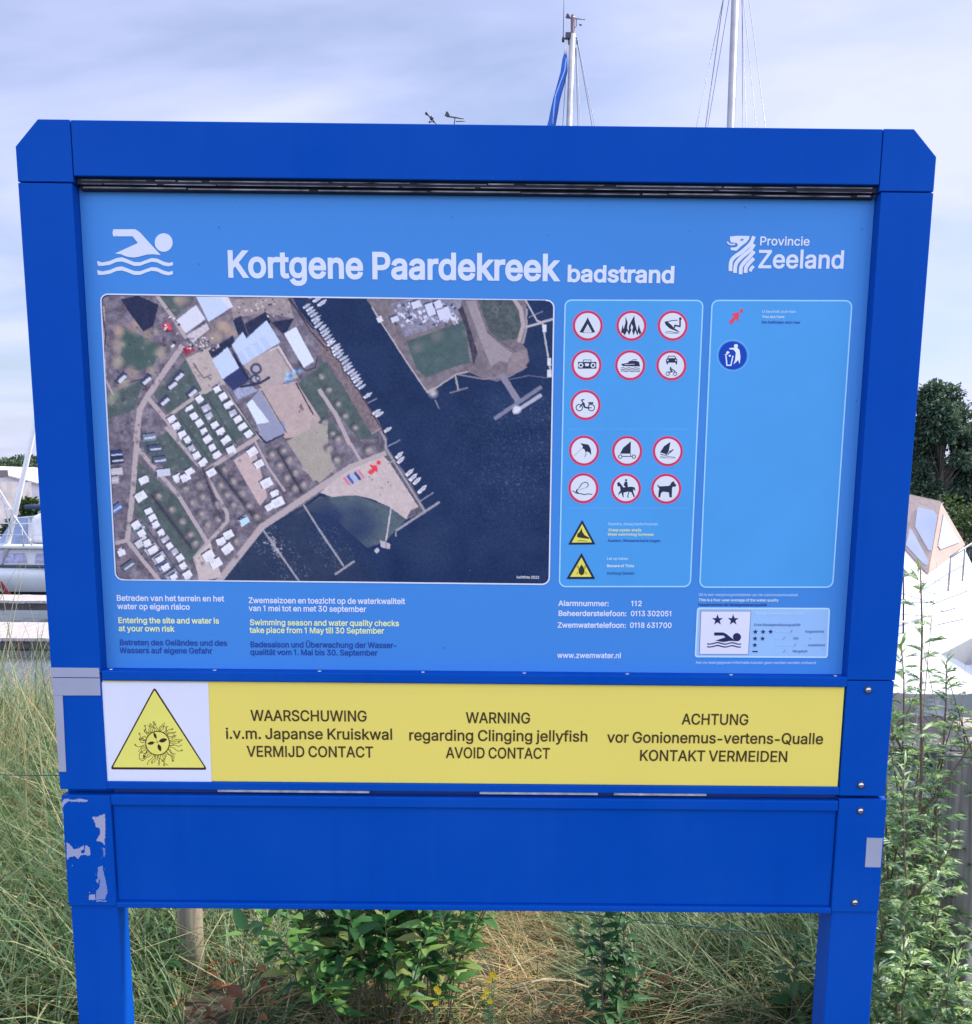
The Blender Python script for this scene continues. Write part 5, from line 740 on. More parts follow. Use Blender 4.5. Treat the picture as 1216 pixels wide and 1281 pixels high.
# facilities box
dc = Decal(BY-.0003); f = Map2(860, 360, 1/5.527)
dc.poly([f(*q) for q in ((285, 233), (322, 198), (305, 180), (357, 167), (352, 235), (335, 216), (305, 256))], (232, 66, 92), 0); dc.circ(*f(373, 160), 2.4, (232, 66, 92), 0); sub(dc, 'location_arrow', 'small red arrow pointing at a red dot')
dc = Decal(BY-.0003); dc.text('U bevindt zich hier', (953.5, 391.3), (995.3, 391.6), 3.2, (170, 212, 252), bold=12); dc.text('You are here', (953.2, 397.8), (981, 398), 3.2, (196, 220, 240), bold=12); dc.text('Sie befinden sich hier', (952.6, 404.6), (1000.8, 405), 3.2, NV, bold=14); sub(dc, 'location_lettering')
dc = Decal(BY-.0003); dc.ring(916.6, 444.7, 20, 19, (110, 170, 240), 0); dc.circ(916.6, 444.7, 17.6, (8, 62, 176), 0); w = (214, 226, 250)
dc.circ(*f(335, 403), 2.5, w, 1); dc.poly([f(*q) for q in ((288, 418), (320, 414), (346, 416), (360, 432), (366, 480), (360, 528), (350, 500), (318, 530), (330, 492), (334, 448), (318, 428), (290, 426))], w, 1)
for pts, wd in (([(266, 470), (272, 536), (300, 536), (314, 470)], 1.5), ([(258, 464), (276, 462)], 1.2)): dc.stroke([f(*q) for q in pts], wd, w, 1)
dc.circ(*f(278, 448), 1.7, w, 1); dc.circ(*f(292, 470), 1.3, w, 1); dc.poly([f(*q) for q in ((264, 452), (280, 440), (292, 446), (276, 460))], w, 2)
sub(dc, 'litter_sign', 'round dark blue sign of a figure using a litter bin')
# notices under the map
for lines in ((('Betreden van het terrein en het', (146.3, 751.4), (280.2, 752.3), W1), ('water op eigen risico', (147.3, 761.8), (237.4, 762.6), W1), ('Entering the site and water is', (148.3, 779.3), (274, 780), YE), ('at your own risk', (149, 789.4), (218, 790), YE), ('Betreten des Geländes und des', (150, 806.9), (284, 807.8), NV), ('Wassers auf eigene Gefahr', (150.3, 816.8), (265.4, 817.5), NV)),
              (('Zwemseizoen en toezicht op de waterkwaliteit', (311.4, 754.3), (506.5, 755.6), W1), ('van 1 mei tot en met 30 september', (311.8, 764.2), (457.8, 765.4), W1), ('Swimming season and water quality checks', (313, 781.9), (499, 783.2), YE), ('take place from 1 May till 30 September', (313, 791.5), (480.2, 792.5), YE), ('Badesaison und Überwachung der Wasser-', (313.4, 809.5), (496.3, 810.5), NV), ('qualität vom 1. Mai bis 30. September', (313.4, 819), (472, 820), NV))):
    for k in (0, 2, 4):
        dc = Decal(BY)
        for t, a, b, c in lines[k:k+2]: dc.text(t, a, b, 6.9, c, bold=19 if k < 4 else 15)
        sub(dc, 'notice_lettering')
dc = Decal(BY)
for t, a, b in (('Alarmnummer:', (698.8, 757.8), (761.4, 758.2)), ('112', (789.4, 758), (803, 758.1)), ('Beheerderstelefoon:', (698.6, 770.4), (783.5, 770.7)), ('0113 302051', (789, 770.6), (840.3, 770.8)), ('Zwemwatertelefoon:', (697.7, 785), (782.8, 785.3)), ('0118 631700', (788, 785.2), (840, 785.4))):
    dc.text(t, a, b, 6.4, W1, bold=19)
sub(dc, 'contact_lettering'); dc = Decal(BY); dc.text('www.zwemwater.nl', (697.3, 822.8), (776.6, 823.2), 6.4, W1, bold=19); sub(dc, 'contact_lettering')
# water quality card
dc = Decal(BY); dc.text('Dit is een vierjarengemiddelde van de zwemwaterkwaliteit', (874, 745.4), (998, 745.9), 3.2, (160, 200, 250), bold=12); dc.text('This is a four-year average of the water quality', (874, 752), (973.6, 752.4), 3.2, (206, 222, 236), bold=13); dc.text('Hauptmerkmal der Badegewässerqualität', (873.7, 757.8), (959, 758.2), 3.2, NV, bold=13); sub(dc, 'quality_lettering'); dc = Decal(BY); dc.text('Aan nu weergegeven informatie kunnen geen rechten worden ontleend', (870.3, 830.2), (1020.6, 830.6), 3.2, (168, 206, 250), bold=12); sub(dc, 'quality_lettering')
dc = Decal(BY); dc.rrect([(872.8, 760.7), (1037.4, 761.3), (1034.5, 822.2), (869.9, 821.3)], 2.5, (142, 184, 238), 0, (180, 214, 252), 1.8)
dc.poly([(876.4, 764), (939.6, 764), (936.3, 818.8), (874.4, 818.8)], (110, 120, 160), 3); dc.poly([(877.2, 764.8), (938.8, 764.8), (935.6, 818), (875.2, 818)], (208, 214, 242), 4)
def star(x, y, r, c=(34, 40, 92)): dc.poly([(x+(r if i % 2 == 0 else r*.4)*math.sin(i*math.pi/5), y-(r if i % 2 == 0 else r*.4)*math.cos(i*math.pi/5)) for i in range(10)], c, 6)
star(897.4, 775.4, 7.2); star(917, 775.4, 7.2)
f2 = Map2(884.4, 791.5, .1361, .098, 38, 55); swim(dc, f2, (34, 40, 86), 6)
g = Map2(850, 720, 1/5.527)
for x, y in ((524, 388), (577, 388), (629, 388), (522, 435), (574, 435), (520, 480)): star(*g(x, y), 3.3)
dc.poly([g(*q) for q in ((504, 520), (540, 520), (539, 529), (503, 529))], (34, 40, 92), 6)
PW, PD = (176, 208, 248), (70, 96, 160)
for t, a, b, y, c in (('Goede zwemwaterkwaliteit', 527, 850, 270, (188, 216, 250)), ('Gute Badegewässerqualität', 513, 832, 347, PD), ('excellent', 665, 762, 391, PW), ('/', 768, 776, 391, PD), ('Ausgezeichnet', 868, 997, 393, PD), ('goed', 666, 708, 440, PW), ('/', 716, 724, 440, PD), ('Gut', 786, 820, 440, PD), ('aanvaardbaar', 666, 785, 485, PW), ('/', 792, 800, 485, PD), ('Ausreichend', 888, 1003, 487, PD), ('slecht', 666, 710, 529, PW), ('/', 718, 726, 529, PD), ('Mangelhaft', 782, 882, 530, PD)):
    dc.text(t, g(a, y), g(b, y+1), 3 if y > 300 else 3.2, c, 6, bold=6, slant=.2 if y == 347 else 0)
sub(dc, 'quality_card', 'pale card with a framed swimmer under two stars')

# insect specks and dried drops on the board
rg = random.Random(21); dc = Decal(BY-.001)
for k in range(34):
    x_, y_ = rg.uniform(115, 1080), rg.choice([rg.uniform(250, 300), rg.uniform(250, 830), rg.uniform(790, 832)]); r_ = rg.uniform(.35, .9)
    dc.poly([(x_+r_*rg.uniform(.6, 1.3)*math.cos(q*1.05), y_+r_*rg.uniform(.6, 1.6)*math.sin(q*1.05)) for q in range(6)], rg.choice([(40, 60, 120), (60, 70, 100), (96, 150, 226)]), 8)
sk = sub(dc, 'dirt_speck'); sk['kind'] = 'stuff'
# ------------------------------------------------------------------ the yellow warning strip
WY = F0+.0035
m = SB(); m.box(-.6748, .6058, WY, WY+.012, 1.1302, 1.3092); wp = m.build('warning_panel', mat('yellow warning sheet', ink((221, 205, 106)), .42, spec=.2, var=.02, scale=3), sign, .0006)
dc = Decal(WY); dc.poly([(125, 853), (260.6, 854), (264.8, 978.4), (132, 977)], (205, 213, 243), 0); BR = (66, 54, 34)
sub(dc, 'white_field', None, wp)
for L in ((('WAARSCHUWING', (314.4, 901.4), (458.7, 902.4)), ('i.v.m. Japanse Kruiskwal', (283, 923.9), (491, 925.2)), ('VERMIJD CONTACT', (309.6, 946.3), (466.6, 947.3))),
          (('WARNING', (583.4, 904.2), (663, 904.8)), ('regarding Clinging jellyfish', (511.8, 926), (735, 927.6)), ('AVOID CONTACT', (558.4, 948), (687.5, 949))),
          (('ACHTUNG', (853.3, 906), (935.8, 906.8)), ('vor Gonionemus-vertens-Qualle', (760, 928.6), (1029, 930.8)), ('KONTAKT VERMEIDEN', (800, 951.4), (984.8, 953)))):
    dc = Decal(WY)
    for t, a, b in L: dc.text(t, a, b, 13.2, BR, bold=12)
    sub(dc, 'warning_lettering', None, wp)
dc = Decal(WY); f = Map2(120, 840, 1/7.6); BK = (58, 42, 30)
dc.poly(rtri(f(558, 146), f(1062, 934), f(136, 930), 4.5), BK, 2); dc.poly(rtri(f(558, 176), f(1035, 913), f(163, 909), 2), (226, 214, 112), 3)
dc.ring(*f(588, 680), 117/7.6, 108/7.6, BK, 4, 60)
for a, r0, r1, w in ((-1.95, 30, 100, 26), (-.28, 12, 96, 40), (1.25, 22, 96, 36), (2.95, 28, 100, 32)):
    d = Vector((math.cos(a), math.sin(a))); n_ = Vector((-d.y, d.x)); c0 = Vector((588, 668)); pts = [(0, 0), (.25, .42), (.5, .5), (.75, .36), (1, 0), (.75, -.36), (.5, -.5), (.25, -.42)]
    dc.poly([f(*(c0+d*(r0+(r1-r0)*t)+n_*w*q)) for t, q in pts], BK, 4)
    dc.stroke([f(*c0), f(*(c0+d*r0))], 3/7.6, BK, 4)
rg = random.Random(3)
for k in range(52):
    a = k/52*2*math.pi+rg.uniform(-.06, .06); L = rg.uniform(45, 112)*(1.12 if 1.2 < abs(a-math.pi*1.2) < 4 else 1); b = rg.uniform(-.28, .28); cc = Vector((588, 680)); pts = []
    for t in range(8):
        u = t/7; ang = a+b*u*u+.05*math.sin(u*7+k); pts.append(cc+Vector((math.cos(ang), math.sin(ang)))*(116+L*u)*1.0)
    pts = [(p.x, max(p.y, 455) if p.y < 680 else min(p.y, 890)) for p in pts]; dc.stroke([f(*p) for p in pts], 4.6/7.6, BK, 4)
    if k % 3 == 0: q = pts[-1]; dc.ring(*f(q[0], q[1]), 9/7.6, 5/7.6, BK, 4, 14)
sub(dc, 'jellyfish_triangle', 'yellow warning triangle with a clinging jellyfish', wp)

# ================================================================== THE SETTING
WZ = -.8
def gheight(x, y):
    q = np.clip((x-.7)/1.3, 0, 1); b = 7.6-2.4*q*q*(3-2*q)+.5*np.sin(x*.5)+.25*np.sin(x*1.7+1)
    t = np.clip((y-b+1.2)/3.2, 0, 1); t = t*t*(3-2*t)
    z = -1.9*t+.035*np.sin(x*2.3+y)+.03*np.sin(y*3.1-x*1.3)
    f = np.clip((y-41)/4, 0, 1)
    return np.where(y > 30, -1.9+1.5*f, z)
xs = np.concatenate([np.linspace(-700, -14, 26), np.linspace(-13, 13, 100), np.linspace(14, 700, 26)]); ys = np.concatenate([np.linspace(-60, -3, 12), np.linspace(-2.5, 14, 80), np.linspace(15, 60, 30), np.linspace(70, 900, 20)])
gx, gy = np.meshgrid(xs, ys); V = np.stack([gx.ravel(), gy.ravel(), gheight(gx, gy).ravel()], 1); n0, n1 = gx.shape; idx = np.arange(V.shape[0]).reshape(n0, n1)
F = np.stack([idx[:-1, :-1], idx[:-1, 1:], idx[1:, 1:], idx[1:, :-1]], -1).reshape(-1, 4)
tag(np_mesh('ground', V, F, None, [mat('soil and litter', (.085, .066, .042), .95, var=.55, scale=9, bump=.8, bscale=40)]), kind='structure')
m = MB(); m.add([(-700, 5, WZ), (700, 5, WZ), (700, 300, WZ), (-700, 300, WZ)], [(0, 1, 2, 3)])
wm_ = mat('harbour water', (.05, .065, .075), .07, spec=.6, bump=.35, bscale=3.2); tag(m.build('water', wm_), kind='structure')

# jetties
PL = wood_mat('weathered planks', (.50, .44, .42), (14, 1.2, 3), .6)
def jetty(x0, x1, y0, y1, z, label, rz=0, c=None):
    c = c or ((x0+x1)/2, (y0+y1)/2)
    t = thing('jetty', (c[0], c[1], z), label, 'jetty', None, rz); m = MB(); n = int((x1-x0)/.16); rg = random.Random(int(x0*7))
    for k in range(n):
        a = x0+(x1-x0)*k/n; m.box(a-c[0]+.004, a+(x1-x0)/n-c[0]-.004, y0-c[1], y1-c[1], -.045+rg.uniform(-.003, .003), rg.uniform(-.003, .003))
    m.build('deck', PL, t)
    m = MB(); m.box(x0-c[0], x1-c[0], y0-c[1]+.03, y0-c[1]+.1, -.17, -.049); m.box(x0-c[0], x1-c[0], y1-c[1]-.1, y1-c[1]-.03, -.17, -.049); m.build('beam', wood_mat('dark beam', (.09, .08, .075), (1, 9, 9)), t)
    for x in np.arange(x0+.6, x1, 2.4):
        for y in (y0+.1, y1-.1): m = MB(); m.lathe([(.08, -1.3), (.08, -.05)], (x-c[0], y-c[1], 0), 10); m.build('pile', wood_mat('dark pile', (.12, .1, .085), (9, 9, 1)), t)
    return t
jetty(-14, -2, 13.9, 15.5, -.62, 'pale plank jetty nearest the bank, left of the sign')
jetty(-18, -2, 17.0, 17.9, -.46, 'farther pale plank jetty alongside the white cruiser')
jetty(0, 9, 8.35, 9.5, -.6, 'pale plank jetty running under the tall weeds right of the sign', -.2, (4.2, 8.9))

# ------------------------------------------------------------------ boats
GEL = mat('white gelcoat', (.68, .67, .65), .22, coat=.4, var=.03, scale=2); GLASS = mat('smoked window', (.10, .12, .15), .06, spec=.7); CHROME = mat('stainless rail', (.7, .7, .72), .18, 1.0)
SPAR = mat('anodised mast', (.40, .385, .40), .38, .3, var=.1, scale=4); WIRE = mat('steel stay', (.22, .22, .25), .4, .7); ANTIF = mat('dark antifouling', (.03, .035, .06), .6)
def hull_part(t, L, B, FB, dr, mats, bow=.12, name='hull', sheer=.25):
    m = MB(); N = 26; S = []
    for i in range(N):
        u = i/(N-1); b = B/2*(1-(max(0, u-.42)/.58)**2.3)*(.92+.08*min(1, u*4)); zs = FB*(1+sheer*u*u); zk = -dr*(1-u**5); x = u*L
        xk = x-bow*L*u**3
        S.append([(x, -b, zs), (x-bow*L*.3*u**3, -b*.97, zs*.55), (x-bow*L*.62*u**3, -b*.86, .05), (x-bow*L*.75*u**3, -b*.8, -.06), (xk, -b*.3, zk*.8), (xk, 0, zk), (xk, b*.3, zk*.8), (x-bow*L*.75*u**3, b*.8, -.06), (x-bow*L*.62*u**3, b*.86, .05), (x-bow*L*.3*u**3, b*.97, zs*.55), (x, b, zs)])
    k = len(S[0]); vs = [p for s_ in S for p in s_]
    for i in range(N-1):
        for j in range(k-1): m.add([S[i][j], S[i][j+1], S[i+1][j+1], S[i+1][j]], [(0, 1, 2, 3)], 1 if j in (2, 7) else (2 if 3 <= j <= 6 else 0), True)
        m.add([S[i][0], S[i+1][0], S[i+1][-1], S[i][-1]], [(0, 1, 2, 3)], 0, False)
    m.add(S[0], [tuple(range(k))], 0)
    me = m.mesh(name); bm = bmesh.new(); bm.from_mesh(me); bmesh.ops.remove_doubles(bm, verts=bm.verts, dist=.001); bmesh.ops.recalc_face_normals(bm, faces=bm.faces); bm.to_mesh(me); bm.free()
    return link(name, me, t, mats)
def panel(m, pts, th=.02, mi=0):
    P = [Vector(p) for p in pts]; n = (P[1]-P[0]).cross(P[2]-P[0]).normalized()*th/2; k = len(P)
    m.add([p+n for p in P]+[p-n for p in P], [tuple(range(k)), tuple(range(2*k-1, k-1, -1))]+[(i, (i+1) % k, k+(i+1) % k, k+i) for i in range(k)], mi)
def rail(t, pts, h, name='guard_rail'):
    m = MB(); top = [Vector(p)+Vector((0, 0, h)) for p in pts]; m.tube(top, .013, 6); m.tube([p-Vector((0, 0, h*.5)) for p in top], .008, 6)
    for p, q in zip(pts, top): m.tube([p, q], .012, 6)
    return m.build(name, CHROME, t)

# cruiser at the far left, seen from its side
bt = thing('motor_cruiser', (-14.6, 22.2, WZ), 'white cabin cruiser at the jetty left of the sign, with a leaning white spar', 'motor boat')
hull_part(bt, 9.4, 3.0, .56, .5, [GEL, mat('dark boot stripe', (.02, .02, .03), .4), ANTIF])
m = MB(); m.box(1.2, 7.2, -1.515, 1.515, .585, .625); m.build('rubbing_strake', ANTIF, bt, .01)
m = MB(); m.prism([(.9, .6), (7.6, .6), (7.2, .98), (1.0, .98)], -1.25, 1.25); m.build('cabin', GEL, bt, .04)
m = MB()
for k in range(6): m.prism([(2.0+k*.9, .67), (2.74+k*.9, .67), (2.70+k*.9, .88), (2.04+k*.9, .88)], -1.264, -1.245)
m.build('curtained_window', mat('lavender curtains behind glass', (.42, .40, .56), .2, var=.35, scale=14), bt)
m = MB(); m.box(.8, 7.4, -1.4, 1.4, .982, 1.07); m.build('coach_roof', GEL, bt, .03)
m = MB(); panel(m, [(3.85, -1.1, 1.07), (4.5, -1.1, 1.07), (4.5, -1.0, 1.62), (4.2, -1.0, 1.62)]); panel(m, [(3.85, -1.1, 1.07), (3.6, 1.1, 1.07), (4.0, 1.0, 1.62), (4.2, -1.0, 1.62)]); m.build('windscreen', mat('pale blue glazing', (.20, .26, .40), .08), bt)
m = MB(); m.prism([(4.52, 1.07), (7.6, 1.07), (7.3, 1.6), (6.4, 1.82), (4.95, 1.8), (4.56, 1.64)], -1.05, 1.05); m.build('canvas_cover', mat('white canvas', (.66, .65, .68), .8, var=.14, scale=3, bump=.9, bscale=5), bt, .09)
rail(bt, [(x, -1.42, .98+.06) for x in np.linspace(.9, 7.3, 8)], .48)
a, b = at(4, 706, 21), at(45, 526, 20.4); o = Vector(bt.location); e_ = b+(b-a)*1.3
m = MB(); m.tube([a-o, (a+b)/2-o, b-o, e_-o], [.055, .055, .052, .045], 12); m.build('leaning_spar', mat('white painted spar', (.8, .78, .78), .3, var=.05), bt)
m = MB()
for p, q in (((-2, 610), (40, 682)), ((0, 622), (24, 655)), ((2, 618), (14, 668))): m.tube([at(*p, 20.8)-o, at(*q, 20.7)-o], .014, 5)
m.build('stay', mat('pale rope', (.55, .53, .55), .8), bt)
m = MB(); panel(m, [at(-6, 728, 20.55)-o, at(2, 727, 20.55)-o, at(12, 742, 20.55)-o, at(17, 747.5, 20.55)-o, at(9, 747, 20.55)-o, at(2, 736, 20.55)-o, at(-6, 733, 20.55)-o]); m.build('maroon_stripe', mat('maroon stripe', (.20, .015, .03), .35), bt)
# small boat with a dark blue cover behind it
b2 = thing('moored_boat', (-12.95, 27, WZ-.3), 'moored boat with a dark blue cover, behind the white cruiser', 'motor boat')
hull_part(b2, 7, 2.4, .7, .4, [GEL, ANTIF, ANTIF]); m = MB(); m.prism([(.6, .7), (5.2, .7), (4.6, 1.95), (.8, 1.95)], -.95, .95); m.build('cabin', mat('pale blue cabin side', (.42, .52, .66), .3), b2, .05)
m = MB(); m.box(.5, 4.9, -1.1, 1.1, 1.955, 2.08); m.build('cover', mat('dark blue cover', (.02, .035, .08), .7), b2, .04)

# cruiser with the beige canopy, right of the sign; its bow points to the right and a little towards the bank
bw = -.22; ca_, sa_ = math.cos(bw), math.sin(bw); bow = at(1207, 790, 9.3); Lb = 6.6
bt = thing('motor_cruiser', (bow.x-Lb*ca_, 9.3-Lb*sa_, WZ), 'white cabin cruiser with a beige canopy right of the sign', 'motor boat', None, bw)
MI = (Matrix.Translation(bt.location) @ Matrix.Rotation(bw, 4, 'Z')).inverted()
def loc(px, py, y): return MI @ at(px, py, y)
FBb = .66
hull_part(bt, Lb, 2.5, FBb, .4, [GEL, mat('grey boot stripe', (.25, .25, .28), .4), ANTIF], .14, sheer=.12)
m = MB(); sp = [(u*Lb, -1.25*(1-(max(0, u-.42)/.58)**2.3)*(.92+.08*min(1, u*4))-.012, FBb*(1+.12*u*u)-.09) for u in np.linspace(0, .985, 24)]; m.tube(sp, .022, 8); m.build('rubbing_strake', mat('grey rubber strake', (.22, .22, .24), .6), bt)
m = MB()
for u0, u1 in ((.50, .58), (.64, .70)):
    q = [Vector((u*Lb, -1.25*(1-(max(0, u-.42)/.58)**2.3)-.008, FBb*zf)) for u, zf in ((u0, .62), (u1, .63), (u1, .76), (u0, .75))]; m = MB(); panel(m, q, .02); m.build('port_light', mat('dark port light', (.06, .06, .08), .15), bt)
BEI = mat('beige canvas', (.50, .37, .31), .85, var=.1, scale=5, bump=.4, bscale=30); VIN = mat('clear vinyl window', (.50, .52, .62), .12, var=.08, scale=3)
YN = 9.75
CAMO = MI @ Vector((0, 0, EYE))
def hit(px, py, P, off=0.):                # where the sight line meets the plane of three points
    n = (P[1]-P[0]).cross(P[2]-P[0]).normalized(); d = (loc(px, py, YN)-CAMO).normalized()
    if n.dot(d) > 0: n = -n
    return CAMO+d*((P[0]-CAMO).dot(n)/d.dot(n))+n*off
Nn, T2, A_, Ll, Rr = loc(1160, 718, YN), loc(1176, 628.5, YN+.42), loc(1139.5, 655, YN+.42), loc(1129, 683, YN+.3), loc(1206.5, 681.5, YN+.75)
T1 = hit(1140, 620.5, (Nn, T2, A_)); QU, QL, QF = (Nn, T2, A_), (Ll, A_, Nn), (Nn, T2, Rr)
B1, B0 = loc(1085, 612, YN+.9), loc(1078, 690, YN+.7)            # aft end of the canopy, behind the sign
T3 = T2+Vector((-.25, 1.5, .02)); R3 = Rr+Vector((-.9, 1.05, 0)); B3 = B1+Vector((0, 1.9, 0)); B2 = B0+Vector((0, 1.9, 0))
def inset(m, P, Q, wins):
    panel(m, P, .02, 0)
    for wq in wins: panel(m, [hit(x, y, Q, .016) for x, y in wq], .006, 1)
m = MB()
inset(m, [A_, T1, T2, Nn], QU, [[(1148, 635.5), (1168, 640), (1173, 647), (1165.5, 690), (1161.5, 689), (1145, 660)]])
inset(m, [Ll, A_, Nn], QL, [[(1138, 663), (1141, 664), (1157, 694), (1161, 703), (1160, 708.5), (1155, 706), (1133.5, 683)]])
inset(m, [Nn, T2, Rr], QF, [[(1178.5, 643), (1198.5, 678.5), (1174.5, 687.5), (1171.5, 683)]])
panel(m, [Ll, A_, T1, B1, B0], .02, 0)
panel(m, [T1, T2, T3, B3, B1], .03, 0); panel(m, [T2, Rr, R3, T3], .02, 1); panel(m, [T3, R3, B2, B3], .02, 0); panel(m, [B0, B1, B3, B2], .02, 0)
m.build('canopy', [BEI, VIN], bt)
# white coaming and windscreen base under the canopy, cabin top running forward to the bow
dk = FBb*1.0
def down(p, z): return Vector((p.x, p.y, z))
m = MB(); ring_ = [B0, Ll, Nn, Rr, R3, B2]; lo_ = [Vector((.5, -1.12, dk)), Vector((Ll.x-.1, -1.1, dk)), Vector((Nn.x+.12, -1.0, dk)), Vector((Rr.x+.3, -.35, dk+.02)), Vector((R3.x+.3, .6, dk+.02)), Vector((.5, 1.12, dk))]
vs = [p-Vector((0, 0, .006)) for p in ring_]+lo_; k = len(ring_); m.add(vs, [(i, (i+1) % k, k+(i+1) % k, k+i) for i in range(k)]+[tuple(range(k))], 0, False); m.build('coaming', GEL, bt, .03)
GRY = mat('grey trim and rail shadow', (.34, .34, .38), .5)
for Q, strips in (((Ll, Nn, lo_[2]), [((1124, 767.5), (1157, 770), 2.2), ((1124, 778), (1139, 779), 1.6), ((1126, 742), (1158, 752), .8)]), ((Nn, lo_[2], lo_[3]), [((1163, 757), (1212, 738), 1.0), ((1164, 783), (1206, 774), .9), ((1178, 764), (1196, 759), 3.2)])):  # first strip on the right face is the rail's shadow, painted grey
    for p, q, w_ in strips:
        m = MB(); panel(m, [hit(p[0], p[1]-w_/2, Q, .006), hit(q[0], q[1]-w_/2, Q, .006), hit(q[0], q[1]+w_/2, Q, .006), hit(p[0], p[1]+w_/2, Q, .006)], .008); m.build('trim_and_shadow_strip', GRY, bt)
hp = [hit(x, y, (Nn, lo_[2], lo_[3]), .30) for x, y in ((1166, 724), (1184, 712), (1203, 700), (1216, 694))]; m = MB(); m.tube(hp, .013, 6)
for p in hp[:3]: m.tube([p, p-Vector((0, 0, .34))], .01, 6)
m.build('hand_rail', mat('dull steel', (.30, .30, .33), .35, .6), bt)
m = MB(); panel(m, [loc(1118, 700, YN-.06), loc(1133, 715, YN-.06), loc(1148, 732, YN-.08), loc(1141, 736, YN-.1), loc(1131, 728, YN-.1), loc(1118, 716, YN-.08)], .02); m.build('cabin_window', GLASS, bt)
m = MB(); m.prism([(Nn.x+.3, dk-.02), (Lb*.92, dk+.06), (Lb*.86, dk+.14), (Nn.x+.9, dk+.36), (Nn.x+.3, dk+.4)], -.62, .62); m.build('cabin', GEL, bt, .06)
rail(bt, [(Lb*.72, -.86, dk+.05), (Lb*.82, -.62, dk+.07), (Lb*.92, -.34, dk+.1), (Lb*.985, -.04, dk+.12)], .34)
m = MB(); m.box(Lb-.2, Lb+.12, -.07, .07, dk*1.12-.01, dk*1.12+.05); m.lathe([(.06, -.08), (.06, .08)], (Lb+.1, 0, dk*1.12), 10, axis='y'); m.tube([(Lb-.15, .02, dk*1.12+.06), (Lb+.1, 0, dk*1.12+.03), (Lb+.16, 0, dk*1.12-.2)], .025, 7); m.build('anchor_roller', mat('dark anchor', (.05, .05, .06), .45, .5), bt)
fo = loc(1128, 812, 8.2)
fo = Vector((Lb*.62, -1.3, .42)); px_, py_ = pixel(np.array([list(bt.matrix_basis @ fo)]))
fd = loc(1128, 822, 9.0); m = MB(); m.lathe([(.015, .20), (.07, .17), (.085, .08), (.085, -.12), (.07, -.2), (.015, -.23)], fd, 14); m.tube([fd+Vector((0, 0, .2)), fd+Vector((-.02, .1, .75))], .008, 5); m.build('fender', mat('black fender', (.012, .014, .02), .45), bt)
# a second white boat lying behind it, and a small grey one at the jetty
wb = thing('moored_boat', (7.0, 13.6, WZ), 'white boat behind the bow of the canopied cruiser, at the right edge', 'motor boat', None, .1); hull_part(wb, 6.5, 2.4, .95, .4, [GEL, ANTIF, ANTIF], .13); m = MB(); m.prism([(.6, .95), (4.6, .97), (3.6, 1.5), (.8, 1.62)], -.95, .95); m.build('cabin', GEL, wb, .1); m = MB(); m.prism([(1.2, 1.1), (3.4, 1.1), (3.0, 1.36), (1.25, 1.4)], -.97, -.945); m.build('cabin_window', GLASS, wb)
dn = thing('dinghy', (on(1180, 868, WZ).x, 8.9+.6, WZ), 'small grey boat at the jetty below the bow of the canopied cruiser', 'dinghy', None, .12); hull_part(dn, 3.4, 1.3, .5, .2, [mat('grey hull', (.34, .34, .40), .4, var=.1, scale=3), ANTIF, ANTIF])
m = MB(); m.prism([(.3, .5), (2.4, .53), (2.2, .66), (.4, .64)], -.45, .45); m.build('cover', mat('grey cover', (.18, .18, .22), .8, bump=.5, bscale=8), dn, .05)

# the sailing boats whose masts show over the sign
def sailing_boat(px_foot, px_top, y, label, r, L=8.5, flip=False):
    top = at(*px_top, y); foot = at(*px_foot, y); dirn = (top-foot).normalized(); base = foot+dirn*((WZ+.95-foot.z)/dirn.z)
    t = thing('sailing_boat', (base.x-L*.45, y, WZ), label, 'sailing boat'); o = Vector(t.location)
    hull_part(t, L, 2.7, .85, .6, [GEL, mat('blue boot stripe', (.02, .06, .25), .4), ANTIF], .13)
    m = MB(); m.prism([(1.6, .85), (5.9, .85), (5.3, 1.25), (1.8, 1.3)], -.8, .8); m.build('cabin', GEL, t, .06)
    if flip:
        for ch in t.children: ch.data.transform(Matrix.Translation((L*.9, 0, 0)) @ Matrix.Scale(-1, 4, (1, 0, 0))); ch.data.flip_normals()
    m = MB(); m.tube([base-o-Vector((0, 0, .1)), (base+top)/2-o, top-o], [r*1.05, r, r*.86], 14); m.build('mast', SPAR, t)
    m = MB(); bz = base-o+Vector((0, 0, .95)); m.tube([bz, bz+Vector((L*.38 if flip else -L*.38, 0, .1))], .05, 10); m.build('boom', SPAR, t)
    return t, o, base, top
def vane(t, o, hub, pts_px, y, w=.012):
    m = MB(); A, B = at(*pts_px[0], y)-o, at(*pts_px[1], y)-o
    m.tube([A, B], w, 6); d = (B-A).normalized(); u = Vector((0, 0, 1)); n = A
    panel(m, [n-d*.04, n+d*.14, n+d*.10+u*.02, n-d*.03+u*.17, n-d*.06+u*.16], .012); m.tube([hub-o, (A+B)/2-o+o-Vector((0, 0, 0))], w*.8, 6)
    return m
y1 = 25
t, o, base, top = sailing_boat((712.2, 157), (716.2, 42), y1, 'sailing boat with a blue-wrapped furled foresail, its masthead above the sign', .085, 9.5, True)
tp1 = top-o
m = MB(); m.lathe([(.07, -.16), (.075, -.1), (.045, -.06), (.05, .22), (.04, .3)], tp1+Vector((0, 0, .1)), 12); m.build('masthead_light', mat('brown lamp glass', (.16, .08, .09), .3), t)
m = MB(); A, B = at(709, 22.5, y1)-o, at(732, 24.3, y1)-o; d = (B-A).normalized(); u = Vector((0, 0, 1))
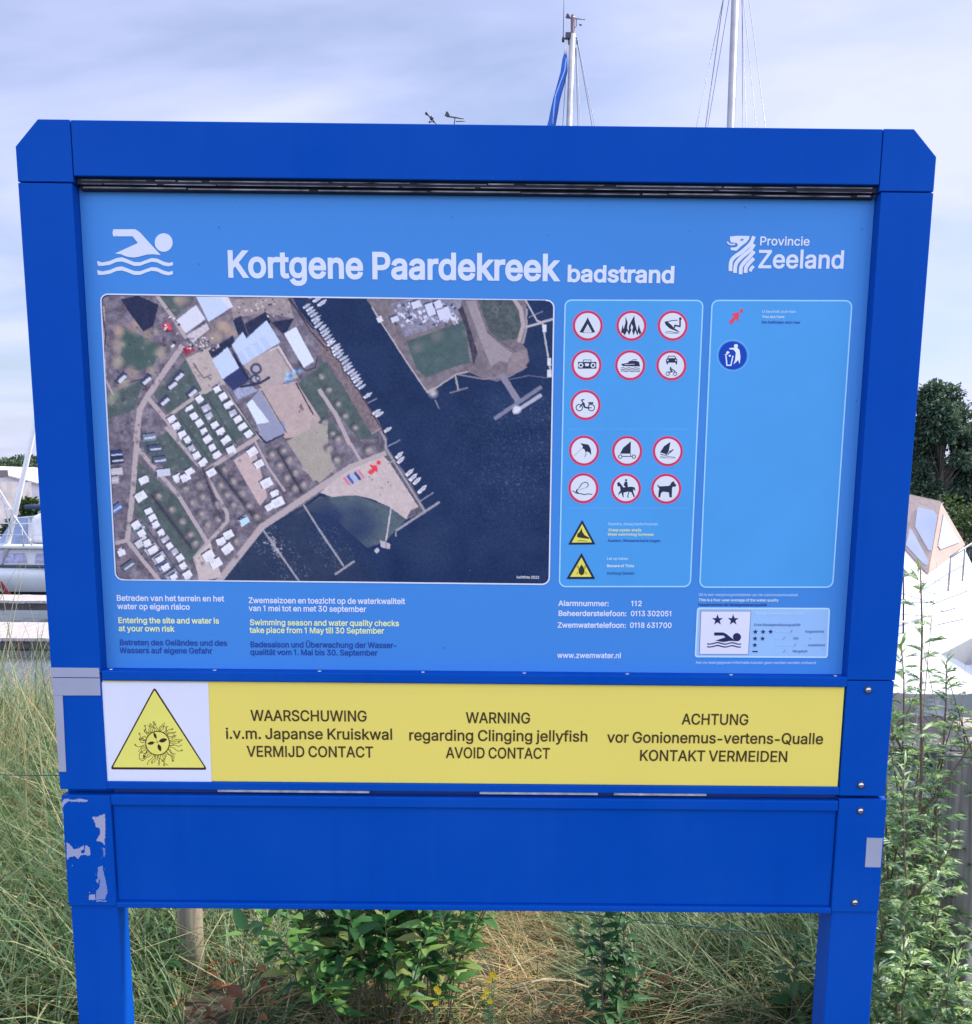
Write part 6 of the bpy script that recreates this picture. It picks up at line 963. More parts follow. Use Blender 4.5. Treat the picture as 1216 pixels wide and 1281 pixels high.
m.tube([A, B], .011, 6); panel(m, [A-d*.03, A+d*.1, A+d*.04+u*.09, A-d*.0+u*.1], .01); q = at(721, 24, y1)-o; m.tube([q, q-Vector((0, 0, .16))], .009, 5); panel(m, [at(724, 30, y1)-o, at(728, 30.5, y1)-o, at(727.5, 32.5, y1)-o, at(725, 32, y1)-o], .01)
m.tube([q-Vector((0, 0, .16)), tp1+Vector((0, 0, .1))], .009, 5); m.build('wind_vane', mat('dark instrument', (.03, .035, .05), .4), t)
m = MB()
A = at(704.6, 49, y1)-o; m.tube([A+Vector((0, 0, 1.3)), A-Vector((0, 0, .05))], [.005, .009], 5); m.tube([A, at(716, 44.5, y1)-o], .016, 6); m.lathe([(.03, -.06), (.035, 0), (.02, .05)], A, 8); m.box(*sum(([v-.06, v+.06] for v in (at(710.6, 45, y1)-o)), [])); m.tube([at(711, 48, y1)-o, at(711.5, 56, y1)-o], .014, 5)
A = at(722, 48, y1)-o; m.tube([A, at(717, 45, y1)-o], .014, 5); m.tube([A, A-Vector((0, 0, .12))], .02, 6); m.build('masthead_fitting', mat('dark instrument', (.03, .035, .05), .4), t)
m = MB(); S = [at(707.8, 63, y1), at(707, 74, y1), at(705.2, 90, y1), at(701.8, 106, y1), at(697.2, 122, y1), at(693.4, 140, y1), at(689.6, 157, y1)]; end = S[-1]+(S[-1]-S[-2])*((S[-1].z-.55)/(S[-2].z-S[-1].z)); S = [s_-o for s_ in S]+[end-o]
rr_ = [.02, .05, .075, .095, .1, .085, .085, .07]; vs = []; nn = 16
for i, p in enumerate(S):
    for k in range(nn):
        a = k*2*math.pi/nn; q = rr_[i]*(1+.22*math.sin(a*2+i*1.3)+.12*math.sin(a*3-i*2)); vs.append(p+Vector((q*math.cos(a), q*math.sin(a), 0)))
m.add(vs, [(i*nn+k, i*nn+(k+1) % nn, (i+1)*nn+(k+1) % nn, (i+1)*nn+k) for i in range(len(S)-1) for k in range(nn)], 0, True); fs_ = m.build('furled_sail', mat('blue sail cover', (.008, .085, .42), .6, var=.3, scale=3, bump=.5, bscale=6), t)
m = MB(); m.tube([S[0]-Vector((0, 0, .1)), S[0]+Vector((0, 0, .16))], [.035, .03], 8); m.tube([S[0]+Vector((0, 0, .16)), at(711, 48, y1)-o], .01, 5); m.build('furler', GEL, fs_)
m = MB(); hp = [S[i]+Vector((.5*rr_[i]*math.sin(i*1.1+.4), -rr_[i]*1.04, 0)) for i in range(1, 7)]; m.tube(hp, .018, 5); m.build('sail_edge', mat('pale blue edge', (.25, .42, .75), .6), fs_)
m = MB()
for a, b in (((722.5, 52), (744, 157)), ((722, 52), (740.5, 157)), ((720.5, 60), (726.5, 157)), ((720, 60), (723, 157)), ((709, 75), (704, 157))):
    A, B = at(*a, y1), at(*b, y1); m.tube([A-o, B+(B-A)*((B.z-.15)/(A.z-B.z))-o], .0075, 5)
m.build('shroud', WIRE, t)
y2 = 18
t, o, base, top = sailing_boat((914.2, 157), (922.3, -70), y2, 'sailing boat with the thick grey mast, right of the blue furled sail', .073, 7.8)
m = MB()
for a, b in (((904.5, 0), (871.6, 157)), ((904.8, 0), (882.8, 157)), ((912, 0), (885.6, 157)), ((928.4, 0), (929, 157)), ((928, 0), (933.6, 157)), ((930, 0), (946, 157)), ((937, 0), (957.4, 157))):
    A, B = at(*a, y2), at(*b, y2); m.tube([A+(A-B)*.6-o, B+(B-A)*((B.z-.15)/(A.z-B.z))-o], .0055 if a[0] != 904.8 else .008, 5)
m.build('shroud', WIRE, t)
y3 = 32
t, o, base, top = sailing_boat((566, 190), (568, 156.5), y3, 'sailing boat of which only the wind instruments show over the sign', .08, 9)
m = MB(); DK = mat('dark instrument', (.03, .035, .05), .4)
A, B = at(558.5, 145.5, y3)-o, at(580, 148.5, y3)-o; d = (B-A).normalized(); m.tube([A, B], .02, 6); panel(m, [A-d*.06, A+d*.12, A+d*.05+u*.13, A+u*.14], .02); q = A.lerp(B, .5); m.tube([q, top-o], .016, 6); m.tube([at(570, 152, y3)-o, at(582, 151.8, y3)-o], .014, 5); m.build('wind_vane', DK, t)
m = MB(); A, B = at(533.5, 142, y3)-o, at(547, 156, y3)-o; m.tube([A, B, at(548, 165, y3)-o], .02, 6)
for q, s_ in ((at(533.5, 142, y3), .045), (at(540, 148, y3), .06), (at(537.4, 152.6, y3), .03), (at(542.8, 152.3, y3), .03)): m.lathe([(s_*.5, -s_), (s_, -s_*.3), (s_, s_*.5), (s_*.4, s_)], q-o, 10)
m.tube([at(537.4, 152.6, y3)-o, at(542.8, 152.3, y3)-o], .014, 5); m.tube([at(548, 165, y3)-o, at(566, 170, y3)-o], .03, 6); m.build('wind_sensor', DK, t)

# ------------------------------------------------------------------ building and trees on the far bank
G = [at(px, py, 50) for px, py in ((-260, 640), (-35, 584), (150, 631))]; zb_ = -.6
bd = thing('boat_shed', (G[1].x, 50, zb_), 'low pale boat shed with a shallow gable behind the left cruiser', 'building')
gp = [(G[0].x-G[1].x, 0), (G[0].x-G[1].x, G[0].z-zb_), (0, G[1].z-zb_), (G[2].x-G[1].x, G[2].z-zb_), (G[2].x-G[1].x, 0)]
m = MB(); m.prism(gp, 0, 12); m.build('wall', mat('cream wall', (.84, .75, .75), .8, var=.05, scale=1), bd)
m = MB()
for p, q in ((gp[1], gp[2]), (gp[2], gp[3])): panel(m, [(p[0], -.25, p[1]+.04), (q[0], -.25, q[1]+.04), (q[0], 12.2, q[1]+.04), (p[0], 12.2, p[1]+.04)], .07)
m.build('roof', mat('pale pink roof sheets', (.66, .58, .58), .6, var=.05, scale=2), bd)
for k in range(3): m = MB(); m.box(-7+k*2.4, -5.6+k*2.4, -.03, .02, .5, 1.3); m.build('window', GLASS, bd)
bd2 = thing('boat_house', (-24.75, 43, -.6), 'dark boat house wall at the left edge behind the cruiser', 'building'); m = MB(); m.box(-8, 2.15, 0, 5, 0, 2.1); m.build('wall', mat('grey boards', (.3, .28, .31), .8, var=.2, scale=2), bd2); m = MB(); panel(m, [(-8.3, -.5, 2.3), (2.55, -.5, 2.3), (2.3, 2.5, 2.5), (-8.3, 2.5, 2.5)], .3); m.build('roof', mat('dark roof', (.06, .055, .075), .7), bd2); m = MB(); m.box(.4, 1.7, -.04, .02, .9, 1.6); m.build('window', GLASS, bd2)

def leaves(rs, C, N, L, W, fold=.25, droop=0.):
    """many folded leaves: centres C, axis directions N (unit), length and width arrays -> V, F"""
    n = len(C); up = np.tile(np.array([0, 0, 1.]), (n, 1))+rs.randn(n, 3)*.35
    S = np.cross(N, up); S /= np.linalg.norm(S, axis=1)[:, None]+1e-9; U = np.cross(S, N)
    L = np.broadcast_to(L, (n,))[:, None]; W = np.broadcast_to(W, (n,))[:, None]
    b = C; t = C+N*L-U*L*droop; m1 = C+N*L*.38+U*L*.02
    l = m1+S*W*.5+U*W*fold; r = m1-S*W*.5+U*W*fold; m2 = C+N*L*.7-U*L*droop*.45; l2 = m2+S*W*.36+U*W*fold*.7; r2 = m2-S*W*.36+U*W*fold*.7
    V = np.stack([b, l, l2, t, r2, r, m1, m2], 1).reshape(-1, 3); k = np.arange(n)[:, None]*8
    F = np.concatenate([k+np.array([[0, 6, 1, 1]]), k+np.array([[0, 5, 6, 6]]), ], 0)
    Q = np.concatenate([k+np.array([[6, 7, 2, 1]]), k+np.array([[5, 4, 7, 6]])], 0)
    T = np.concatenate([k+np.array([[0, 6, 1]]), k+np.array([[0, 5, 6]]), k+np.array([[7, 3, 2]]), k+np.array([[4, 3, 7]]), k+np.array([[6, 7, 2]]), k+np.array([[6, 2, 1]]), k+np.array([[5, 4, 7]]), k+np.array([[5, 7, 6]])], 0)
    return V, T
def crown_leaves(rs, blobs, n, size):
    C = []; N = []
    w = np.array([b[3]*b[3]*b[4] for b in blobs]); w = w/w.sum()
    for b, k in zip(blobs, (w*n).astype(int)):
        d = rs.randn(k, 3); d /= np.linalg.norm(d, axis=1)[:, None]; r = rs.rand(k)**.33*(.8+.35*np.sin(d[:, 0]*7+b[0]*3)*np.sin(d[:, 2]*6+b[1]))
        C.append(np.array(b[:3])+d*r[:, None]*np.array([b[3], b[3], b[4]])); q = d+rs.randn(k, 3)*.7+np.array([0, 0, -.2]); N.append(q/np.linalg.norm(q, axis=1)[:, None])
    C = np.concatenate(C); N = np.concatenate(N); s_ = size*(.6+.8*rs.rand(len(C)))
    return leaves(rs, C, N, s_, s_*.6)
BARK = wood_mat('bark', (.12, .10, .08), (6, 6, 1))
def tree(px, py_top, y, w, label, seed, colors, key, zg=-.5, n=9000, size=.3, low=.1, group=None):
    rs = np.random.RandomState(seed); top = at(px, py_top, y); H = top.z-zg; t = thing('tree', (top.x, y, zg), label, 'tree', group)
    m = MB(); m.tube([(0, 0, -.2), (.05*H*.2, 0, H*.3), (0, .02*H, H*.85)], [H*.03, H*.022, H*.006], 9)
    blobs = []
    for k in range(26):
        u = rs.rand()**.8; a = rs.rand()*6.28; h = H*(low+(1-low)*(.08+.84*u)); rad = w*.5*math.sqrt(max(.06, 1-((u-.38)/.66)**2)); q = rad*(.25+.6*rs.rand()); bl = w*(.13+.12*rs.rand())
        blobs.append((q*math.cos(a), q*math.sin(a), min(h, H-bl*.8), bl, bl*.8)); m.tube([(0, 0, max(.1*H, h*.55)), (q*math.cos(a)*.9, q*math.sin(a)*.9, h)], [H*.008, H*.003], 5)
    m.build('trunk', BARK, t); V, F = crown_leaves(rs, blobs, n, size); np_mesh('crown', V, F, t, [leaf_mat(key, colors, .25)], False)
    return t
TG = [(.03, .06, .04), (.07, .115, .07), (.13, .185, .11)]
tree(1186, 474, 40, 3.7, 'dense dark green tree right of the sign, behind the canopied cruiser', 2, TG, 'dark crown', n=26000, size=.16, low=.1)
tree(1228, 560, 48, 4.5, 'lower dark tree at the right edge beside the dense tree', 5, TG, 'dark crown', n=8000, size=.26, low=.05)
FG = [(.05, .085, .05), (.085, .125, .07), (.12, .16, .09)]
for k, (px, py, y, w) in enumerate(((-8, 580, 75, 5.4), (13, 575, 72, 4.8), (34, 571, 74, 4.6), (52, 582, 70, 4.6), (75, 578, 76, 5.0))):
    tree(px, py, y, w, ('hazy tree behind the boat shed, second from the left of the row' if k == 1 else ['hazy tree behind the boat shed at the left edge', '', 'hazy tree behind the boat shed where the leaning spar crosses it', 'hazy tree behind the boat shed beside the blue post', 'hazy tree hidden in part by the blue post'][k]), 20+k, FG, 'hazy crown', n=8000, size=.3, low=.25, group='trees behind the boat shed')
def bush(px, py, y, rx, rz, label, seed, colors, key, n=3000, size=.16, zg=None, name='bush'):
    rs = np.random.RandomState(seed); p = at(px, py, y); zg = p.z-rz if zg is None else zg; t = thing(name, (p.x, y, zg), label, 'bush')
    blobs = [(rx*.6*rs.randn()*.6, rx*.4*rs.randn(), (p.z-zg)*(.3+.65*rs.rand()), rx*.5, rz*.45) for k in range(9)]+[(0, 0, p.z-zg, rx*.8, rz*.8)]
    m = MB()
    for b in blobs: m.tube([(0, 0, 0), (b[0]*.8, b[1]*.8, b[2])], [.03, .01], 5)
    m.build('stem', BARK, t); V, F = crown_leaves(rs, blobs, n, size); np_mesh('foliage', V, F, t, [leaf_mat(key, colors, .25)], False)
bush(37, 634, 38, .45, .42, 'rounded green bush by the shed, left of the sign', 3, [(.03, .055, .02), (.06, .10, .03), (.10, .14, .04)], 'bush leaves', zg=-.4)
bush(18, 664, 33, .5, .5, 'dark low bush behind the leaning spar', 6, TG, 'dark crown', zg=-.6)
hd = thing('hedge', (19.5, 34, -.5), 'long clipped hedge right of the sign, below the trees', 'hedge'); rs = np.random.RandomState(8)
V, F = crown_leaves(rs, [(x, rs.randn()*.2, 1.0+rs.rand()*.3, .8, .75+.1*rs.rand()) for x in np.arange(-5, 6, .5)]+[(x, 0, .5, .7, .6) for x in np.arange(-5, 6, .6)], 9000, .14); np_mesh('foliage', V, F, hd, [leaf_mat('hedge leaves', [(.02, .04, .015), (.05, .085, .025), (.12, .17, .05)], .25)], False)
m = MB()
for x in np.arange(-5, 6, 1.): m.tube([(x, 0, 0), (x+.1, .05, .9)], [.03, .015], 5)
m.build('stem', BARK, hd)

# the low wooded far shore, one mass
rs = np.random.RandomState(31); bl = []
for x in np.arange(-190, 190, 2.6): bl.append((x+rs.randn()*.8, 112+rs.randn()*3, .4+rs.rand()*.7, 1.9+rs.rand(), 1.2+rs.rand()*.5))
V, F = crown_leaves(rs, bl, 26000, .5); tag(np_mesh('far_woods', V, F, None, [leaf_mat('far woods', [(.05, .08, .06), (.08, .115, .085), (.11, .145, .11)], .2)], False), kind='stuff')

# ================================================================== BANK VEGETATION AND FENCE
rs = np.random.RandomState(11)
def blades(rs, B, az, lean, h, w, curl, seg=4):
    """grass blades: bases B, azimuth of lean, lean angle, length, width"""
    n = len(B); t = np.linspace(0, 1, seg+1)[None, :]
    ang = lean[:, None]+curl[:, None]*t; d = h[:, None]/seg
    r = np.cumsum(np.sin(ang)*d, 1)-np.sin(ang[:, :1])*d; z = np.cumsum(np.cos(ang)*d, 1)-np.cos(ang[:, :1])*d
    ca, sa = np.cos(az)[:, None], np.sin(az)[:, None]
    P = np.stack([B[:, 0:1]+r*ca, B[:, 1:2]+r*sa, B[:, 2:3]+z], -1)
    tw = az+math.pi/2+rs.randn(n)*.7; S = np.stack([np.cos(tw), np.sin(tw), rs.randn(n)*.15], -1)[:, None, :]; ww = (w[:, None]*(1-t**1.6)*.5+.0004)[..., None]
    V = np.stack([P-S*ww, P+S*ww], 2).reshape(-1, 3); k = (np.arange(n)*(seg+1)*2)[:, None, None]; s_ = (np.arange(seg)*2)[None, :, None]
    F = (k+s_+np.array([0, 1, 3, 2])[None, None, :]).reshape(-1, 4)
    return V, F
def field(rs, n, x0, x1, y0, y1, hl, wl, lean, straw_dir=None, dens=None):
    x = rs.uniform(x0, x1, n*2); y = y0+(y1-y0)*rs.rand(n*2)
    c = .5+.5*np.sin(x*2.1+np.sin(y*1.7)*1.5)*np.sin(y*2.4+x*.7); keep = rs.rand(n*2) < .35+.65*c
    if dens is not None: keep &= rs.rand(n*2) < dens(x, y)
    x, y = x[keep][:n], y[keep][:n]; m_ = len(x)
    pk = np.abs(x/np.maximum(y, .1)+.316) > .02 if y0 < 3.2 else np.ones(m_, bool); pk |= y > 3.0; x, y = x[pk], y[pk]; m_ = len(x)
    B = np.stack([x, y, gheight(x, y)-.01], 1)
    clump = np.sin(np.floor(x*3.3)*12.9+np.floor(y*3.1)*78.2)*43758.5; clump = (clump-np.floor(clump))*6.28
    az = clump+rs.randn(m_)*.9 if straw_dir is None else straw_dir+rs.randn(m_)*.8
    return blades(rs, B, az, lean[0]+lean[1]*rs.rand(m_), hl[0]+(hl[1]-hl[0])*rs.rand(m_)**1.3, (wl[0]+(wl[1]-wl[0])*rs.rand(m_))*np.where(rs.rand(m_) < .12, 1.8, .95), rs.uniform(.0, 1.6, m_)+np.where(rs.rand(m_) < .12, 1.3, 0))
GG = [(.055, .10, .04), (.10, .17, .065), (.15, .235, .10), (.20, .30, .16), (.28, .33, .17), (.48, .43, .25)]
# tall meadow grass left and right, behind the sign
grass = []
grass.append(field(rs, 17000, -5.2, -1.0, 2.7, 7.2, (.4, .95), (.003, .0075), (.1, .6), dens=lambda x, y: np.where(np.abs(x/y) < .7, 1, .25)))
grass.append(field(rs, 9000, -1.5, 1.6, 3.3, 7.0, (.35, .8), (.003, .007), (.15, .7), dens=lambda x, y: np.where((x/y > -.02) & (x/y < .13) & (y < 4.4), .15, 1)))
grass.append(field(rs, 9000, .42, 2.0, 2.75, 4.2, (.25, .6), (.003, .006), (.4, .8), 2.7))
grass.append(field(rs, 4000, 1.0, 2.6, 2.8, 7.0, (.25, .6), (.003, .007), (.1, .7), dens=lambda x, y: np.where(x/y > .38, .15, 1)))
grass.append(field(rs, 3500, 1.0, 4.8, 2.3, 7.2, (.12, .34), (.003, .007), (.1, .7)))
grass.append(field(rs, 5000, -2.4, -.1, 2.7, 3.6, (.15, .5), (.003, .006), (.2, .7)))
off = 0; VV = []; FF = []
for V, F in grass: VV.append(V); FF.append(F+off); off += len(V)
tag(np_mesh('tall_grass', np.concatenate(VV), np.concatenate(FF), None, [leaf_mat('meadow grass', GG, .35)]), kind='stuff')
SG = [(.30, .17, .08), (.46, .30, .14), (.60, .45, .23), (.36, .34, .14), (.70, .58, .36)]
st_ = [field(rs, 3800, -.1, .55, 2.55, 3.9, (.2, .5), (.002, .0045), (1.0, .6)), field(rs, 9000, -1.0, 1.3, 2.6, 4.6, (.2, .6), (.002, .005), (.9, .7), dens=lambda x, y: np.where(x > .6, .25, 1)), field(rs, 3500, -2.6, -1.2, 2.6, 4.6, (.2, .6), (.002, .005), (.8, .7)), field(rs, 2500, -4.6, -1.4, 4, 7, (.5, 1.0), (.002, .005), (.1, .5))]
off = 0; VV = []; FF = []
for V, F in st_: VV.append(V); FF.append(F+off); off += len(V)
tag(np_mesh('dry_grass', np.concatenate(VV), np.concatenate(FF), None, [leaf_mat('straw', SG, .3)]), kind='stuff')
sg = field(rs, 9000, -2.8, 2.4, 2.35, 3.1, (.05, .2), (.002, .005), (.1, .8)); tag(np_mesh('short_grass', *sg, None, [leaf_mat('short grass', [(.03, .07, .025), (.06, .12, .04), (.10, .16, .06), (.2, .19, .1)], .35)]), kind='stuff')
# reeds along the water at the left
n = 150; x = rs.uniform(-6.4, -2.6, n); y = rs.uniform(6.2, 8.2, n); B = np.stack([x, y, gheight(x, y)], 1)
V, F = blades(rs, B, rs.rand(n)*6.28, .02+.3*rs.rand(n)**2, rs.uniform(.8, 1.75, n), rs.uniform(.006, .014, n), rs.uniform(0, .5, n), 6)
tag(np_mesh('reeds', V, F, None, [leaf_mat('dry reeds', [(.15, .16, .09), (.30, .28, .18), (.42, .37, .26)], .3)]), kind='stuff')
# fallen leaves and litter: curled reddish brown leaves near the wooden post
def litter(name, spots, colors, key, size):
    C = []; N = []
    for (px, py, z, r, k) in spots:
        p = on(px, py, z)
        for i in range(k): C.append((p.x+rs.randn()*r, p.y+rs.randn()*r*.8, z+abs(rs.randn())*r*.35)); a = rs.rand()*6.28; N.append((math.cos(a), math.sin(a), rs.uniform(-.3, .7)))
    N = np.array(N); N /= np.linalg.norm(N, axis=1)[:, None]; C = np.array(C); s_ = size*(.5+rs.rand(len(C)))
    V, F = leaves(rs, C, N, s_, s_*.6, .35, .25); tag(np_mesh(name, V, F, None, [leaf_mat(key, colors, .2)], True), kind='stuff')
litter('dead_leaves', [(300, 1262, .06, .07, 15), (330, 1240, .1, .07, 12), (285, 1225, .08, .05, 6), (65, 1222, .1, .03, 5), (88, 1186, .1, .03, 4), (32, 1262, .05, .02, 3), (470, 1240, .06, .05, 8), (815, 1240, .06, .06, 10), (845, 1255, .05, .05, 9), (1110, 1215, .15, .03, 4), (1212, 1240, .12, .03, 4), (700, 1265, .03, .2, 10), (420, 1268, .03, .16, 8)], [(.09, .03, .012), (.17, .062, .024), (.25, .12, .055)], 'dead leaves', .045)
# loose twigs
for k, (a, b, c) in enumerate((((420, 1190), (540, 1250), .05), ((342, 1182), (418, 1190), .12), ((865, 1205), (905, 1275), .08), ((536, 1156), (520, 1270), .2), ((640, 1236), (715, 1226), .1))):
    A, B = on(*a, c), on(*b, c*.5); m = MB(); q = A.lerp(B, .5)+Vector((.01, .01, .012)); m.tube([A, q, B], [.004, .0035, .002], 6)
    tag(m.build('twig', wood_mat('dry twig', (.42, .34, .25), (3, 3, 3))), ['pale twig lying across the grass between post and shrub', 'short thin twig near the wooden post under the sign', 'dry twig leaning in the grass under the right half of the sign', 'upright pale twig in front of the leafy shrub', 'pale straw-like twig beside the yellow flowers'][k], 'twig')

# ---- fence posts and wires
PW = wood_mat('grey weathered post', (.46, .41, .38), (26, 26, 1.6), .4)
PB = wood_mat('brown weathered post', (.40, .33, .23), (22, 22, 1.4), .45)
def post(px, y, top, r, label, m_, square=False):
    c = at(px, 1200, y); t = MB()
    if square: t.box(-r, r, -r, r, -.2, top)
    else: t.lathe([(r*1.02, -.2), (r, .2), (r*.97, top-.01), (r*.86, top)], (0, 0, 0), 18)
    o = t.build('fence_post', m_, None, .006 if square else 0); o.location = (c.x, y, 0); return tag(o, label, 'fence post', 'posts of the wire fence')
post(240, 3.05, 1.0, .041, 'round brown wooden fence post under the left half of the sign', PB)
p_r = post(1216, 2.62, .915, .072, 'thick grey wooden fence post among the weeds right of the sign', PW, True); p_r.rotation_euler = (0, -.03, .25)
GW = mat('green wire', (.02, .07, .06), .4, .2)
def wire(pts, label, sag=.012, r=.0019):
    m = MB(); P = []
    for a, b in zip(pts[:-1], pts[1:]):
        for k in range(10): t = k/10; q = Vector(a).lerp(Vector(b), t); q.z -= sag*4*t*(1-t); P.append(q)
    P.append(Vector(pts[-1])); m.tube(P, r, 6); tag(m.build('fence_wire', GW), label, 'wire', 'wires of the fence')
wire([at(-60, 966, 3.4), at(75, 970, 3.2), at(238, 972, 3.01), at(700, 955, 2.75), at(1110, 941, 2.55), at(1190, 946, 2.53), at(1300, 950, 2.5)], 'upper green fence wire, level with the yellow strip', .004)
wire([at(240, 1096, 3.0), at(690, 1138, 2.85), at(1022, 1173, 2.72), at(1200, 1190, 2.54)], 'lower green fence wire, sloping below the sign', .006)

# ---- leafy plants
def stalk_plant(name, x, y, H, label, cat, seed, colors, key, leafL, leafW, pairs, lobes=3, lean=(0, 0), group=None, spread=1., stemc=(.16, .10, .07), droop=.25, z0=None, side=0, top_tuft=True):
    rs = np.random.RandomState(seed); z = float(gheight(np.array([x]), np.array([y]))[0]) if z0 is None else z0
    t = thing(name, (x, y, z), label, cat, group); m = MB(); C = []; N = []; L = []; W = []
    def axis(base, d, H, pairs, r, main):
        n = 9; P = [Vector(base)]
        for i in range(n):
            d = (d+Vector((rs.randn()*.06, rs.randn()*.06, .05))).normalized(); P.append(P[-1]+d*H/n)
        m.tube(P, [r*(1-.75*i/n) for i in range(n+1)], 6)
        a0 = rs.rand()*6.28
        for k in range(pairs):
            u = (.12+.86*(k+.5*rs.rand())/pairs) if main else (.2+.8*k/pairs); i = min(n-1, int(u*n)); q = P[i].lerp(P[i+1], u*n-i); a = a0+k*2.4+rs.randn()*.3
            el = .25+.75*max(0, u-.55)+rs.randn()*.12; sz = (1-.5*u)*(.75+.5*rs.rand()) if main else (.6-.25*u)*(.8+.4*rs.rand())
            ld = Vector((math.cos(a)*spread, math.sin(a)*spread, el)).normalized(); sd_ = Vector((-math.sin(a), math.cos(a), 0))
            C.append(q); N.append(ld); L.append(leafL*sz); W.append(leafW*sz*(1 if lobes <= 1 else .55))
            for j in range(lobes-1):
                g = .25+.5*(j//2)/max(1, (lobes-1)//2); s_ = 1 if j % 2 else -1
                C.append(q+ld*leafL*sz*g); N.append((ld+sd_*s_*.85).normalized()); L.append(leafL*sz*(.55-.2*g)); W.append(leafW*sz*.36)
        return P, d
    P, d = axis((0, 0, -.02), Vector((lean[0], lean[1], 1)).normalized(), H, pairs, .0022+H*.0035, True)
    for k in range(side):
        u = .25+.6*k/max(1, side); i = int(u*9); a = rs.rand()*6.28; axis(P[i], Vector((math.cos(a)*.8, math.sin(a)*.8, 1)).normalized(), H*(.42-.2*u), max(4, pairs//3), .002+H*.0012, False)
    if top_tuft:
        for k in range(9): a = rs.rand()*6.28; C.append(P[-1]-Vector((0, 0, .01*k))); N.append(Vector((math.cos(a), math.sin(a), 1.1+rs.rand())).normalized()); L.append(leafL*.42*(.6+rs.rand()*.6)); W.append(leafW*.22)
    m.build('stem', mat('plant stem '+key, stemc, .7, var=.3, scale=30), t)
    V, F = leaves(rs, np.array([list(c) for c in C]), np.array([list(c) for c in N]), np.array(L), np.array(W), .18, droop); np_mesh('foliage', V, F, t, [leaf_mat(key, colors, .35, .45)], True)
    return t
MG = [(.06, .13, .06), (.13, .235, .10), (.24, .35, .18), (.30, .42, .11), (.52, .60, .44)]
def pl(px, y): return at(px, 1100, y).x
# tall mugwort on the right: (photo x, distance, height, lobes, side shoots, what singles it out)
for k, (px, y, H, so_, lab) in enumerate(((1168, 2.50, 1.50, 3, 'tallest mugwort plant in front of the white boat, right of the sign'), (1128, 2.62, 1.22, 4, 'dense mugwort close beside the blue post, below the fender'), (1207, 2.3, .6, 3, 'silvery mugwort in front of the grey fence post'), (1150, 2.38, .72, 4, 'bushy mugwort at mid height between blue post and fence post'),
                               (1190, 2.18, .62, 4, 'low mugwort below the grey fence post'), (1122, 2.2, .55, 3, 'low mugwort touching the foot of the right blue leg'), (1232, 2.2, .62, 3, 'mugwort cut by the right edge of the picture'), (1210, 2.05, .5, 3, 'lowest mugwort in the right corner'), (1140, 2.1, .45, 3, 'short mugwort in the bottom right corner near the post'), (1142, 2.75, 1.05, 4, 'shaded mugwort behind the dense one by the blue post'),
                               (1186, 2.85, 1.12, 3, 'thin mugwort left of the grey fence post'), (1160, 2.05, .4, 2, 'seedling mugwort at the bottom edge right of the sign'), (1118, 2.85, .95, 3, 'mugwort half hidden by the right blue post'), (1235, 2.75, 1.2, 3, 'tall mugwort behind the fence post at the right edge'))):
    stalk_plant('mugwort_plant', pl(px, y), y, H, lab, 'weed', 100+k, MG, 'mugwort leaves', .105, .034, int(24+H*22), 9, ((k % 3-1)*.05, .03), 'mugwort plants right of the sign', 1., side=so_)
PX2 = [(1112, 2.45, .88, 'mugwort rising beside the upper screw plate of the sign'), (1136, 2.3, 1.02, 'light green mugwort in front of the right jetty'), (1154, 2.62, 1.3, 'mugwort between the tallest plant and the blue post'), (1180, 2.42, .98, 'pale mugwort leaning before the grey boat'), (1146, 2.16, .62, 'bushy low mugwort right of the grey sticker'), (1172, 2.2, .72, 'bushy mugwort left of the grey fence post foot'), (1196, 2.14, .48, 'spreading mugwort at the foot of the grey fence post'), (1130, 2.04, .4, 'low mugwort beside the right blue leg, at the lower edge'), (1176, 2.0, .42, 'low mugwort in the middle of the bottom right corner'), (1194, 2.7, 1.5, 'slender mugwort against the white hull'), (1120, 3.1, 1.1, 'mugwort far back beside the blue post'), (1150, 3.2, 1.15, 'mugwort far back above the jetty planks'), (1106, 2.1, .5, 'small mugwort overlapping the right blue leg edge')]
for k, (px, y, H, lab) in enumerate(PX2):
    stalk_plant('mugwort_plant', pl(px, y), y, H, lab, 'weed', 300+k, MG, 'mugwort leaves', .11, .036, int(26+H*26), 9, ((k % 5-2)*.05, .02), 'mugwort plants right of the sign', 1., side=4)
# bare dry stalks among them
dl = []
for k in range(26):
    px = rs.uniform(1112, 1222); y = rs.uniform(2.6, 3.6); x = pl(px, y); h = rs.uniform(.6, 1.5); dl.append((x, y, h))
B = np.array([(x, y, 0) for x, y, h in dl]); V, F = blades(rs, B, rs.rand(26)*6.28, .02+.12*rs.rand(26), np.array([h for x, y, h in dl]), np.full(26, .006), rs.uniform(-.1, .3, 26), 6)
tag(np_mesh('dry_stalks', V, F, None, [leaf_mat('dry stalks', [(.22, .17, .12), (.36, .29, .2)], .1)]), kind='stuff')
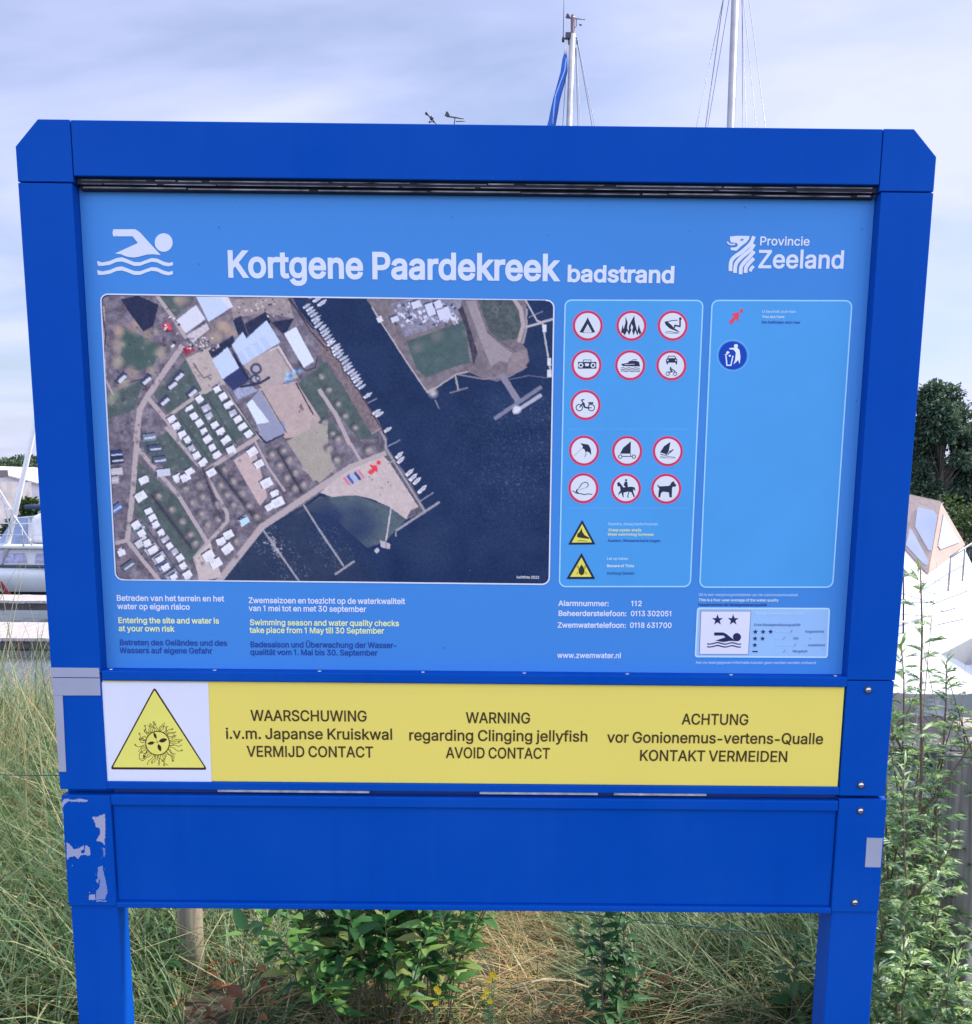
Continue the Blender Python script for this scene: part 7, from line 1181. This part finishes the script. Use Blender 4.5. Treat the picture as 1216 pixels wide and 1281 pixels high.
# dark leafy shrub under the middle of the sign: several shoots
sh_ = [(.02, .075, .022), (.038, .13, .035), (.075, .20, .05), (.16, .30, .07), (.22, .24, .07)]
root = thing('leafy_shrub', (pl(492, 2.62), 2.62, 0), 'dark green broad-leaved shrub under the middle of the sign', 'shrub'); rs2 = np.random.RandomState(77); m = MB(); C = []; N = []; L = []; W = []
for k in range(46):
    a = rs2.rand()*6.28; r = rs2.rand()**.5*.2; b = Vector((r*math.cos(a)*.8, r*math.sin(a)*.7, 0)); d = Vector((math.cos(a)*.22*r/.2, math.sin(a)*.25*r/.2, 1)).normalized(); H = rs2.uniform(.5, .82); P = [b]
    for i in range(7): d = (d+Vector((rs2.randn()*.09, rs2.randn()*.09, .0))).normalized(); P.append(P[-1]+d*H/7)
    m.tube(P, [.0032*(1-.09*i) for i in range(8)], 6)
    for j in range(32):
        u = .40+.60*j/32; i = min(6, int(u*7)); q = P[i].lerp(P[i+1], u*7-i); aa = j*2.4+rs2.randn()*.4; C.append(q); N.append(Vector((math.cos(aa), math.sin(aa), .35+.4*(u > .85)+rs2.randn()*.25)).normalized()); L.append(rs2.uniform(.035, .095)); W.append(L[-1]*rs2.uniform(.32, .42))
m.build('stem', mat('brown stems', (.10, .085, .05), .8, var=.3, scale=20), root); V, F = leaves(rs2, np.array([list(c) for c in C]), np.array([list(c) for c in N]), np.array(L), np.array(W), .14, .22); np_mesh('foliage', V, F, root, [leaf_mat('glossy shrub leaves', sh_, .3, .5)], True)
NG = [(.025, .085, .028), (.05, .13, .045), (.09, .19, .07)]
for k, (px, y, H, lab) in enumerate(((762, 2.66, .56, 'nettle-like plant under the right half of the sign, the taller of two'), (782, 2.72, .5, 'nettle-like plant just right of the taller one under the sign'))):
    stalk_plant('leafy_weed', pl(px, y), y, H, lab, 'weed', 200+k, NG, 'weed leaves', .1, .06, 34, 3, (0, 0), 'leafy weeds under the sign', 1., (.14, .09, .08), .3, side=2)
for k, (px, y, H, lab) in enumerate(((945, 3.0, .4, 'dark leafy weed beside the right blue leg'), (75, 2.9, .3, 'small weed left of the left blue leg, beside dead leaves'), (198, 2.9, .26, 'broad-bladed weed left of the brown fence post'), (1000, 2.75, .3, 'small weed against the right blue leg'), (40, 3.1, .42, 'weed in the tall grass at the left edge'))):
    stalk_plant('leafy_weed', pl(px, y), y, H, lab, 'weed', 220+k, NG, 'weed leaves', .1, .04, 14, 1, (0, 0), 'leafy weeds under the sign', 1., (.12, .12, .06), .3, side=1)
# yellow flowers beside the shrub
YM = mat('yellow petals', (.78, .52, .012), .5)
for k, (spots, lab) in enumerate((([(616, 1218), (619, 1221), (612, 1226), (606, 1246), (613, 1252), (609, 1240)], 'yellow-flowered weed right of the shrub'), ([(546, 1236), (549, 1240), (545, 1254)], 'yellow-flowered weed at the foot of the shrub'))):
    y = 2.42; g_ = at(spots[0][0]-4, 1281, y); t = thing('flowering_weed', (g_.x, y, 0), lab, 'wild flower', 'yellow flowers under the sign'); o = Vector(t.location); m = MB(); R2 = np.random.RandomState(k)
    for px, py in spots:
        p = at(px, py, y)-o; m.tube([(R2.randn()*.01, 0, 0), (p.x*.6, p.y, p.z*.6), p], [.0022, .0018, .0013], 5)
    m.build('stem', mat('green stems', (.07, .12, .04), .7), t)
    C = []; N = []
    for px, py in spots:
        p = at(px, py, y)-o; f = MB()
        for j in range(6):
            a = j*1.047; d = Vector((math.cos(a), -.55, math.sin(a))).normalized(); s_ = Vector((-math.sin(a), 0, math.cos(a))); f.add([p, p+d*.006+s_*.004, p+d*.0105, p+d*.006-s_*.004], [(0, 1, 2, 3)], 0, True)
        f.lathe([(.001, -.001), (.003, .0), (.002, .0025)], p, 8); f.build('flower_head', YM, t)
        for j in range(3): C.append((p.x*.8, p.y, p.z*R2.uniform(.2, .8))); a = R2.rand()*6.28; N.append((math.cos(a), math.sin(a), .5))
    N = np.array(N); N /= np.linalg.norm(N, axis=1)[:, None]; V, F = leaves(R2, np.array(C), N, .035, .01); np_mesh('foliage', V, F, t, [leaf_mat('weed leaves', NG)], True)
